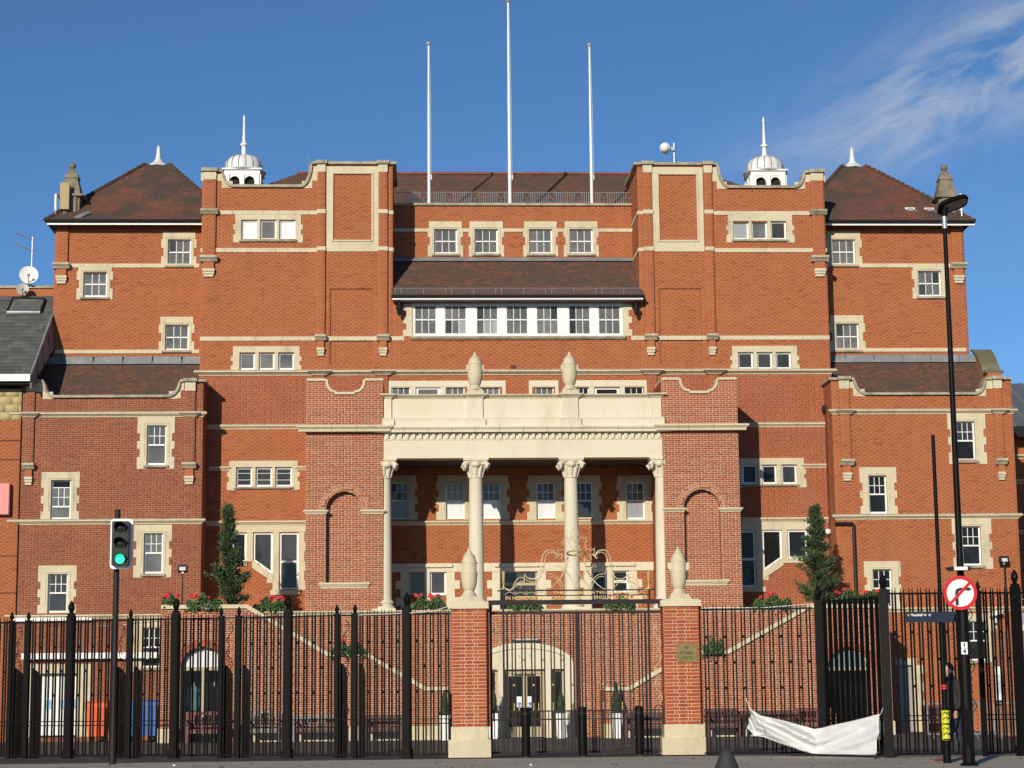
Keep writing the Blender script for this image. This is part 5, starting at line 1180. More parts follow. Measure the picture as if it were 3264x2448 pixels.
def glazed_leaf(a, b, z0, z1, y, m, par, bottom=.34, t=.085, name='door_leaf'):
    mb = MB(); mb.box(a, a+t, y, y+.05, z0, z1); mb.box(b-t, b, y, y+.05, z0, z1); mb.box(a+t, b-t, y, y+.05, z1-t, z1); mb.box(a+t, b-t, y, y+.05, z0, z0+bottom)
    o = mb.build(name, m, par); mb = MB(); mb.add([(a+t, y+.03, z0+bottom), (b-t, y+.03, z0+bottom), (b-t, y+.03, z1-t), (a+t, y+.03, z1-t)], [(0, 1, 2, 3)]); mb.build('pane', M_GLASSD, o); return o
y = YE+.16; mb = MB(); t = .06; zdh = zdt-.14
mb.box(dr[0], dr[0]+t, y-.03, y+.08, YARD, zdt); mb.box(dr[1]-t, dr[1], y-.03, y+.08, YARD, zdt); mb.box(dr[0]+t, dr[1]-t, y-.03, y+.08, zdh, zdt); df = mb.build('entrance_door', M_BEIGE, pav)
lv = [glazed_leaf(dr[0]+t+.005, exc-.005, YARD+.02, zdh-.005, y, M_BEIGE, df), glazed_leaf(exc+.005, dr[1]-t-.005, YARD+.02, zdh-.005, y, M_BEIGE, df)]
for a, b in (sl[0][:2], sl[1][:2]): glazed_leaf(a, b, YARD+.02, zdt, y, M_BEIGE, pav, name='sidelight', bottom=.5)
zh = YARD+.95
mb = MB()
for sx in (-1, 1): mb.tube([(exc+sx*.10, y-.02, zh), (exc+sx*.10, y-.07, zh), (exc+sx*.36, y-.07, zh), (exc+sx*.36, y-.02, zh)], .013, 6); mb.box(min(exc+sx*.05, exc+sx*.34), max(exc+sx*.05, exc+sx*.34), y-.05, y, zdh-.06, zdh-.02)
mb.build('door_handles', M_BLK, df)
for sx, lab in ((-1, 'white notice with a blue round symbol on the left door leaf'), (1, 'white notice with a blue round symbol on the right door leaf')):
    xn = exc+sx*.18; zn = zh+.22; o = thing('notice', lab, 'notice', (xn, y, zn), 'notices on the entrance doors'); mb = MB(); mb.box(xn-.085, xn+.085, y-.008, y+.0, zn-.17, zn+.19); mb.build('paper', M_SWHITE, o)
    mb = MB(); mb.lathe([(.058, 0), (.058, .004)], 0, 0, 0, 20); mb.v = [(xn+a, y-.009-c, zn-.05+b) for a, b, c in mb.v]; mb.box(xn-.075, xn+.075, y-.012, y-.009, zn-.155, zn-.13); mb.build('symbol', mat('notice_symbol_blue', (.03,.04,.30), .5), o)
    mb = MB(); mb.box(xn-.012, xn+.012, y-.016, y-.0135, zn-.08, zn-.01); mb.box(xn-.05, xn+.04, y-.0105, y-.008, zn+.10, zn+.115); mb.box(xn-.05, xn+.05, y-.0105, y-.008, zn+.06, zn+.07); mb.build('print', mat('notice_print', (.55,.55,.62), .6), o)
lb = at(1678, 2044, YE-.1); o = thing('door_light', 'flat grey light fitting on the brick above the entrance arch', 'light fitting', (lb.x, YE, lb.z)); mb = MB(); mb.box(lb.x-.46, lb.x+.46, YE-.16, YE-.02, lb.z-.02, lb.z+.04); mb.build('shade', M_RUBBER, o); mb = MB(); mb.box(lb.x-.38, lb.x+.38, YE-.10, YE, lb.z+.04, lb.z+.09); mb.build('housing', M_GALV, o)
# downpipes at the right block
dpx = thing('downpipe', 'dark grey rainwater pipe with hopper in the corner beside the right block', 'downpipe', (X(2636, 1300, YT-.3), YT-.3, YARD)); mb = MB(); y = YT-.3
pa, pb = at(2636, 1310, y), at(2643, 1640, y); mb.tube([(pa.x, y, pa.z), (pa.x, y, zter+.2)], .055, 8); mb.build('pipe', M_BLK, dpx, True); mb = MB(); mb.box(pa.x-.15, pa.x+.13, y-.14, y+.14, pa.z-.02, pa.z+.2); mb.build('hopper', M_BLK, dpx)
dp2 = thing('downpipe', 'black rainwater pipe bending on the front of the right block', 'downpipe', (X(2724, 1700, YK-.08), YK-.08, YARD)); y = YK-.1
q = [at(2662, 1669, y), at(2716, 1669, y), at(2722, 1676, y), at(2722, 1690, y)]; xq = q[-1].x; mb = MB(); mb.tube([(p.x, y, p.z) for p in q]+[(xq, y, YARD)], .065, 8); mb.build('pipe', M_BLK, dp2, True)
# root of the pavilion moves to its base
pav.location = (0, 68, YARD)
for ch in pav.children: ch.location = Vector((0, -68, -YARD))
# ================================================================== neighbours
nb = thing('stand_building', 'modern brick building with grey slate roof at the left edge of the picture', 'building', (-22, 70, YARD))
yv0 = 68.05; ve = at(100, 1192, yv0); vw = at(168, 1005, YW); sl_ = (vw.z-ve.z)/(YW-yv0); yv1 = YW
while at(172, 946, yv1).z > ve.z+sl_*(yv1-yv0) and yv1 < 85: yv1 += .05
vr = Vector((vw.x, yv1, ve.z+sl_*(yv1-yv0))); xv = ve.x
q = ((-45, yv0, ve.z), (ve.x, yv0, ve.z), (vr.x, yv1, vr.z), (-45, yv1, vr.z)); mb = MB(); mb.add(((-45, yv0, ve.z), (ve.x, yv0, ve.z), tuple(vw), tuple(vr), (-45, yv1, vr.z)), [(0, 1, 2, 3, 4)]); r_ = mb.build('roof', M_SLATE, nb)
tiles(r_, (ve.x-9, yv0, ve.z), (ve.x, yv0, ve.z), tuple(vw), (vw.x-9, YW, vw.z), M_SLATE, expo=.26, tw=.42, name='roof_slates', seed=31); tiles(r_, (vw.x-9, YW, vw.z), tuple(vw), tuple(vr), (vr.x-9, yv1, vr.z), M_SLATE, expo=.26, tw=.42, name='roof_slates', seed=32)
mb = MB(); m_ = mat('verge_board', (.16,.145,.16), .6)
V0 = [Vector((ve.x, yv0, ve.z+.02)), Vector((vw.x, YW, vw.z+.02)), Vector((vw.x+.12, YW, vw.z-1.15)), Vector((ve.x+.02, yv0, ve.z-.5))]; mb.add(V0+[p+Vector((-.05, 0, 0)) for p in V0], [(0, 1, 2, 3), (7, 6, 5, 4), (0, 4, 5, 1), (3, 2, 6, 7), (0, 3, 7, 4)]); mb.build('verge', mat('verge_board', (.16,.145,.16), .6), r_)
mb = MB(); mb.tube([V0[0], V0[1]], .04, 5); mb.build('verge_cap', M_LEAD, r_)
for k in range(3):
    t = (k+1)/4; mb = MB(); mb.tube([V0[0].lerp(V0[1], t)+Vector((.012, 0, 0)), V0[3].lerp(V0[2], t)+Vector((.012, 0, 0))], .012, 4); mb.build('verge_joint', M_BLK, r_)
mb = MB(); mb.box(-45, ve.x-.02, yv0-.12, yv0+.02, ve.z-.26, ve.z-.02); mb.build('gutter', M_WHITE, r_)
mb = MB(); mb.box(-45, ve.x-.06, yv0+.02, YW, ve.z-.34, ve.z-.26); mb.build('soffit', M_DARK, r_)
ys_ = 68.68; zb1, zb0 = at(20, 1240, ys_).z, at(20, 1339, ys_).z; xw = X(66, 1400, ys_)
mb = MB(); mb.box(-45, xw, ys_, ys_+6, YARD, ve.z-.3); mb.build('wall', M_DARK, nb)
cs = cells(region(xw-6, xw), zb0, zb1, .26, .48, 'run'); V, F = cell_mesh(cs, .012, ((0, ys_-.012, 0), (1, 0, 0), (0, -1, 0))); V = V-np.array(ORG[nb.name]); o = bpy.data.objects.new('stone_blocks', fast_mesh('stone_blocks', V, F, mat('yellow_block', (.46,.36,.17), .8, grain=(6, .12)))); COL.objects.link(o); o.parent = nb; o['kind'] = 'stuff'
mb = MB(); mb.box(xw-6, xw, ys_-.013, ys_, zb0, zb1); mb.build('block_joints', M_STONEW, nb)
w_ = wall(nb, region(xw-6, xw), YARD, zb0-.01, ys_-.03, 'or'); w_.location = -Vector(ORG[nb.name]) if False else w_.location
for ch in w_.children: ch.location = -ORG[nb.name]
mb = MB()
for yy in (1405, 1465, 1772, 1890): zz = at(30, yy, ys_-.04).z; mb.box(xw-6, xw, ys_-.046, ys_-.04, zz-.012, zz+.012)
mb.build('movement_joint', M_DARK, nb)
a, b, c, d = R(-40, 1541, 30, 1641, ys_-.3); sg_ = thing('pink_sign', 'plain pink panel with dark red edge cut off by the left picture edge', 'sign', (a, ys_-.2, c)); mb = MB(); mb.box(a, b, ys_-.24, ys_-.04, c, d); mb.build('edge', mat('dark_red', (.22,.02,.03), .5), sg_); mb = MB(); mb.box(a-.01, b-.03, ys_-.26, ys_-.24, c+.03, d+.01); mb.build('face', mat('pink_face', (.75,.22,.21), .5), sg_)
# skylight
sk = MB(); 
def on_roof(x, y):
    n_ = (Vector(q[1])-Vector(q[0])).cross(Vector(q[3])-Vector(q[0])); d_ = ray(x, y); return CAMP+d_*((Vector(q[0])-CAMP).dot(n_)/d_.dot(n_))
A = [on_roof(*p)+Vector((0, -.05, .09)) for p in ((42, 959), (144, 961), (130, 1000), (24, 1000))]
sk.add(A, [(0, 1, 2, 3)]); so = sk.build('skylight', M_GLASSG, nb)
fr_ = MB()
for i in range(4): fr_.tube([A[i], A[(i+1) % 4]], .045, 4)
fr_.build('skylight_frame', M_BLK, so)
mb = MB(); mb.tube([A[2]+Vector((0,-.06,-.05)), A[3]+Vector((0,-.06,-.05))], .05, 4); mb.build('skylight_sill', M_ZINC, so)
# parapet wall beyond the slate roof
yp = yv1+.3; a, b = at(-60, 911, yp), at(176, 911, yp); mb = MB(); mb.box(a.x-10, b.x+.6, yp, yp+.5, 8, a.z-.10); mb.build('back_wall', M_BR_OR, nb); mb = MB(); mb.box(a.x-10, b.x+.6, yp-.08, yp+.6, a.z-.10, a.z); mb.build('back_coping', M_STONEW, nb)
# dishes and aerial
def dish(pxc, pyc, rpx, Y, lab, foot):
    p = at(pxc, pyc, Y); r = rpx/6262*Y; d = thing('satellite_dish', lab, 'satellite dish', (p.x, Y+.3, p.z-foot), 'satellite dishes on the left roof'); mb = MB(); n = 28
    ax = Vector((.18, -1, .18)).normalized(); u_ = ax.cross(Vector((0, 0, 1))).normalized(); v_ = u_.cross(ax); V = []; F = []
    for i in range(6):
        for k in range(n):
            a = 2*math.pi*k/n; rr = r*i/5; V.append(p+u_*(rr*math.cos(a))+v_*(rr*math.sin(a))+ax*(.10*r*((i/5)**2)*2.2))
    for i in range(5):
        for k in range(n): F.append((i*n+k, i*n+(k+1)%n, (i+1)*n+(k+1)%n, (i+1)*n+k))
    mb.add(V, F); mb.build('reflector', M_WHITE if rpx > 25 else mat('grey_dish', (.42,.42,.38), .5), d, True)
    mb = MB(); f0 = p+ax*(r*1.0)-v_*r*.35; mb.tube([p-v_*r, f0], .02, 5); mb.ball(f0, .06, 8, 6); mb.build('feed_arm', M_GALV, d, True)
    mb = MB(); mb.tube([p-ax*.05, p-ax*.25, p-ax*.25-Vector((0, 0, foot))], .035, 6); mb.build('mount', M_GALV, d, True)
dish(92, 878, 30, yv1+.1, 'large white satellite dish above the grey slate roof', 1.0); dish(72, 922, 20, yv1-.2, 'small grey satellite dish below the large white one', .6)
p = at(101, 850, yv1+.2); ta = thing('tv_aerial', 'two-tier television aerial on a thin mast at the left', 'aerial', (p.x, yv1+.2, p.z)); mb = MB(); t = at(104, 755, yv1+.2); mb.tube([(p.x, yv1+.2, p.z-.8), (t.x, yv1+.2, t.z)], .022, 6); mb.build('mast', M_GALV, ta)
for y0_, y1_ in ((743, 762), (777, 798)):
    mb = MB(); A, B = at(50, y0_, yv1), at(103, y1_, yv1+.2); mb.tube([A, B], .018, 5)
    for k in range(12): C = A.lerp(B, k/12); mb.tube([C+Vector((0, -.16, 0)), C+Vector((0, .16, .02))], .008, 4)
    mb.build('boom', M_GALV, ta)
# right neighbour
rb = thing('annex_building', 'grey metal roofed brick building behind the right side block', 'building', (20, 76, YARD)); y = 76.
xl = X(3195, 1300, y); zt_, zb_ = at(3230, 1220, y).z, at(3230, 1372, y).z
mb = MB(); mb.add([(xl-3, y-1.2, zb_), (xl+14, y-1.2, zb_), (xl+14, y+4, zt_+.6), (xl-3, y+4, zt_+.6)], [(0, 1, 2, 3)]); rr_ = mb.build('roof', mat('grey_metal_roof', (.16,.175,.19), .45, metal=.3, grain=(3, .08)), rb)
for k in range(10): xx = xl-.5+k*.62; mb = MB(); mb.obox(((xx), y+1.4, (zb_+zt_+.6)/2+.03), (.02, 0, 0), (0, 2.6, (zt_+.6-zb_)/2), (0, -.01, .03)); mb.build('seam', M_GALV, rr_)
mb = MB(); mb.box(xl-3, xl+14, y-1.3, y-1.05, zb_-.42, zb_-.0); mb.build('gutter', M_DARK, rr_)
mb = MB(); mb.box(xl-3, xl+14, y-.0, y+4, YARD, zb_+.2); mb.build('wall_core', M_DARK, rb)
w_ = wall(rb, region(xl-2, xl+6), YARD, zb_-.1, y-.4, 'or')
for ch in w_.children: ch.location = -ORG[rb.name]
for yy in (1455, 1535, 1695): zz = at(3240, yy, y-.5).z; moulding('string_course', X(3224, yy, y-.5), X(3224, yy, y-.5)+4, zz+.08, zz-.08, y-.4, .2, M_STONE, par=rb)
# ================================================================== plants
def leaves(n, fn, size, m, name, par, seed=1, flat=.35):
    g = random.Random(seed); V = []; F = []
    for i in range(n):
        p, nrm_ = fn(g); nrm_ = (Vector(nrm_)+Vector((g.uniform(-.8, .8), g.uniform(-.8, .8), g.uniform(-.6, .9)))).normalized()
        u_ = nrm_.cross(Vector((g.uniform(-1, 1), g.uniform(-1, 1), g.uniform(-1, 1)))).normalized(); v_ = nrm_.cross(u_); s_ = size*g.uniform(.6, 1.35); j = len(V); P_ = Vector(p)
        V += [P_-u_*s_*.5, P_+v_*s_*flat+nrm_*s_*.12, P_+u_*s_*.5, P_-v_*s_*flat+nrm_*s_*.1]; F.append((j, j+1, j+2, j+3))
    o0 = ORG.get(par.name, Vector()); o = bpy.data.objects.new(name, fast_mesh(name, np.array([tuple(p-o0) for p in V]), np.array(F), m)); COL.objects.link(o); o.parent = par; return o
FLW = hide_free(MB().ball((0, 0, 0), .055, 7, 5, .8).ball((.04, -.02, .03), .035, 6, 4).ball((-.035, -.03, .02), .035, 6, 4).ball((0, -.04, -.02), .035, 6, 4).build('flower', M_PETAL, None, True))
def flower_box(x0, y0, x1, y1, Y, lab, nf=8, seed=1, droop=.35, box=True):
    a, b, c, d = R(x0, y0, x1, y1, Y); t = thing('flower_box', lab, 'flower box', ((a+b)/2, Y, c+.1), 'flower boxes on the terrace'); zm = c+(d-c)*.42
    mb = MB(); mb.box(a+.12, b-.12, Y-.10, Y+.16, c+.06, zm); mb.build('trough', M_WOOD, t)
    w, h = b-a, d-c
    def fn(g):
        u_ = g.uniform(-1, 1); env = math.sqrt(max(.05, 1-abs(u_)**3.0)); x = (a+b)/2+u_*w*.52; lump = .75+.25*math.sin(u_*7+seed)
        zz = c+h*.10+g.random()**.75*h*.80*env*lump-(g.random()**3)*droop*.5*(1 if g.random() < .4 else 0)
        return (x, Y-.02+g.uniform(-.26, .22)*env, zz), (u_*.5, -1, .5)
    leaves(int(1900*w*max(.45, h)), fn, .082, M_LEAF, 'foliage', t, seed)
    g = random.Random(seed*3+1)
    for k in range(nf):
        u_ = g.uniform(-.9, .9); s_ = g.uniform(.7, 1.25); inst('flower', FLW, t, ((a+b)/2+u_*w*.48, Y-.12+g.uniform(-.1, .1), c+h*(.66+.26*g.random()*math.sqrt(1-u_*u_))), (0, 0, g.uniform(0, 6)), (s_, s_, s_))
    return t
flower_box(517, 1889, 572, 1936, YS+.1, 'red geranium tub on the far left corner of the terrace', 7, 1)
flower_box(592, 1884, 710, 1950, YS+.05, 'wide red geranium box in front of the left conifer', 8, 2)
flower_box(808, 1893, 912, 1955, YE, 'red geranium box on the terrace right of the left conifer', 9, 3)
flower_box(1309, 1889, 1423, 1946, YE, 'red geranium box on the terrace left of the gate', 11, 4)
flower_box(1056, 2028, 1168, 2092, YS, 'red geranium box on the left stair landing', 8, 5)
flower_box(1618, 1900, 1729, 1950, YE, 'green trailing box on the terrace behind the gate inscription left end', 2, 6)
flower_box(1925, 1890, 2025, 1950, YE, 'green trailing box on the terrace behind the gate inscription right end', 3, 7)
flower_box(2404, 1884, 2523, 1946, YE, 'red geranium box on the terrace left of the right conifer', 9, 8)
flower_box(2240, 2016, 2308, 2094, YS, 'leafy box on the right stair landing beside the brass plaque pier', 2, 9)
flower_box(2650, 1872, 2812, 1930, YS+.1, 'widest red geranium box at the right end of the terrace', 11, 10)
def conifer(bx_, by_, tx_, ty_, rpx, Y, lab, seed):
    b = at(bx_, by_, Y); t = at(tx_, ty_, Y); b.z = min(b.z, zter+.02); H = t.z-b.z; r = rpx/6262*Y*.92; c = thing('conifer_tree', lab, 'tree', (b.x, Y, b.z), 'conifers on the terrace'); g = random.Random(seed)
    mb = MB(); mb.tube([b, b+Vector(((t.x-b.x)*.5, 0, H*.5)), t-Vector((0, 0, .1))], [.06, .035, .008], 7); mb.build('trunk', M_BARK, c, True)
    lim = MB(); V = []; F = []; o0 = ORG[c.name]
    for k in range(150):
        f = (k+g.random())/150; z = f*H*.97; env = (1-f)**.95*(.90+.35*math.sin(k*.9+seed)*g.random())+.10
        if f < .06: env *= .6
        a = g.uniform(0, 2*math.pi); L = r*env*g.uniform(.55, 1.30)*(1.35 if g.random() < .10 else 1); base = b.lerp(t, f); base.z = b.z+z
        d_ = Vector((math.cos(a), math.sin(a), g.uniform(.25, .7))).normalized(); tip = base+d_*L
        if k % 3 == 0: lim.tube([base, base+d_*L*.6], [.012, .005], 4)
        n = int(52+L*120)
        for i in range(n):
            s_ = g.random()**.75; P_ = base+d_*L*s_+Vector((g.gauss(0, .055), g.gauss(0, .055), g.gauss(0, .05)))
            e = (d_+Vector((g.uniform(-.8, .8), g.uniform(-.8, .8), g.uniform(-.35, .9)))).normalized(); w_ = e.cross(Vector((g.uniform(-1, 1), g.uniform(-1, 1), g.uniform(-1, 1)))).normalized(); l_ = g.uniform(.06, .15); j = len(V)
            V += [P_, P_+e*l_*.5+w_*l_*.17, P_+e*l_, P_+e*l_*.5-w_*l_*.17]; F.append((j, j+1, j+2, j+3))
    lim.build('limbs', M_BARK, c)
    o = bpy.data.objects.new('crown', fast_mesh('crown', np.array([tuple(p-o0) for p in V]), np.array(F), M_CONIF)); COL.objects.link(o); o.parent = c
conifer(735, 1942, 727, 1608, 66, YS+.75, 'dark green conifer on the left of the terrace', 3)
conifer(2612, 1925, 2596, 1612, 76, YS+.85, 'dark green conifer on the right of the terrace', 8)
def planter(xc, ytop, ybot, ytip, wpx, Y, lab, seed):
    a, b, c, d = R(xc-wpx/2, ytop, xc+wpx/2, ybot, Y); cx = (a+b)/2; t = thing('planter', lab, 'planter', (cx, Y, YARD), 'white planters with clipped cones'); w = (b-a)/2; mb = MB(); z1 = d; z0 = YARD
    mb.add([(cx-w*.68, Y-w*.68, z0), (cx+w*.68, Y-w*.68, z0), (cx+w*.68, Y+w*.68, z0), (cx-w*.68, Y+w*.68, z0), (cx-w, Y-w, z1), (cx+w, Y-w, z1), (cx+w, Y+w, z1), (cx-w, Y+w, z1), (cx-w*.85, Y-w*.85, z1), (cx+w*.85, Y-w*.85, z1), (cx+w*.85, Y+w*.85, z1), (cx-w*.85, Y+w*.85, z1), (cx-w*.8, Y-w*.8, z1-.08), (cx+w*.8, Y-w*.8, z1-.08), (cx+w*.8, Y+w*.8, z1-.08), (cx-w*.8, Y+w*.8, z1-.08)],
           [(0,1,5,4),(1,2,6,5),(2,3,7,6),(3,0,4,7)]+[(4+i, 4+(i+1)%4, 8+(i+1)%4, 8+i) for i in range(4)]+[(8+i, 8+(i+1)%4, 12+(i+1)%4, 12+i) for i in range(4)]+[(12,13,14,15)]); mb.build('pot', M_SWHITE, t)
    tz_ = at(xc, ytip, Y).z; H = tz_-z1
    def fn(g):
        f = g.random()**1.25; r_ = w*.98*(1-f**1.5)**.8*(.9+.14*math.sin(f*9+seed))*math.sqrt(g.uniform(.55, 1)); an = g.uniform(0, 6.283); return (cx+r_*math.cos(an), Y+r_*math.sin(an), z1+f*H), (math.cos(an), math.sin(an), .4)
    leaves(1500, fn, .055, M_TOPI, 'topiary', t, seed)
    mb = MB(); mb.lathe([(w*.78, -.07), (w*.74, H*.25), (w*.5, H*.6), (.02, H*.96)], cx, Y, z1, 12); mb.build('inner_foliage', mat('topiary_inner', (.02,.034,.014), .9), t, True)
planter(1418, 2280, 2350, 2200, 34, YS-.75, 'white planter with clipped cone left of the left gate pier', 1); planter(1572, 2273, 2341, 2192, 36, YS+.6, 'white planter with clipped cone just right of the left gate pier', 2)
planter(1789, 2273, 2342, 2198, 35, YS+.2, 'white planter with clipped cone right of the entrance door', 3); planter(1966, 2273, 2345, 2172, 37, YS-.6, 'white planter with tallest clipped cone in front of the right stair end', 4)
# ================================================================== courtyard furniture
def bench(x0, x1, ytop, lab, m, style, seat_m=None, Y=YS-.55, arms=True):
    a, b = X(x0, 2320, Y), X(x1, 2320, Y); t = thing('bench', lab, 'bench', ((a+b)/2, Y, YARD), 'benches along the stair walls'); zt_ = at((x0+x1)/2, ytop, Y+.25).z; zs_ = YARD+.44; L = b-a; seat_m = seat_m or m
    for k in range(3):
        mb = MB(); mb.box(a+.03, b-.03, Y-.25+k*.15, Y-.12+k*.15, zs_-.03, zs_); mb.build('seat_slat', seat_m, t)
    mb = MB(); mb.box(a+.04, b-.04, Y-.24, Y-.21, zs_-.14, zs_-.035); mb.build('apron', seat_m, t)
    for xx in (a+.05, b-.05):
        for yy in (Y-.22, Y+.20):
            mb = MB(); mb.box(xx-.04, xx+.04, yy-.04, yy+.04, YARD, zs_-.03 if yy > Y else zs_+.24); mb.build('leg', m, t)
        mb = MB(); mb.box(xx-.045, xx+.045, Y-.28, Y+.26, zs_+.24, zs_+.28); mb.build('armrest', m, t)
        mb = MB(); mb.box(xx-.04, xx+.04, Y+.22, Y+.27, zs_-.03, zt_); mb.build('back_post', m, t)
    if style == 'arched':
        mb = MB(); n = 14; pts = [(a+.08+(L-.16)*i/n, zt_-.22+.26*math.sin(math.pi*i/n)) for i in range(n+1)]; mb.prism(pts+[(x, z-.10) for x, z in reversed(pts)], Y+.22, Y+.27); mb.build('top_rail', m, t)
    else: mb = MB(); mb.box(a+.05, b-.05, Y+.225, Y+.265, zt_-.11, zt_); mb.build('top_rail', m, t)
    mb = MB(); mb.box(a+.09, b-.09, Y+.228, Y+.262, zs_+.06, zs_+.12); mb.build('lower_rail', m, t)
    if style == 'rails':
        mb = MB(); mb.box(a+.09, b-.09, Y+.228, Y+.262, zs_+.18, zs_+.27); mb.build('back_rail', m, t)
    else:
        n = int(L/.12)
        for i in range(n): mb = MB(); xx = a+.1+(L-.2)*(i+.5)/n; mb.box(xx-.022, xx+.022, Y+.235, Y+.258, zs_+.12, zt_-.10); mb.build('back_slat', m, t)
bench(589, 744, 2268, 'reddish brown bench in front of the arched shop window', mat('red_wood', (.16,.045,.04), .6, grain=(15, .2)), 'slats'); bench(783, 893, 2264, 'weathered grey bench with arched back', M_WOODG, 'arched'); bench(931, 1083, 2279, 'grey brown slatted bench left of the white planter', M_WOODG, 'slats', M_WOOD)
bench(1160, 1283, 2279, 'dark brown bench behind the fence post left of the gate', M_WOOD, 'rails'); bench(1987, 2122, 2271, 'dark brown bench beside the right gate pier seen through the gate', M_WOOD, 'rails'); bench(2250, 2358, 2257, 'dark slatted bench right of the plaque pier', M_WOOD, 'slats'); bench(2364, 2534, 2265, 'dark slatted bench half hidden by the white sheet', M_WOOD, 'slats'); bench(2542, 2668, 2256, 'dark red bench behind the right end of the sheet', mat('red_wood', (.16,.045,.04), .6), 'slats')
bench(2945, 3068, 2247, 'dark bench against the right block behind the walking man', M_WOOD, 'slats', Y=YK-.6)
def bin_(x0, x1, y0, y1, Y, m, lab):
    a, b, c, d = R(x0, y0, x1, y1, Y); t = thing('wheelie_bin', lab, 'bin', ((a+b)/2, Y, YARD), 'large bins by the left block'); z0 = YARD+.2; mb = MB(); e = .07; D = .9
    mb.add([(a+e, Y, z0), (b-e, Y, z0), (b-e, Y+D-.1, z0), (a+e, Y+D-.1, z0), (a, Y-.06, d-.1), (b, Y-.06, d-.1), (b, Y+D, d-.1), (a, Y+D, d-.1)], [(0,1,5,4),(1,2,6,5),(2,3,7,6),(3,0,4,7),(0,3,2,1)])
    mb.box(a-.03, b+.03, Y-.09, Y+D+.03, d-.16, d-.08); bd = mb.build('body', m, t); mb = MB(); n = 4
    for k in range(n): xx = a+e+(b-a-2*e)*(k+.5)/n; mb.add([(xx-.04, Y-.012, z0), (xx+.04, Y-.012, z0), (xx+.04, Y-.075, d-.17), (xx-.04, Y-.075, d-.17), (xx-.04, Y+.02, z0), (xx+.04, Y+.02, z0), (xx+.04, Y-.03, d-.17), (xx-.04, Y-.03, d-.17)], [(0,1,2,3),(0,3,7,4),(1,5,6,2)])
    mb.build('ribs', m, bd); mb = MB(); mb.prismx([(Y-.1, d-.078), (Y-.1, d-.02), (Y+.15, d+.06), (Y+D-.1, d+.06), (Y+D+.04, d-.02), (Y+D+.04, d-.078)], a-.035, b+.035); mb.build('lid', m, t)
    for xx in (a+.14, b-.14):
        for yy in (Y+.14, Y+D-.2): mb = MB(); mb.tube([(xx-.03, yy, YARD+.095), (xx+.03, yy, YARD+.095)], .095, 12); mb.box(xx-.045, xx+.045, yy-.03, yy+.03, YARD+.11, z0+.02); mb.build('castor', M_BLK, t)
    mb = MB(); mb.tube([(a-.035, Y+.2, d-.2), (a-.10, Y+.2, d-.2), (a-.10, Y+.5, d-.2), (a-.035, Y+.5, d-.2)], .015, 5); mb.build('side_handle', M_BLK, t)
bin_(274, 338, 2240, 2340, 66.8, M_ORANGE, 'bright orange four wheeled bin behind the left railings'); bin_(392, 502, 2236, 2341, 66.6, M_BLUE, 'blue four wheeled bin behind the left railings')
# jackets displayed in the arched shop window
for i, (jx, m_, lab) in enumerate(((616, mat('teal_cloth', (.16,.42,.44), .8, grain=(20, .2)), 'teal jacket on a stand in the arched shop window'), (653, mat('charcoal_cloth', (.045,.045,.042), .85), 'charcoal coat on a stand in the arched shop window'), (684, mat('black_cloth', (.02,.02,.021), .85), 'black and white top on a stand in the arched shop window'))):
    y = YS+.8; p = at(jx, 2230, y); t = thing('display_jacket', lab, 'jacket', (p.x, y, YARD), 'jackets in the shop window'); mb = MB(); zj = p.z-.35
    mb.lathe([(.17, 0), (.18, .2), (.165, .45), (.19, .66), (.15, .76), (.06, .80)], p.x, y, zj, 14); mb.v = [(a, y+(b-y)*.55, c) for a, b, c in mb.v]; mb.build('torso', m_, t, True)
    for sx in (-1, 1): mb = MB(); mb.tube([(p.x+sx*.17, y, zj+.70), (p.x+sx*.24, y-.02, zj+.42), (p.x+sx*.22, y-.06, zj+.12)], [.065, .055, .045], 8); mb.build('sleeve', m_, t, True)
    mb = MB(); mb.tube([(p.x, y, YARD), (p.x, y, zj)], .02, 6); mb.build('stand_pole', M_GALV, t); mb = MB(); mb.lathe([(.05, .78), (.05, .9), (.0, .94)], p.x, y, zj, 8); mb.build('collar', M_SWHITE, t, True)
# floodlights on poles
def flood(hx, hy, by_, Y, lab):
    h = at(hx, hy, Y); b = at(hx, by_, Y); t = thing('floodlight', lab, 'floodlight', (h.x, Y, b.z), 'floodlights on poles'); mb = MB(); mb.tube([(h.x, Y, b.z), (h.x, Y, h.z-.12)], .022, 7); mb.build('pole', M_BLK, t, True)
    mb = MB(); mb.obox((h.x, Y, h.z), (.16, 0, 0), (0, .09, -.03), (0, .03, .10)); mb.build('lamp_head', M_BLK, t); mb = MB(); mb.obox((h.x, Y-.098, h.z-.01), (.10, 0, 0), (0, .01, 0), (0, .02, .06)); mb.build('lens', mat('lamp_lens', (.6,.6,.58), .1, spec=.8), t); mb = MB(); mb.box(h.x-.03, h.x+.03, Y-.03, Y+.03, h.z-.16, h.z-.09); mb.build('bracket', M_GALV, t)
flood(583, 1812, 1948, YS+.3, 'small black floodlight on a thin pole above the left flower tub'); flood(3200, 1784, 2000, YK-.4, 'small black floodlight on a thin pole at the right block')
cl = at(1985-1985+2640, 1694, YT-.35); gl_ = thing('globe_light', 'small round white lamp on the wall beside the right conifer', 'lamp', (cl.x, YT-.1, cl.z)); mb = MB(); mb.ball((cl.x, YT-.32, cl.z), .11, 12, 8); mb.build('globe', M_WHITE, gl_, True); mb = MB(); mb.box(cl.x-.05, cl.x+.05, YT-.25, YT, cl.z-.05, cl.z+.05); mb.build('wall_mount', M_GALV, gl_)
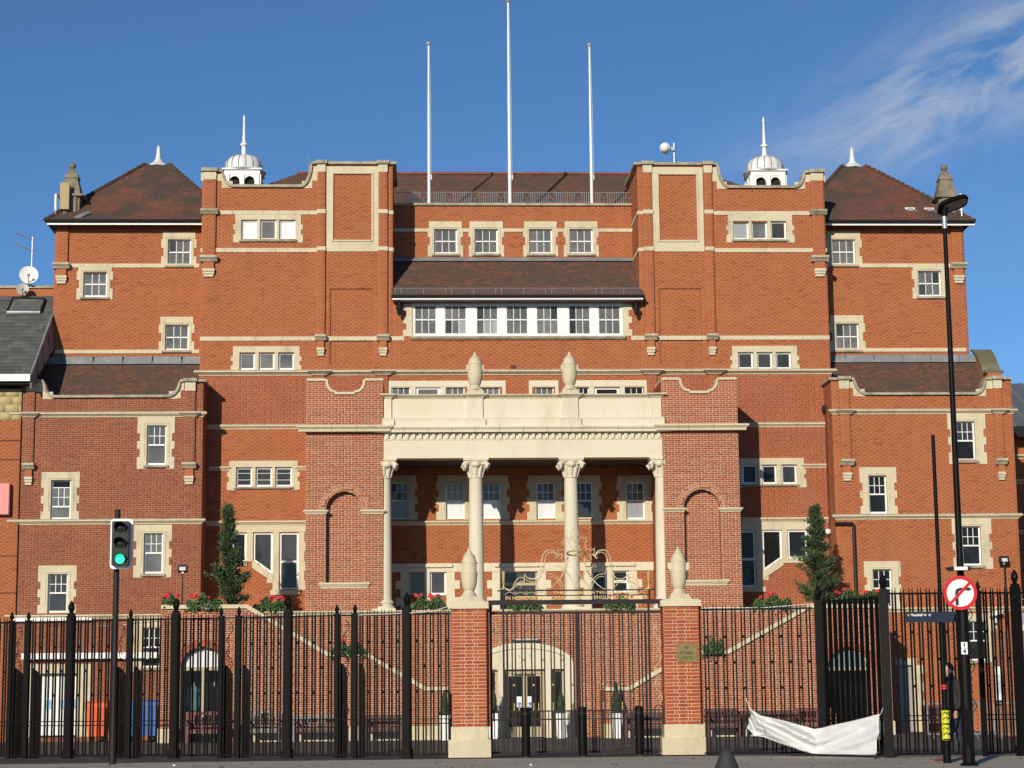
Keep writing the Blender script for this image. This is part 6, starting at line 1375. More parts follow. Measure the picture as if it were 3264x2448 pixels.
# crowd barriers and boxes at the right
for i, (x0, x1, Y, lab) in enumerate(((2957, 3060, 58., 'grey steel crowd barrier behind the walking man'), (3096, 3150, 57.5, 'grey steel crowd barrier right of the lamp post'), (3170, 3262, 57., 'grey steel crowd barrier at the right picture edge'))):
    a, b = X(x0, 2300, Y), X(x1, 2300, Y); t = thing('crowd_barrier', lab, 'barrier', ((a+b)/2, Y, YARD), 'crowd barriers in the courtyard'); z1 = YARD+1.05; mb = MB(); mb.tube([(a, Y, YARD+.16), (a, Y, z1-.05), (a+.06, Y, z1), (b-.06, Y, z1), (b, Y, z1-.05), (b, Y, YARD+.16), (a, Y, YARD+.16)], .022, 6); mb.build('frame', M_GALV, t, True); n = int((b-a)/.11)
    bm_ = hide_free(MB().tube([(0, 0, YARD+.16), (0, 0, z1)], .010, 5).build('bar', M_GALV))
    for k in range(1, n): inst('bar', bm_, t, (a+(b-a)*k/n, Y, 0))
    for xx in (a+.12, b-.12): mb = MB(); mb.tube([(xx, Y-.3, YARD+.02), (xx, Y, YARD+.2), (xx, Y+.3, YARD+.02)], .018, 5); mb.build('foot', M_GALV, t)
lw = thing('garden_wall', 'low brown brick wall at the far right behind the railings', 'wall', (X(3240, 2200, 60.), 60., YARD)); xa = X(3176, 2200, 60.); zt_ = at(3200, 2010, 60.).z
w_ = wall(lw, region(xa, xa+4), YARD, zt_, 60., 'red')
for ch in w_.children: ch.location = -ORG[lw.name]
mb = MB(); mb.box(xa, xa+4, 60.02, 60.3, YARD, zt_); mb.build('core', M_MO_RED, lw)
a, b, c, d = R(3168, 2124, 3192, 2232, 59.6); o = thing('map_board', 'tall pale notice board leaning by the brown wall at the right', 'notice board', (a, 59.6, c)); mb = MB(); mb.box(a, b, 59.55, 59.62, c, d); mb.build('board', M_SWHITE, o); mb = MB(); mb.box(a+.03, b-.03, 59.54, 59.55, c+.2, d-.25); mb.build('print', mat('map_print', (.55,.56,.52), .6, grain=(9, .35)), o)
a, b, c, d = R(3226, 1960, 3252, 2015, 60.5); o = thing('meter_box', 'grey and cream utility box on the wall at the far right', 'utility box', (a, 60.2, c)); mb = MB(); mb.box(a, b, 60.1, 60.5, c, d); mb.build('cabinet', M_STONE2, o); mb = MB(); mb.box(a, b+.2, 60.08, 60.1, d-.3, d+.06); mb.build('cover', M_GALV, o)
a, b, c, d = R(3155, 1945, 3188, 1985, YK-.2); o = thing('camera_box', 'white security camera housing on the right block', 'security camera', (a, YK, c)); mb = MB(); mb.obox(((a+b)/2, YK-.3, d-.1), (.2, .05, .05), (-.02, .15, 0), (-.02, 0, .07)); mb.build('housing', M_WHITE, o); mb = MB(); mb.box((a+b)/2-.04, (a+b)/2+.04, YK-.25, YK, c, d-.15); mb.build('bracket', M_WHITE, o)
# ================================================================== railings along the street
RF = {}
def unit(name, mb, m): RF[name] = hide_free(mb.build(name, m)); return RF[name]
FH = 3.02; FS = 1.02
mb = MB(); r = .0155; mb.box(-r, r, -r, r, .04, FH-.16); mb.add([(-r, -r, FH-.16), (r, -r, FH-.16), (r, r, FH-.16), (-r, r, FH-.16), (0, 0, FH)], [(0,1,4),(1,2,4),(2,3,4),(3,0,4)]); unit('bar', mb, M_BLACK)
unit('ball', MB().ball((0, 0, 0), .029, 10, 7), M_BLACK); unit('gold_ball', MB().ball((0, 0, 0), .027, 10, 7), M_GOLD)
mb = MB(); w = .047; h = FH-.12; mb.box(-w, w, -w, w, 0, h); mb.box(-w-.012, w+.012, -w-.012, w+.012, h, h+.03); unit('small_post', mb, M_BLACK)
mb = MB(); mb.lathe([(.046, 0), (.026, .02), (.044, .05), (.050, .09), (.030, .15), (.004, .20)], 0, 0, 0, 8); unit('small_finial', mb, M_BLACK)
mb = MB(); w = .082; h = FH-.02; mb.box(-w, w, -w, w, 0, h); mb.box(-w*.72, w*.72, -w*1.12, w*1.12, 0, h-.03); mb.box(-w-.02, w+.02, -w-.02, w+.02, 0, .18); mb.box(-w*.8, w*.8, -w*.8, w*.8, h, h+.05); unit('post', mb, M_BLACK)
mb = MB(); mb.lathe([(.075, 0), (.040, .03), (.055, .06), (.078, .12), (.074, .17), (.042, .24), (.005, .29)], 0, 0, 0, 8); unit('post_finial', mb, M_BLACK)
mb = MB(); mb.add([(0, -.03, 0), (.55, -.03, 0), (.55, -.03, 1.66), (.40, -.03, 1.84), (0, -.03, 1.95), (0, .03, 0), (.55, .03, 0), (.55, .03, 1.66), (.40, .03, 1.84), (0, .03, 1.95)], [(0,1,2,3,4), (9,8,7,6,5)]+[(i, i+5, (i+1)%5+5, (i+1)%5) for i in range(5)]); unit('stay', mb, M_BLACK)
def scroll(zs_, amp, n=12):
    """a climbing chain of S-scrolls with curled ends and rings, in local x, z"""
    out = []; sgn = 1
    for a, b in zip(zs_, zs_[1:]):
        m = (a+b)/2; h = b-a; rr = amp*.62
        out.append([(sgn*amp*math.sin(2*math.pi*t/n)*(.9), a+h*t/n) for t in range(n+1)])
        for ez, d in ((a+h*.25, 1), (a+h*.75, -1)):
            c = (sgn*d*amp*.25, ez); out.append([(c[0]+sgn*d*rr*(1-.09*u)*math.cos(u*.62), c[1]+rr*(1-.09*u)*math.sin(u*.62)) for u in range(9)])
        sgn = -sgn
    return out
def rail_set(sec, A, B, z, hh=.018, d=.012, m=None, name='rail'):
    D_ = (B-A); L = D_.length; D_.normalize(); mb = MB(); mb.obox((A+B)/2+Vector((0, 0, z)), D_*L/2, Vector((-D_.y, D_.x, 0))*d, Vector((0, 0, hh))); return mb.build(name, m or M_BLACK, sec)
def bars(sec, A, B, n, rot, phase=0):
    """n pairs of bars between two posts with staggered balls"""
    D_ = (B-A); L = D_.length; D_.normalize(); pitch = L/n; g = min(.068, pitch*.36)
    for k in range(n):
        c = A+D_*(pitch*(k+.5))
        for sg_ in (-1, 1): inst('bar', RF['bar'], sec, c+D_*(sg_*g/2), (0, 0, rot), (1, 1, FS))
        for lev, zb_ in enumerate((1.32, 1.84, 2.36)):
            if (k+phase+lev) % 2 == 0: inst('ball', RF['ball'], sec, c+Vector((0, 0, zb_+.03)))
        for zz in (.70, .79):                                    # little cross rails low down, between the pairs
            if k < n-1: pass
    rail_set(sec, A, B, (FH-.13)*FS); rail_set(sec, A, B, .06); rail_set(sec, A, B, .79, .010, .008); rail_set(sec, A, B, .70, .010, .008)
def put_post(sec, P_, rot, big=True, stay=0):
    inst('post' if big else 'small_post', RF['post'] if big else RF['small_post'], sec, P_, (0, 0, rot), (1, 1, FS)); inst('finial', RF['post_finial'] if big else RF['small_finial'], sec, P_+Vector((0, 0, (FH+.03 if big else FH-.09)*FS)), (0, 0, rot))
    if stay: inst('stay', RF['stay'], sec, P_+Vector((.10, .05, 0)), (0, 0, math.radians(82)))
big = [(-470, 2418.5), (-130, 2418), (217, 2417.5), (554, 2417), (916, 2416.5), (1298, 2416)]
small = [(-330, -278), (27, 81), (357, 410), (702, 759), (1074.5, 1133)]
G = lambda x, y: gp(x, y, 0.)
labs = ['black railing panels mostly beyond the left picture edge', 'black railing panels at the left picture edge with scroll strip', 'black railing panels behind the traffic light', 'black railing panels in front of the arched shop window', 'black railing panels left of the heaviest bare post near the gate']
for i in range(5):
    A, B = G(*big[i]), G(*big[i+1]); sec = thing('railing', labs[i], 'railing', (A+B)/2, 'street railings'); D_ = (B-A).normalized(); rot = math.atan2(D_.y, D_.x)
    L = (B-A).length; f0 = (small[i][0]-big[i][0])/(big[i+1][0]-big[i][0]); f1 = (small[i][1]-big[i][0])/(big[i+1][0]-big[i][0])
    S0, S1 = A.lerp(B, f0), A.lerp(B, f1)
    put_post(sec, B, rot); put_post(sec, S0, rot, False, 1); put_post(sec, S1, rot, False, 1)
    bars(sec, A+D_*.12, S0-D_*.06, max(3, round((S0-A).length/.2)), rot); bars(sec, S1+D_*.06, B-D_*.12, max(3, round((B-S1).length/.2)), rot, 1)
    rail_set(sec, S0, S1, (FH-.13)*FS); rail_set(sec, S0, S1, .06); rail_set(sec, S0, S1, .79, .010); mid = (S0+S1)/2
    for nm_, P2 in (('bar', S0+D_*.075), ('bar', S1-D_*.075)): inst(nm_, RF['bar'], sec, P2, (0, 0, rot), (1, 1, FS))
    mb = MB()
    for pts in scroll([.85, 1.35, 1.85, 2.35, 2.85], .075): mb.tube([mid+D_*x+Vector((0, 0, z)) for x, z in pts], .009, 5)
    mb.build('scroll', M_BLACK, sec)
A, B = G(1298, 2416), G(1440, 2415); sec = thing('railing', 'short black railing panel joining the left gate pier', 'railing', (A+B)/2, 'street railings'); D_ = (B-A).normalized(); rot = math.atan2(D_.y, D_.x); bars(sec, A+D_*.13, B, 5, rot)
A, B = G(2246, 2410), G(2625, 2407); sec = thing('railing', 'long black railing panel behind the crumpled white sheet', 'railing', (A+B)/2, 'street railings'); D_ = (B-A).normalized(); rot = math.atan2(D_.y, D_.x); bars(sec, A, B-D_*.12, 12, rot); put_post(sec, B, rot)
FS = 1.06; PB = G(2625, 2407); PC = G(2836, 2415); D_ = (PC-PB).normalized(); sec = thing('railing', 'oblique black railing panel between the two tall posts at the right', 'railing', (PB+PC)/2, 'street railings'); rot = math.atan2(D_.y, D_.x); bars(sec, PB+D_*.12, PC-D_*.13, max(6, round((PC-PB).length/.185)), rot); put_post(sec, PC, rot*.3)
PD = G(3142, 2411); FS = 1.085; D_ = (PD-PC).normalized(); rot = math.atan2(D_.y, D_.x); sec = thing('railing', 'black railing panel behind the walking man', 'railing', (PC+PD)/2, 'street railings'); bars(sec, PC+D_*.12, PD-D_*.4, 8, rot); put_post(sec, PD, rot, False); mb = MB()
for pts in scroll([.85, 1.35, 1.85, 2.35, 2.85], .08): mb.tube([PD-D_*.2+D_*x+Vector((0, 0, z)) for x, z in pts], .009, 5)
mb.build('scroll', M_BLACK, sec)
PE = G(3262, 2409); D_ = (PE-PD).normalized(); rot = math.atan2(D_.y, D_.x); sec = thing('railing', 'black railing panel cut off by the right picture edge', 'railing', (PD+PE)/2, 'street railings'); bars(sec, PD+D_*.06, PE-D_*.12, 4, rot); put_post(sec, PE, rot)
PF = PE+D_*2.6; sec = thing('railing', 'black railing panel beyond the right picture edge', 'railing', (PE+PF)/2, 'street railings'); bars(sec, PE+D_*.12, PF-D_*.12, 11, rot); put_post(sec, PF, rot)
# ---- gate piers: every brick a piece of its own
def pier_bricks(par, cx, cy, w, d, z0, z1, rot):
    ca, sa = math.cos(rot), math.sin(rot); U = Vector((ca, sa, 0)); Nf = Vector((sa, -ca, 0)); C = Vector((cx, cy, 0)); course = .0715; n = round((z1-z0)/course); c = (z1-z0)/n; j = .011
    meshes = {}
    def brick(ulen, key, m):
        if key not in meshes:
            h = ulen/2-j/2; mb = MB(); e = .003; mb.add([(-h, .012, j/2), (h, .012, j/2), (h, .012, c-j/2), (-h, .012, c-j/2), (-h+e, -.010, j/2+e), (h-e, -.010, j/2+e), (h-e, -.010, c-j/2-e), (-h+e, -.010, c-j/2-e)], [(4,5,6,7),(0,1,5,4),(1,2,6,5),(2,3,7,6),(3,0,4,7)]); meshes[key] = hide_free(mb.build('brick', m))
        return meshes[key]
    tones = [mat('pier_brick_%d' % i, cc, .85, grain=(25, .2), bump=.3) for i, cc in enumerate(((.37,.078,.026),(.33,.066,.026),(.40,.105,.028),(.30,.058,.024),(.36,.085,.03)))]
    for face, (du, ln) in enumerate(((U, w), (Vector((-sa, ca, 0)), d), (Vector((sa, -ca, 0)), d))):
        nf = Nf if face == 0 else (U if face == 1 else -U); half = d/2 if face == 0 else w/2; ctr = C+nf*half
        for i in range(n):
            lens = [.225, .1125, .225] if i % 2 == 0 else [.145, .055, .1625, .055, .145]; s_ = sum(lens); lens = [l*ln/s_ for l in lens]; x = -ln/2
            for l in lens:
                p = ctr+du*(x+l/2)+Vector((0, 0, z0+i*c)); x += l; k = rnd.randrange(5); me = brick(l, (round(l, 3), k), tones[k])
                inst('brick', me, par, p+nf*rnd.uniform(-.002, .002), (0, 0, math.atan2(du.y, du.x) if face < 1 else (rot+math.pi/2 if face == 1 else rot-math.pi/2)))
def pier(xa, xb, yb, label, cap_y, seed, nib):
    P0, P1 = G(xa, yb), G(xb, yb-(xb-xa)*.0105); w = (P1-P0).length; D_ = (P1-P0).normalized(); rot = math.atan2(D_.y, D_.x); back = Vector((-D_.y, D_.x, 0)); C = (P0+P1)/2+back*(w/2+.05)
    t = thing('gate_pier', label, 'gate pier', C, 'brick gate piers'); ct = at((xa+xb)/2, cap_y, C.y-w/2).z; ca = Matrix.Rotation(rot, 4, 'Z')
    def bx(mb, hw, hd, z0, z1): mb.obox((C.x, C.y, (z0+z1)/2), D_*hw, back*hd, Vector((0, 0, (z1-z0)/2)))
    m1 = MB(); bx(m1, w/2-.004, w/2-.004, .4, ct-.1); m1.build('core', M_MO_BAY, t)
    zp = .62; pier_bricks(t, C.x, C.y, w, w, zp, ct-.13, rot)
    m1 = MB(); nn = round((ct-.13-zp)/.0715); hc_ = (ct-.13-zp)/nn
    for k in range(nn): m1.obox(C+D_*(w/2+.04)+Vector((0, 0, zp+(k+.5)*hc_)), D_*.036, back*(w*.30), Vector((0, 0, hc_/2-.006)))
    m1.build('nib', M_BR_BAY, t)
    m1 = MB(); m1.obox(C+D_*(w/2+.03)+Vector((0, 0, (zp+ct-.13)/2)), D_*.036, back*(w*.29), Vector((0, 0, (ct-.13-zp)/2))); m1.build('nib_mortar', M_MO_BAY, t)
    m1 = MB(); bx(m1, w/2+.085, w/2+.085, 0, .36); bx(m1, w/2+.03, w/2+.03, .36, zp); m1.build('stone_base', M_STONE, t)
    m1 = MB(); bx(m1, w/2+.055, w/2+.055, ct-.13, ct); bx(m1, w/2+.01, w/2+.01, ct, ct+.02); m1.build('stone_cap', M_STONE, t)
    return t, C, ct, rot, w
t1, C1, ct1, rot1, w1_ = pier(1443, 1553, 2415, 'left brick gate pier with stone base and urn', 1920, 1, 1); t2, C2, ct2, rot2, w2_ = pier(2125, 2238, 2406, 'right brick gate pier carrying the brass plaque', 1912, 2, 1)
urn('stone_urn', 'tall stone urn on the left gate pier', C1.x, C1.y, ct1+.02, at(1500, 1746, C1.y).z-ct1-.02, 'urns on the gate piers'); urn('stone_urn', 'tall stone urn on the right gate pier', C2.x, C2.y, ct2+.02, at(2172, 1742, C2.y).z-ct2-.02, 'urns on the gate piers')
# brass plaque with its lettering
def text_obj(body, size, m, par, P_, rot=(math.radians(90), 0, 0), align='CENTER', ext=.002, name='lettering', sx=1.0, serif=False, offset=0.):
    cu = bpy.data.curves.new(name, 'FONT'); cu.body = body; cu.size = size; cu.align_x = align; cu.align_y = 'CENTER'; cu.extrude = ext; cu.offset = offset; cu.resolution_u = 3; o = bpy.data.objects.new(name, cu); COL.objects.link(o); cu.materials.append(m); dg = bpy.context.evaluated_depsgraph_get(); me = bpy.data.meshes.new_from_object(o.evaluated_get(dg)); bpy.data.objects.remove(o); me.materials.clear(); me.materials.append(m); return inst(name, me, par, P_, rot, (sx, 1, 1))
yq = C2.y-w2_/2-.016; a, b, c, d = R(2157, 2051, 2222, 2110, yq); pq = thing('plaque', 'square brass plaque reading HOBBS GATE', 'plaque', ((a+b)/2, yq, (c+d)/2)); br_m = mat('aged_brass', (.20,.155,.055), .45, metal=.45, grain=(9, .2), patch=[((.10,.08,.035), 4, .6, .5, .7)])
pl_rot = rot2; ux = Vector((math.cos(rot2), math.sin(rot2), 0)); nf = Vector((math.sin(rot2), -math.cos(rot2), 0)); cen = Vector(((a+b)/2, yq, (c+d)/2)); mb = MB(); mb.obox(cen, ux*(b-a)/2, nf*.008, Vector((0, 0, (d-c)/2))); mb.build('plate', br_m, pq)
dkm = mat('engraved_dark', (.02, .016, .01), .6)
text_obj('HOBBS', .085, dkm, pq, cen+nf*.009+Vector((0, 0, -.005)), (math.radians(90), 0, rot2), sx=1.12); text_obj('GATE', .085, dkm, pq, cen+nf*.009+Vector((0, 0, -.105)), (math.radians(90), 0, rot2), sx=1.12)
mb = MB(); e = cen+nf*.0095+Vector((0, 0, .115))
for k in range(3): mb.tube([e+ux*(.04*math.sin((k-1)*1.0))*0+Vector((0, 0, -.035)), e+ux*(.045*(k-1)*.6)+Vector((0, 0, .01)), e+ux*(.05*(k-1))+Vector((0, 0, .03 if k == 1 else .0))], .004, 4)
mb.tube([e-ux*.03+Vector((0, 0, -.015)), e+ux*.03+Vector((0, 0, -.015))], .004, 4); mb.build('emblem', dkm, pq)
mb = MB()
for sx in (-1, 1):
    for sz in (-1, 1): mb.ball(cen+ux*(sx*(b-a)*.43)+Vector((0, 0, sz*(d-c)*.43))+nf*.008, .010, 8, 5)
mb.build('screws', M_GOLD, pq)
# ---- the gate
yg = (C1.y+C2.y)/2; gt = thing('ornamental_gate', 'tall double gate with gilt scrollwork crown and inscription between the brick piers', 'gate', ((C1.x+C2.x)/2, yg, 0))
gz = lambda x, y: at(x, y, yg)
def gx(z): return 1550+z*.2713
def gy(z): return 1650+z*.2713
def gpt(zx, zy, dy=0.): p = at(gx(zx), gy(zy), yg); return Vector((p.x, yg+dy, p.z))
g_top = gpt(1000, 992).z; g_rail = gpt(1000, 1112).z
xL, xl, xm_, xr, xR = gpt(55, 1400).x, gpt(215, 1400).x, gpt(1075, 1400).x, gpt(1925, 1400).x, gpt(2100, 1400).x
mb = MB(); mb.box(xL-.025, xL+.025, yg-.03, yg+.03, 0, g_top+.03); mb.build('frame_post', M_GREYIRON, gt); mb = MB(); mb.box(xR-.025, xR+.025, yg-.03, yg+.03, 0, g_top+.03); mb.build('frame_post', M_GREYIRON, gt)
for xx in (xl, xr):
    for d_ in (-.02, .055 if xx == xl else -.095): mb = MB(); mb.box(xx+d_-.02, xx+d_+.02, yg-.03, yg+.03, 0, g_top+.05 if d_ == -.02 else g_rail); mb.build('hinge_post', M_GREYIRON, gt)
mb = MB(); mb.box(xm_-.045, xm_+.045, yg-.035, yg+.035, .05, g_rail+.02); mb.build('meeting_stile', M_GREYIRON, gt)
mb = MB(); mb.box(xL-.05, xR+.05, yg-.045, yg+.045, g_top-.045, g_top+.05); mb.build('head_beam', M_GREYIRON, gt)
for zz, h in ((g_rail, .022), (.92, .014), (.75, .014), (.08, .02)): mb = MB(); mb.box(xL, xR, yg-.02, yg+.02, zz-h, zz+h); mb.build('rail', M_GREYIRON, gt)
barm = hide_free(MB().box(-.014, .014, -.014, .014, .07, g_rail).build('bar', M_GREYIRON)); lowm = hide_free(MB().box(-.009, .009, -.009, .009, .07, .92).build('dog_bar', M_GREYIRON)); candm = hide_free(MB().lathe([(.014, .92), (.02, .95), (.034, .965), (.010, .972), (.010, 1.05), (.012, 1.06), (.003, 1.10)], 0, 0, 0, 8).build('gilt_candle', M_GOLD, None, True))
for (xa, xb) in ((xl+.09, xm_-.02), (xm_+.02, xr-.11)):
    n = 7; pitch = (xb-xa)/n
    for k in range(n):
        c = xa+pitch*(k+.5)
        for sg_ in (-.085, .085): inst('bar', barm, gt, (c+sg_*.40, yg, 0))
        inst('dog_bar', lowm, gt, (c, yg, 0)); inst('dog_bar', lowm, gt, (c+pitch/2, yg, 0))
        if k % 2 == 0: inst('gilt_candle', candm, gt, (c, yg, 0)); inst('gilt_candle', candm, gt, (c+pitch/2, yg, 0)) if k < 3 else None
        for lev, zb_ in enumerate((1.46, 1.98, 2.50)):
            if (k+lev) % 2 == 0: inst('gilt_ball', RF['gold_ball'], gt, (c, yg-.0, zb_))
for k in range(3):
    for xa, xb in ((xL, xl), (xr, xR)): inst('dog_bar', lowm, gt, (xa+(xb-xa)*(k+.8)/3.6, yg, 0))
for i, (xa, xb) in enumerate(((xL, xl), (xr, xR))):
    mb = MB(); c = (xa+xb)/2
    for pts in scroll([1.03, 1.6, 2.17, 2.74], .085): mb.tube([(c+x, yg, z) for x, z in pts], .0075, 6)
    pass
    mb.build('gilt_scroll', M_GOLDP, gt, True)
    mb = MB(); mb.tube([(c-.10, yg, .72), (c-.10, yg, .92), (c-.06, yg, 1.0), (c, yg, 1.03), (c+.06, yg, 1.0), (c+.10, yg, .92), (c+.10, yg, .72)], .012, 6); mb.build('hoop', M_GREYIRON, gt)
# inscription rails
zt0, zt1, zt2 = gpt(1000, 852).z, gpt(1000, 912).z, g_top+.05
for zz, hh in ((zt0, .014), (zt1, .010)): mb = MB(); mb.box(gpt(130, 870).x if zz == zt0 else gpt(200, 900).x, gpt(1980, 850).x if zz == zt0 else gpt(1925, 900).x, yg-.015, yg+.015, zz-hh, zz+hh); mb.build('inscription_rail', M_GREYIRON, gt)
for zx in (205, 1920): p = gpt(zx, 930); mb = MB(); mb.box(p.x-.02, p.x+.02, yg-.02, yg+.02, g_top, zt0); mb.build('inscription_post', M_GREYIRON, gt)
tx0, tx1 = gpt(225, 945), gpt(1895, 945); tm = (tx0+tx1)/2
def fit_text(body, width, size, P_):
    o = text_obj(body, size, M_GOLD, gt, P_, name='inscription', ext=.006, offset=.001); me = o.data; xs = [v.co.x for v in me.vertices]; wd = (max(xs)-min(xs)); o.scale = (width/wd, 1, 1); o['kind'] = 'stuff'; return o
fit_text('IN HONOUR OF A GREAT SURREY & ENGLAND CRICKETER', tx1.x-tx0.x, .105, Vector((tm.x, yg-.012, (zt1+zt2)/2-.005))); fit_text('THE HOBBS GATES', gpt(1395, 900).x-gpt(785, 900).x, .075, Vector((gpt(1090, 890).x, yg-.012, (zt0+zt1)/2)))
for zx0, zx1, sg_ in ((215, 720, 1), (1880, 1430, -1)):
    mb = MB(); n = 4
    for k in range(n):
        a = zx0+(zx1-zx0)*k/n; b = zx0+(zx1-zx0)*(k+1)/n; pts = [gpt(a+(b-a)*t/8, 905-30*math.sin(math.pi*t/8)) for t in range(9)]; mb.tube(pts, .008, 5); c_ = gpt(b, 890); mb.tube([c_+Vector((.022*math.cos(u), 0, .03+.022*math.sin(u))) for u in (0, 1, 2, 3, 4, 5)], .007, 5, True)
    mb.build('gilt_wave', M_GOLDP, gt, True)
# crown of scrollwork, traced as curves in the gate's own plane
def smooth(pts, n=5):
    P_ = [Vector((x, y)) for x, y in pts]; out = []
    for i in range(len(P_)-1):
        p0, p1, p2, p3 = P_[max(0, i-1)], P_[i], P_[i+1], P_[min(len(P_)-1, i+2)]
        for k in range(n):
            t = k/n; out.append(.5*((2*p1)+(p2-p0)*t+(2*p0-5*p1+4*p2-p3)*t*t+(3*p1-p0-3*p2+p3)*t**3))
    out.append(P_[-1]); return out
half = [([(205,800),(235,832),(285,845),(320,810),(350,740),(400,700),(440,712),(454,745)], .013), ([(150,862),(190,835),(205,810),(235,845),(295,858),(340,815),(380,765),(430,750),(452,768)], .012), ([(452,770),(450,700),(455,660)], .011),
    ([(455,665),(482,702),(540,720),(600,700),(635,630),(650,540),(665,450),(700,395),(755,378),(808,398),(834,448),(826,470),(808,466)], .015), ([(460,725),(520,750),(590,745),(640,690),(675,600),(690,500),(715,430),(770,405),(818,428),(832,462),(815,486)], .014),
    ([(835,450),(850,425),(835,370)], .010), ([(835,370),(880,382),(915,372)], .008), ([(835,458),(870,430),(900,442),(884,470),(890,502),(915,510),(945,485),(965,450)], .014), ([(960,530),(915,640),(860,730),(790,800),(720,838),(600,850),(510,857)], .013),
    ([(838,585),(828,562),(850,553),(880,590),(930,620),(985,690),(1020,770),(1035,825)], .012), ([(720,657),(800,670),(850,712),(890,770),(905,838)], .012), ([(730,690),(790,695),(840,740),(872,800),(880,848)], .010), ([(575,585),(620,560),(665,562),(700,600),(720,657)], .010), ([(560,748),(580,790),(600,805),(612,830),(640,848)], .010), ([(385,820),(410,828),(415,805),(395,800)], .008),
    ([(965,440),(962,480),(958,530)], .011), ([(958,470),(945,505),(928,512)], .007), ([(962,470),(975,505),(990,512)], .007)]
top = [([(1085,172),(1070,142),(1035,133),(1003,150),(992,188),(1010,242),(1060,300),(1093,340),(1092,378)], .010), ([(1085,172),(1068,205),(1020,215),(985,240),(975,290),(995,340),(1030,380)], .009), ([(990,275),(975,245),(940,235),(908,255),(904,290),(928,325),(925,365),(962,395)], .009), ([(905,285),(885,290),(885,310),(900,310)], .007),
    ([(1075,290),(1085,260),(1115,238),(1160,235),(1182,262),(1160,305),(1180,358),(1240,375),(1278,350)], .009), ([(1195,288),(1178,276),(1160,290)], .006), ([(1080,300),(1088,350),(1130,390),(1170,380),(1172,345),(1145,348)], .008), ([(1060,215),(1100,205),(1108,225)], .006)]
cx_ = 1058
for pts, r_ in half:
    for sg_ in (0, 1):
        q_ = pts if sg_ == 0 else [(2*cx_-x, y-(x-cx_)*0) for x, y in pts]; mb = MB(); mb.tube([gpt(p.x, p.y, .02*math.sin(i*.3)) for i, p in enumerate(smooth(q_))], r_*.8, 6); mb.build('gilt_curve', M_GOLDP, gt, True)
for pts, r_ in top: mb = MB(); mb.tube([gpt(p.x, p.y) for p in smooth(pts)], r_*.85, 6); mb.build('gilt_curve', M_GOLDP, gt, True)
mb = MB(); mb.tube([gpt(cx_+108*math.cos(u*math.pi/12), 415+19*math.sin(u*math.pi/12), .25*math.sin(u*math.pi/12)) for u in range(24)], .018, 6, True); mb.build('crown_ring', M_GOLD, gt, True)
mb = MB(); mb.tube([gpt(1052, 425), gpt(1060, 530)], .011, 6); mb.tube([gpt(p.x, p.y) for p in smooth([(1060,530),(1080,620),(1120,700),(1180,780),(1242,838)])], .011, 6); mb.build('gilt_curve', M_GOLDP, gt, True)
bl_ = hide_free(MB().ball((0, 0, 0), .026, 10, 7).build('gilt_bead', M_GOLD, None, True))
for zx, zy in ((915,632),(905,655),(893,678),(882,700),(1192,628),(1208,655),(1222,680),(1058,832)): inst('gilt_bead', bl_, gt, gpt(zx, zy, -.01))
for zx in (205, 1910):
    p0, p1 = gpt(zx, 840), gpt(zx, 630); H = p1.z-p0.z; mb = MB(); mb.lathe([(.05, 0), (.018, .04*H/.2), (.012, H*.25), (.03, H*.38), (.055, H*.42), (.02, H*.46), (.028, H*.5), (.04, H*.97), (.045, H)], p0.x, yg, p0.z, 10); mb.build('torch', M_GOLD, gt, True)
# rope of white cable along the fence tops
cb = thing('white_cable', 'thin white cable slung loosely along the railing tops', 'cable', G(900, 2416)); cpts = [(0,2002),(70,2000),(225,1990),(290,1991),(340,1996),(560,1975),(600,1973),(680,1976),(757,1966),(800,1972),(870,1970),(930,1962),(1000,1962),(1120,1961),(1290,1955),(1380,1948),(1443,1928)]
mb = MB(); mb.tube([(lambda p: Vector((p.x, p.y, p.z)))(at(x, y, G(x, 2416).y-.05)) for x, y in cpts], .006, 5); mb.build('strand', M_SWHITE, cb)
cp2 = [(2246,1937),(2330,1936),(2420,1938),(2520,1930),(2610,1922)]; mb = MB(); mb.tube([at(x, y, G(x, 2404).y-.08) for x, y in cp2], .007, 5); mb.build('strand', M_SWHITE, cb)
cp3 = [(2850,1893),(2960,1889),(3050,1890),(3140,1905),(3262,1910)]; mb = MB(); mb.tube([at(x, y, G(x, 2408).y-.05) for x, y in cp3], .006, 5); mb.build('strand', M_SWHITE, cb)
# ================================================================== street furniture
# traffic light
P_ = G(359, 2436); tl = thing('traffic_light', 'traffic light on a black pole showing green', 'traffic light', P_); y = P_.y
ztop = at(380, 1624, y).z; a, b, c, d = R(351, 1653, 422, 1813, y-.25); xc = P_.x; hw = (b-a)/2; xh = (a+b)/2
mb = MB(); mb.tube([(xc, y, 0), (xc, y, ztop)], .057, 14); mb.tube([(xc, y, 0), (xc, y, .9)], .066, 14); mb.build('pole', M_BLK, tl, True)
def rrect(cx, cz, hw, hh, r, n=6): return [(cx+sx*(hw-r)+r*math.cos(a0+k*math.pi/2/n), cz+sz*(hh-r)+r*math.sin(a0+k*math.pi/2/n)) for sx, sz, a0 in ((1,1,0),(-1,1,math.pi/2),(-1,-1,math.pi),(1,-1,1.5*math.pi)) for k in range(n+1)]
zm = (c+d)/2; hh = (d-c)/2; yh = y-.22
mb = MB(); mb.prism(rrect(xh, zm, hw, hh, .07), yh, yh+.012); mb.build('backing_board', M_SWHITE, tl)
mb = MB(); mb.prism(rrect(xh-.002, zm, hw-.055, hh-.06, .02), yh-.16, yh-.001); hd = mb.build('signal_head', M_BLK, tl)
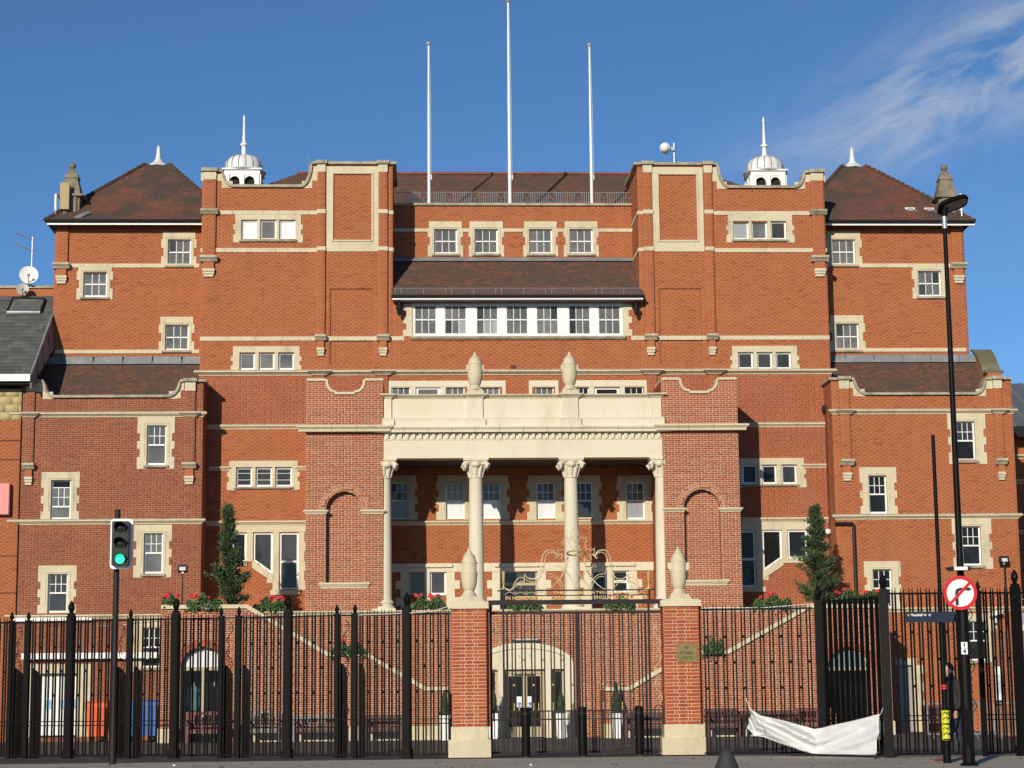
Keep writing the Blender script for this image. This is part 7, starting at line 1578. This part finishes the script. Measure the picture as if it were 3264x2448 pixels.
mb = MB(); mb.box(xh-.05, xh+.05, yh+.012, y, zm+.2, zm+.28); mb.box(xh-.05, xh+.05, yh+.012, y, zm-.28, zm-.2); mb.build('bracket', M_BLK, tl)
lens_off = mat('lens_dark', (.015,.014,.013), .12, spec=.8); lens_on = mat('lens_green', (.02,.5,.33), .3, emit=((.03,.85,.50), 1.1))
for i, dz in enumerate((.295, 0, -.295)):
    zl_ = zm+dz*(hh/.48); yl = yh-.165; m_ = lens_on if i == 2 else lens_off; r_ = .098
    mb = MB(); V = []; n = 24
    for ring, (rr, dy) in enumerate(((r_, 0), (r_*.7, -.012), (r_*.35, -.02), (.002, -.022))):
        for k in range(n): aa = 2*math.pi*k/n; V.append((xh+rr*math.cos(aa), yl+dy, zl_+rr*math.sin(aa)))
    mb.add(V, [(r2*n+k, r2*n+(k+1)%n, (r2+1)*n+(k+1)%n, (r2+1)*n+k) for r2 in range(3) for k in range(n)]); mb.build(('red_lens', 'amber_lens', 'green_lens')[i], m_, hd, True)
    mb = MB(); V = []; F = []; n = 22                                   # visor hood
    for k in range(n+1):
        aa = math.radians(-40+260*k/n); L = .05+.17*max(0, math.sin(aa))**.6 if math.sin(aa) > 0 else .05
        V += [(xh+r_*1.1*math.cos(aa), yl+.005, zl_+r_*1.1*math.sin(aa)), (xh+r_*1.1*math.cos(aa), yl-L, zl_+r_*1.1*math.sin(aa)), (xh+r_*1.16*math.cos(aa), yl+.005, zl_+r_*1.16*math.sin(aa)), (xh+r_*1.16*math.cos(aa), yl-L, zl_+r_*1.16*math.sin(aa))]
    for k in range(n): F += [(4*k, 4*k+4, 4*k+5, 4*k+1), (4*k+2, 4*k+3, 4*k+7, 4*k+6), (4*k+1, 4*k+5, 4*k+7, 4*k+3)]
    mb.add(V, F); mb.build('visor', M_BLK, hd, True)
# lamp post
P_ = G(3090, 2440); y = P_.y; lp = thing('street_lamp', 'tall black lamp post with flat lamp head at the right', 'street lamp', P_); x0 = P_.x; zt_ = at(3000, 690, y).z
zk = at(3075, 1925, y).z
mb = MB(); mb.tube([(x0, y, 0), (x0, y, zk-.1), (x0, y, zk), (x0, y, zt_)], [.105, .098, .062, .036], 18); mb.build('column', M_BLACK, lp, True)
mb = MB(); mb.tube([(x0, y, 0), (x0, y, .05)], [.17, .12], 16); mb.box(x0-.05, x0+.05, y-.115, y-.09, .35, .95); mb.build('base_door', M_BLACK, lp)
mb = MB(); mb.tube([(x0, y, zt_-.22), (x0, y, zt_+.02)], .046, 12); mb.build('spigot', M_GALV, lp, True)
A, B = at(2990, 668, y-.0), at(3083, 636, y-.0); ax = (B-A).normalized(); hl = (B-A).length/2*1.02; mid = (A+B)/2; side = Vector((0, 1, 0)); nrm_ = ax.cross(side).normalized(); nrm_ = -nrm_ if nrm_.z < 0 else nrm_
# tilted head seen from below: body, rim and light panel
tilt = (Matrix.Rotation(math.radians(-22), 3, ax) @ side); nrm_ = ax.cross(tilt).normalized(); nrm_ = -nrm_ if nrm_.z < 0 else nrm_
n = 14; out = [(hl*math.copysign(abs(math.cos(t))**.55, math.cos(t)), .19*math.copysign(abs(math.sin(t))**.55, math.sin(t))) for t in [2*math.pi*k/24 for k in range(24)]]
V = []
for sc, dz in ((1, -.025), (1, .015), (.9, .05), (.5, .075)): V += [mid+ax*(u*sc)+tilt*(v*sc)+nrm_*dz for u, v in out]
mb = MB(); mb.add(V, [tuple(range(23, -1, -1)), tuple(72+k for k in range(24))]+[(r2*24+k, r2*24+(k+1)%24, r2*24+24+(k+1)%24, r2*24+24+k) for r2 in range(3) for k in range(24)]); hd = mb.build('lamp_head', M_BLACK, lp, True)
mb = MB(); mb.add([mid+ax*(u*.78+.03)+tilt*(v*.72)-nrm_*.028 for u, v in out], [tuple(range(24))]); mb.build('light_panel', mat('led_panel', (.30,.20,.13), .4, grain=(30, .2)), hd)
mb = MB(); mb.tube([(x0, y, zt_), mid-ax*hl*.55-nrm_*.02], [.05, .07], 10); mb.build('knuckle', M_BLACK, hd, True)
# no right turn sign on the lamp post
cS = at(3061.5, 1889.5, y-.16); rS = 54.5/6262*(y-.16)*1.01; sg_ = thing('no_right_turn_sign', 'round red and white no right turn sign on the lamp post', 'road sign', (cS.x, y-.15, cS.z)); ys = y-.15
def disc(r, yy, n=48, r0=None):
    mb = MB()
    if r0 is None: mb.prism([(cS.x+r*math.cos(2*math.pi*k/n), cS.z+r*math.sin(2*math.pi*k/n)) for k in range(n)], yy, yy+.003)
    else: mb.add([(cS.x+q*math.cos(2*math.pi*k/n), yy, cS.z+q*math.sin(2*math.pi*k/n)) for q in (r0, r) for k in range(n)], [(k, (k+1)%n, n+(k+1)%n, n+k) for k in range(n)])
    return mb
disc(rS*.985, ys).build('plate', M_SWHITE, sg_); disc(rS, ys-.005, r0=rS*.80).build('red_ring', M_RED, sg_)
u = rS; mb = MB(); pts = [(-.30,-.72),(-.12,-.72),(-.12,.02),(-.08,.10),(.0,.14),(.46,.14),(.46,.10),(.72,.22),(.46,.34),(.46,.30),(-.02,.30),(-.20,.24),(-.30,.08)]
mb.add([(cS.x+a_*u, ys-.006, cS.z+(b_-.0)*u) for a_, b_ in pts], [tuple(range(len(pts)))]); mb.build('arrow', mat('sign_black', (.018,.018,.025), .4), sg_)
mb = MB(); d1 = Vector((.70, 0, .70)).normalized(); d2 = Vector((d1.z, 0, -d1.x)); C_ = Vector((cS.x, ys-.009, cS.z)); mb.add([C_-d1*u*.83+d2*u*.085, C_+d1*u*.83+d2*u*.085, C_+d1*u*.83-d2*u*.085, C_-d1*u*.83-d2*u*.085], [(0,1,2,3)]); mb.build('red_bar', M_RED, sg_)
mb = MB(); mb.box(cS.x-.12, cS.x+.12, ys+.003, y, cS.z-.16, cS.z-.12); mb.box(cS.x-.12, cS.x+.12, ys+.003, y, cS.z+.12, cS.z+.16); mb.build('clips', M_GALV, sg_)
cL = at(3058, 1813, y-.2); o = thing('sign_lamp', 'white sign light bar fixed across the lamp post', 'sign light', (cL.x, y, cL.z)); mb = MB(); mb.box(cL.x-.125, cL.x+.125, y-.30, y-.1, cL.z-.025, cL.z+.03); mb.build('diffuser', M_SWHITE, o); mb = MB()
for sx in (-1, 1): mb.box(cL.x+sx*.145-.025, cL.x+sx*.145+.025, y-.31, y-.09, cL.z-.03, cL.z+.035)
mb.box(cL.x-.17, cL.x+.17, y-.1, y+.06, cL.z+.0, cL.z+.035); mb.build('end_caps', M_BLK, o)
cN = at(3074, 2066, y-.11); o = thing('number_plate', 'small white plate numbered 1 over 4 on the lamp post', 'number plate', (cN.x, y-.11, cN.z)); mb = MB(); mb.box(cN.x-.055, cN.x+.055, y-.122, y-.112, cN.z+.003, cN.z+.105); mb.box(cN.x-.055, cN.x+.055, y-.122, y-.112, cN.z-.105, cN.z-.003); mb.build('plates', M_SWHITE, o)
text_obj('1', .10, dkm, o, Vector((cN.x, y-.125, cN.z+.054)), name='digit', offset=.004); text_obj('4', .10, dkm, o, Vector((cN.x, y-.125, cN.z-.054)), name='digit', offset=.004)
# finger post
P_ = G(3020, 2432); y = P_.y; fp = thing('sign_post', 'slim black sign post with yellow wrapped foot at the right', 'sign post', P_); x0 = P_.x; zt_ = at(2968, 1386, y).z; zk = at(3005, 1985, y).z
mb = MB(); mb.tube([(x0, y, 0), (x0, y, zk), (x0, y, zk+.01), (x0, y, zt_)], [.048, .046, .036, .034], 14); mb.build('pole', M_BLACK, fp, True); mb = MB(); mb.tube([(x0, y, 0), (x0, y, .42)], .072, 14); mb.build('foot', M_BLACK, fp, True)
zy0, zy1 = at(3012, 2362, y).z, at(3012, 2264, y).z; mb = MB(); n = 9; prof = [(.070+.006*math.sin(k*2.3), zy0+(zy1-zy0)*k/n) for k in range(n+1)]; mb.lathe(prof, x0, y, 0, 16); wr = mb.build('yellow_wrap', M_YEL, fp, True); zr_ = at(3005, 2190, y).z
mb = MB(); mb.tube([(x0, y, zr_-.035), (x0, y, zr_-.008)], .052, 12); mb.tube([(x0, y, zr_+.008), (x0, y, zr_+.04)], .052, 12); mb.build('red_tape', M_RED, fp)
mb = MB()
for k in range(6):
    zz = zy0+(zy1-zy0)*(k+.5)/6
    for i in range(5): aa = -2.3+i*.33; mb.obox((x0+.0775*math.cos(aa), y+.0775*math.sin(aa), zz+.012*((i*k) % 3-1)), (.010*abs(math.sin(aa)), .010*abs(math.cos(aa))*0, 0), (0, .003, 0), (0, 0, .012))
mb.build('wrap_print', M_BLK, wr)
a, b, c, d = R(2888, 1950, 3053, 1983, y-.06); vs_ = thing('direction_sign', 'dark navy direction sign reading Vauxhall with a yellow arrow', 'direction sign', (x0, y, c)); mb = MB(); mb.box(a, b, y-.085, y-.055, c, d); mb.build('board', M_NAVY, vs_); mb = MB(); mb.box(x0-.06, x0+.06, y-.055, y+.05, c+.05, d-.05); mb.build('clamp', M_BLK, vs_)
yb_ = y-.0865; zx = d-.055; k_ = (b-a)/610.
text_obj('Vauxhall', .062, M_SWHITE, vs_, Vector((a+(950-825)*k_, yb_, zx)), name='place_name', offset=.0015)
mb = MB(); xa = a+28*k_; mb.obox((xa, yb_, zx), (.016, 0, 0), (0, .001, 0), (0, 0, .005)); mb.obox((xa-.008, yb_, zx+.009), (.010, 0, .010), (0, .001, 0), (-.0035, 0, .0035)); mb.obox((xa-.008, yb_, zx-.009), (.010, 0, -.010), (0, .001, 0), (.0035, 0, .0035)); mb.build('arrow', M_YELA, vs_)
xr_ = a+222*k_; mb = MB(); mb.tube([(xr_+.015*math.cos(t*math.pi/8), yb_, zx+.015*math.sin(t*math.pi/8)) for t in range(16)], .004, 5, True); mb.box(xr_-.024, xr_+.024, yb_-.003, yb_+.001, zx-.005, zx+.005); mb.build('roundel', M_SWHITE, vs_)
xr_ = a+275*k_; mb = MB(); mb.box(xr_-.028, xr_+.028, yb_-.002, yb_+.001, zx+.005, zx+.010); mb.box(xr_-.028, xr_+.028, yb_-.002, yb_+.001, zx-.010, zx-.005); mb.obox((xr_-.008, yb_-.001, zx-.0), (.012, 0, -.012), (0, .001, 0), (.003, 0, .003)); mb.obox((xr_+.012, yb_-.001, zx+.014), (.010, 0, -.010), (0, .001, 0), (.003, 0, .003)); mb.obox((xr_-.004, yb_-.001, zx-.016), (.010, 0, -.010), (0, .001, 0), (.003, 0, .003)); mb.build('rail_symbol', M_SWHITE, vs_)
# bollards
mb = MB(); mb.lathe([(.088, 0), (.088, .97), (.082, .995), (.06, 1.005), (.001, 1.006)], 0, 0, 0, 24); bol = hide_free(mb.build('shaft', M_BLACK, None, True)); mb = MB(); mb.lathe([(.0895, .86), (.0895, .90)], 0, 0, 0, 24); bnd = hide_free(mb.build('band', M_BLK, None, True)); mb = MB(); mb.lathe([(.105, 0), (.10, .02), (.089, .025)], 0, 0, 0, 24); ftm = hide_free(mb.build('foot_ring', M_RUBBER, None, True))
for xx, yy, lab in ((1677.5, 2415, 'black bollard in front of the entrance door'), (1858.5, 2412, 'black bollard in front of the middle of the gate'), (2040, 2408.5, 'black bollard nearest the right gate pier')):
    P_ = G(xx, yy); b_ = thing('bollard', lab, 'bollard', P_, 'bollards before the gate'); inst('shaft', bol, b_, P_); inst('band', bnd, b_, P_); inst('foot_ring', ftm, b_, P_)
# dark cone bollard cut by the lower picture edge
P_ = G(2318, 2475); c_ = thing('cone_bollard', 'dark grey cone shaped rubber bollard cut by the lower picture edge', 'bollard', P_); zt_ = at(2318, 2383, P_.y).z
mb = MB(); mb.lathe([(.24, 0), (.235, .05), (.20, .10), (.165, zt_*.45), (.125, zt_*.66), (.105, zt_*.80), (.05, zt_*.95), (.012, zt_)], P_.x, P_.y, 0, 20); mb.build('body', M_RUBBER, c_, True); mb = MB(); mb.lathe([(.30, 0), (.30, .03), (.25, .05)], P_.x, P_.y, 0, 6); mb.build('base', M_RUBBER, c_); mb = MB(); mb.tube([(P_.x+.105*math.cos(t*.5), P_.y+.105*math.sin(t*.5), zt_*.78) for t in range(13)], .008, 5); mb.build('seam', M_RUBBER, c_)
# ================================================================== crumpled white sheet on the railings
ysh = G(2600, 2409).y-.22
topc = [(2389,2258.5),(2404,2268),(2420,2279),(2460,2289),(2507,2299),(2550,2311),(2591,2323),(2620,2319),(2643,2313),(2700,2300),(2750,2288),(2801,2275)]; botc = [(2376,2321),(2388,2330),(2398,2345),(2430,2348),(2507,2378),(2550,2392),(2586,2401),(2620,2403),(2650,2403),(2700,2404),(2745,2405),(2786,2405)]
def sheet_y(x): return ysh if x < 2600 else ysh+(PC.y-.16-ysh)*min(1, (x-2600)/220)
def sample(cv, t):
    k = t*(len(cv)-1); i = min(int(k), len(cv)-2); f = k-i; return cv[i][0]+(cv[i+1][0]-cv[i][0])*f, cv[i][1]+(cv[i+1][1]-cv[i][1])*f
nu, nv = 110, 34; V = []; F = []; sh = thing('white_sheet', 'crumpled white sheet sagging from the railings at the right', 'sheet', at(2600, 2400, ysh))
for j in range(nv+1):
    for i in range(nu+1):
        u_, v_ = i/nu, j/nv; (xa, ya), (xb, yb_) = sample(topc, u_), sample(botc, u_)
        sag = .0
        fold = .13*math.sin(6.5*v_*1.6+5.2*(abs(u_-.55))*3.0-.6)*math.sin(math.pi*min(1, v_*1.1+.08))*(1-.5*abs(2*u_-1))
        fold += .055*math.sin(21*(v_*.6+abs(u_-.56)*1.0)+2.1)*math.sin(math.pi*v_)*(1-.4*u_)+.055*noise.noise(Vector((u_*7, v_*3.2, 1.7)))+.018*noise.noise(Vector((u_*21+v_*6, v_*9, 5.1)))
        fold -= .10*v_*(1-v_)*2.2
        p = at(xa+(xb-xa)*v_+2.5*math.sin(9*u_+3*v_)*math.sin(math.pi*v_), ya+(yb_-ya)*v_+2.0*noise.noise(Vector((u_*9, v_*3, 9.)))*math.sin(math.pi*u_), sheet_y(xa+(xb-xa)*v_)); p.y += -.10+fold-.08*v_; p.z = max(p.z, .012+.01*noise.noise(Vector((u_*12, 0, 0)))); V.append(p)
for j in range(nv):
    for i in range(nu): F.append((j*(nu+1)+i, j*(nu+1)+i+1, (j+1)*(nu+1)+i+1, (j+1)*(nu+1)+i))
mb = MB(); mb.add(V, F); o = mb.build('cloth', M_SHIRT, sh, True); so = o.modifiers.new('thickness', 'SOLIDIFY'); so.thickness = .004
ysh = sheet_y(2805); mb = MB(); mb.add([at(2798, 2282, ysh)+Vector((0, -.13, 0)), at(2806, 2300, ysh)+Vector((0, -.03, 0)), at(2806, 2356, ysh)+Vector((0, -.02, 0)), at(2794, 2358, ysh)+Vector((0, -.16, 0))], [(0,1,2,3)]); mb.build('turned_hem', M_SHIRT, sh)
mb = MB()
for (ex_, ey_) in ((2391, 2262), (2798, 2281), (2792, 2398)):
    e_ = at(ex_, ey_, sheet_y(ex_)); mb.tube([e_+Vector((.02*math.cos(t), -.10, .02*math.sin(t))) for t in (0, 1.05, 2.1, 3.15, 4.2, 5.25)], .005, 5, True)
mb.build('eyelets', M_GALV, sh)
mb = MB()
for (ex_, ey_, tx_, ty_) in ((2391, 2262, 2380, 2225), (2798, 2281, 2818, 2258)): mb.tube([at(ex_, ey_, sheet_y(ex_))+Vector((0, -.10, 0)), at((ex_+tx_)/2, (ey_+ty_)/2+4, sheet_y(ex_))+Vector((0, -.02, 0)), at(tx_, ty_, sheet_y(tx_))+Vector((0, .10, 0))], .006, 5)
mb.build('cords', M_SWHITE, sh)
# ================================================================== walking man
P_ = G(3056, 2424); y = P_.y; man = thing('person', 'man in a dark coat and jeans walking left between the two posts', 'person', P_)
kx = y/6262.; hz = at(3038, 2113, y).z; S = hz/1.80
def q(dx, dy, z): return Vector((P_.x+dx*S, y+dy*S, z*S))
def skinned(name, verts, edges, rads, m, par, sub=2, root=0):
    me = bpy.data.meshes.new(name); o0 = ORG[par.name]; me.from_pydata([tuple(v-o0) for v in verts], edges, []); me.materials.append(m); o = bpy.data.objects.new(name, me); COL.objects.link(o); o.parent = par; ORG[o.name] = o0
    sk_ = o.modifiers.new('skin', 'SKIN'); sk_.use_smooth_shade = True; sk_.branch_smoothing = .6
    for i, r in enumerate(rads): sv = me.skin_vertices[0].data[i]; sv.radius = r if isinstance(r, tuple) else (r, r); sv.use_root = (i == root)
    s_ = o.modifiers.new('sub', 'SUBSURF'); s_.levels = sub; s_.render_levels = sub; return o
coat = mat('dark_coat', (.022,.017,.013), .85, grain=(14, .25), bump=.3, bscale=25); jeans = mat('dark_jeans', (.016,.019,.033), .85, grain=(18, .25), bump=.25, bscale=30); shoe = mat('brown_leather', (.16,.045,.022), .35, grain=(15, .2)); hair = mat('brown_hair', (.030,.017,.010), .6, bump=.5, bscale=60)
# body: legs, torso and head in one continuous surface (walking to the left, left foot forward)
bv = [q(.0, 0, .95), q(.0, 0, 1.12), q(-.02, 0, 1.32), q(-.04, 0, 1.46), q(-.075, 0, 1.54), q(-.10, 0, 1.62), q(-.11, 0, 1.72),
      q(-.03, -.09, .88), q(-.15, -.09, .50), q(-.27, -.08, .10), q(.03, .09, .88), q(.05, .09, .48), q(.16, .09, .13)]
be = [(0,1),(1,2),(2,3),(3,4),(4,5),(5,6),(0,7),(7,8),(8,9),(0,10),(10,11),(11,12)]
br_ = [(.13*S,.10*S),(.11*S,.09*S),(.11*S,.09*S),(.09*S,.075*S),.058*S,.075*S,.06*S,.092*S,.066*S,.045*S,.092*S,.066*S,.046*S]
body = skinned('body', bv, be, br_, jeans, man)
cv = [q(.0, 0, .90), q(.0, 0, 1.08), q(-.015, 0, 1.30), q(-.035, 0, 1.45), q(-.06, 0, 1.515), q(-.02, -.20, 1.42), q(.03, -.25, 1.16), q(-.06, -.24, .94), q(-.05, .20, 1.42), q(-.01, .25, 1.16), q(-.11, .25, .95)]
skinned('coat', cv, [(0,1),(1,2),(2,3),(3,4),(3,5),(5,6),(6,7),(3,8),(8,9),(9,10)], [(.23*S,.19*S),(.21*S,.18*S),(.215*S,.17*S),(.155*S,.13*S),.075*S,.075*S,.062*S,.052*S,.075*S,.062*S,.052*S], coat, man)
for sy in (-1, 1):                                              # hands with five fingers, loosely curled
    hx, hy, hz_ = (-.075, -.24, .90) if sy < 0 else (-.125, .25, .91)
    hv = [q(hx+.01, hy, hz_+.03), q(hx, hy, hz_-.02), q(hx-.005, hy, hz_-.055)]; he = [(0,1),(1,2)]; hr = [.026*S, .034*S, .033*S]
    for k, (off, ln) in enumerate(((-.028, .062), (-.010, .072), (.009, .066), (.026, .052))):
        i0 = len(hv); hv += [q(hx+off-.004, hy, hz_-.075), q(hx+off-.012, hy+.006*sy*-1, hz_-.075-ln*.5), q(hx+off-.006, hy+.022*-sy, hz_-.075-ln*.85)]; he += [(2, i0), (i0, i0+1), (i0+1, i0+2)]; hr += [.0095*S, .009*S, .0075*S]
    i0 = len(hv); hv += [q(hx-.038, hy-.004*sy, hz_-.035), q(hx-.050, hy-.012*sy, hz_-.068), q(hx-.048, hy-.018*sy, hz_-.092)]; he += [(1, i0), (i0, i0+1), (i0+1, i0+2)]; hr += [.012*S, .010*S, .008*S]
    skinned('hand', hv, he, hr, M_SKIN, man, 2, 1)
# head: face in profile to the left
hdv = []; hdf = []; nu, nv = 26, 22; hc = q(-.115, 0, 1.665)
for j in range(nv+1):
    ph = math.pi*j/nv; zz = -math.cos(ph)
    for i in range(nu):
        th = 2*math.pi*i/nu; dx, dy = math.cos(th), math.sin(th); r_ = math.sin(ph); x_ = dx*r_*.098; y_ = dy*r_*.076; z_ = zz*.128
        fr_ = max(0, -dx)**2*r_
        if z_ < -.02: x_ *= 1-.35*min(1, (-z_-.02)/.11)*(1 if dx > 0 else .10); y_ *= 1-.30*min(1, (-z_-.02)/.11)
        w_ = max(0, 1-abs(dy)*3.2)*max(0, -dx)
        x_ -= w_*(.026*math.exp(-((z_+.022)/.020)**2)+.012*math.exp(-((z_-.003)/.022)**2)+.009*math.exp(-((z_+.066)/.012)**2)+.012*math.exp(-((z_+.100)/.018)**2))
        x_ += max(0, -dx)*r_*.010*math.exp(-((z_-.012)/.014)**2)*math.exp(-((abs(dy)-.42)/.2)**2)
        hdv.append(hc+Vector((x_*S, y_*S, z_*S)))
for j in range(nv):
    for i in range(nu): hdf.append((j*nu+i, j*nu+(i+1)%nu, (j+1)*nu+(i+1)%nu, (j+1)*nu+i))
mb = MB(); mb.add(hdv, hdf); head_ = mb.build('head', M_SKIN, man, True)
mb = MB(); V = []; F = []
for j in range(9, nv+1):
    for i in range(nu):
        th = 2*math.pi*i/nu; dx = math.cos(th); p = hdv[j*nu+i]-hc; lim = -.01 if dx > .25 else (.035 if dx > -.35 else .078); off = 1.10+.03*noise.noise(Vector((th*2, j*.5, 0))) if p.z/S > lim else .90; V.append(hc+p*off+Vector((.004, 0, .004 if off > 1 else 0)))
m_ = nv+1-9
for j in range(m_-1):
    for i in range(nu): F.append((j*nu+i, j*nu+(i+1)%nu, (j+1)*nu+(i+1)%nu, (j+1)*nu+i))
mb.add(V, F); mb.build('hair', hair, man, True)
for sy in (-1, 1):
    mb = MB(); e = hc+Vector((.012*S, sy*.076*S, -.012*S)); mb.lathe([(.004, -.032*S), (.018*S, -.02*S), (.022*S, .008*S), (.014*S, .03*S), (.003, .034*S)], e.x, e.y, e.z, 10); mb.v = [(a_, e.y+(b_-e.y)*.45, c_2) for a_, b_, c_2 in mb.v]; mb.build('ear', M_SKIN, head_, True)
    mb = MB(); e = hc+Vector((-.083*S, sy*.034*S, .012*S)); mb.ball(e, .011*S, 8, 6); mb.build('eye', mat('eye_dark', (.03,.025,.02), .2), head_, True)
    mb = MB(); e = hc+Vector((-.092*S, sy*.032*S, .030*S)); mb.tube([e+Vector((.012*S, sy*.022*S, -.002*S)), e, e+Vector((-.002*S, -sy*.018*S, -.003*S))], .004*S, 5); mb.build('brow', hair, head_, True)
mb = MB(); mb.tube([hc+Vector((-.090*S, .022*S, -.066*S)), hc+Vector((-.106*S, 0, -.064*S)), hc+Vector((-.090*S, -.022*S, -.066*S))], .004*S, 5); mb.build('mouth', mat('lip', (.32,.12,.10), .5), head_, True)
for (fx, fy, fz, pit_) in ((-.285, -.08, 0, .0), (.185, .09, .02, .42)):
    mb = MB(); V = []; F = []; prof = [(.095, .028, .085), (.07, .040, .10), (.02, .042, .085), (-.05, .046, .062), (-.12, .048, .045), (-.175, .036, .034), (-.20, .012, .022)]; n = 10
    for (dx, w_, h_) in prof:
        for k in range(n):
            a_ = 2*math.pi*k/n; yy = w_*math.cos(a_); zz = max(0, h_*.5+h_*.5*math.sin(a_)); xr2 = dx*math.cos(pit_)-zz*math.sin(pit_)*-1*0; V.append(q(fx+dx*math.cos(pit_)+zz*math.sin(pit_)*.3, fy+yy, fz+zz*math.cos(pit_)+(dx+.2)*math.sin(pit_)))
    for i in range(len(prof)-1):
        for k in range(n): F.append((i*n+k, i*n+(k+1)%n, (i+1)*n+(k+1)%n, (i+1)*n+k))
    F += [tuple(range(n)), tuple((len(prof)-1)*n+k for k in range(n-1, -1, -1))]; mb.add(V, F); mb.build('shoe', shoe, man, True)
# ================================================================== litter and weeds
g = random.Random(4); lv = MB()
for k in range(420):
    x_ = g.uniform(-12, 12); yy = 28.5+10.8*g.random()**.6; s_ = g.uniform(.012, .045)*(1 if g.random() < .9 else 1.6); an = g.uniform(0, 6.28); c_2 = Vector((x_, yy, .006)); u_ = Vector((math.cos(an), math.sin(an), g.uniform(-.1, .3)))*s_; v_ = Vector((-math.sin(an), math.cos(an), g.uniform(-.1, .3)))*s_*.5; lv.add([c_2-u_, c_2+v_+Vector((0, 0, .006)), c_2+u_, c_2-v_+Vector((0, 0, .004))], [(0, 1, 2, 3)])
o = lv.build('leaf_litter', mat('dry_leaf', rough=.9, island=ramp((.045,.028,.018),(.07,.038,.02),(.035,.025,.02),(.10,.05,.02),(.028,.022,.018)))); tag(o, 'dark fallen leaves and crumbs scattered over the pavement', 'litter', kind='stuff')
for (xx, yy, lab) in ((1693, 2441, 'white crumpled paper on the pavement near the middle bollards'), (556, 2443, 'white paper scrap on the pavement at the left')):
    P_ = G(xx, yy); mb = MB(); mb.ball((P_.x, P_.y, .02), .028, 9, 6, .6); mb.v = [(a_+.008*noise.noise(Vector((a_*60, b_*60, c_2*60))), b_, max(.002, c_2+.010*noise.noise(Vector((b_*50, a_*50, c_2*40))))) for a_, b_, c_2 in mb.v]; o = mb.build('paper_scrap', M_SWHITE, None, org=(P_.x, P_.y, 0)); tag(o, lab, 'litter')
P_ = G(2222, 2402); wd = thing('weed_tuft', 'tuft of weeds at the foot of the right gate pier', 'weed', P_); mb = MB()
for k in range(46):
    b_ = P_+Vector((g.uniform(-.13, .13), g.uniform(-.05, .03), 0)); l_ = g.uniform(.05, .15); t_ = b_+Vector((g.uniform(-.07, .07), g.uniform(-.06, .02), l_)); w_ = Vector((.006, 0, 0)); mb.add([b_-w_, b_+w_, (b_+t_)/2+w_+Vector((0, 0, .01)), t_, (b_+t_)/2-w_], [(0, 1, 2, 3, 4)])
mb.build('blades', M_LEAF, wd)
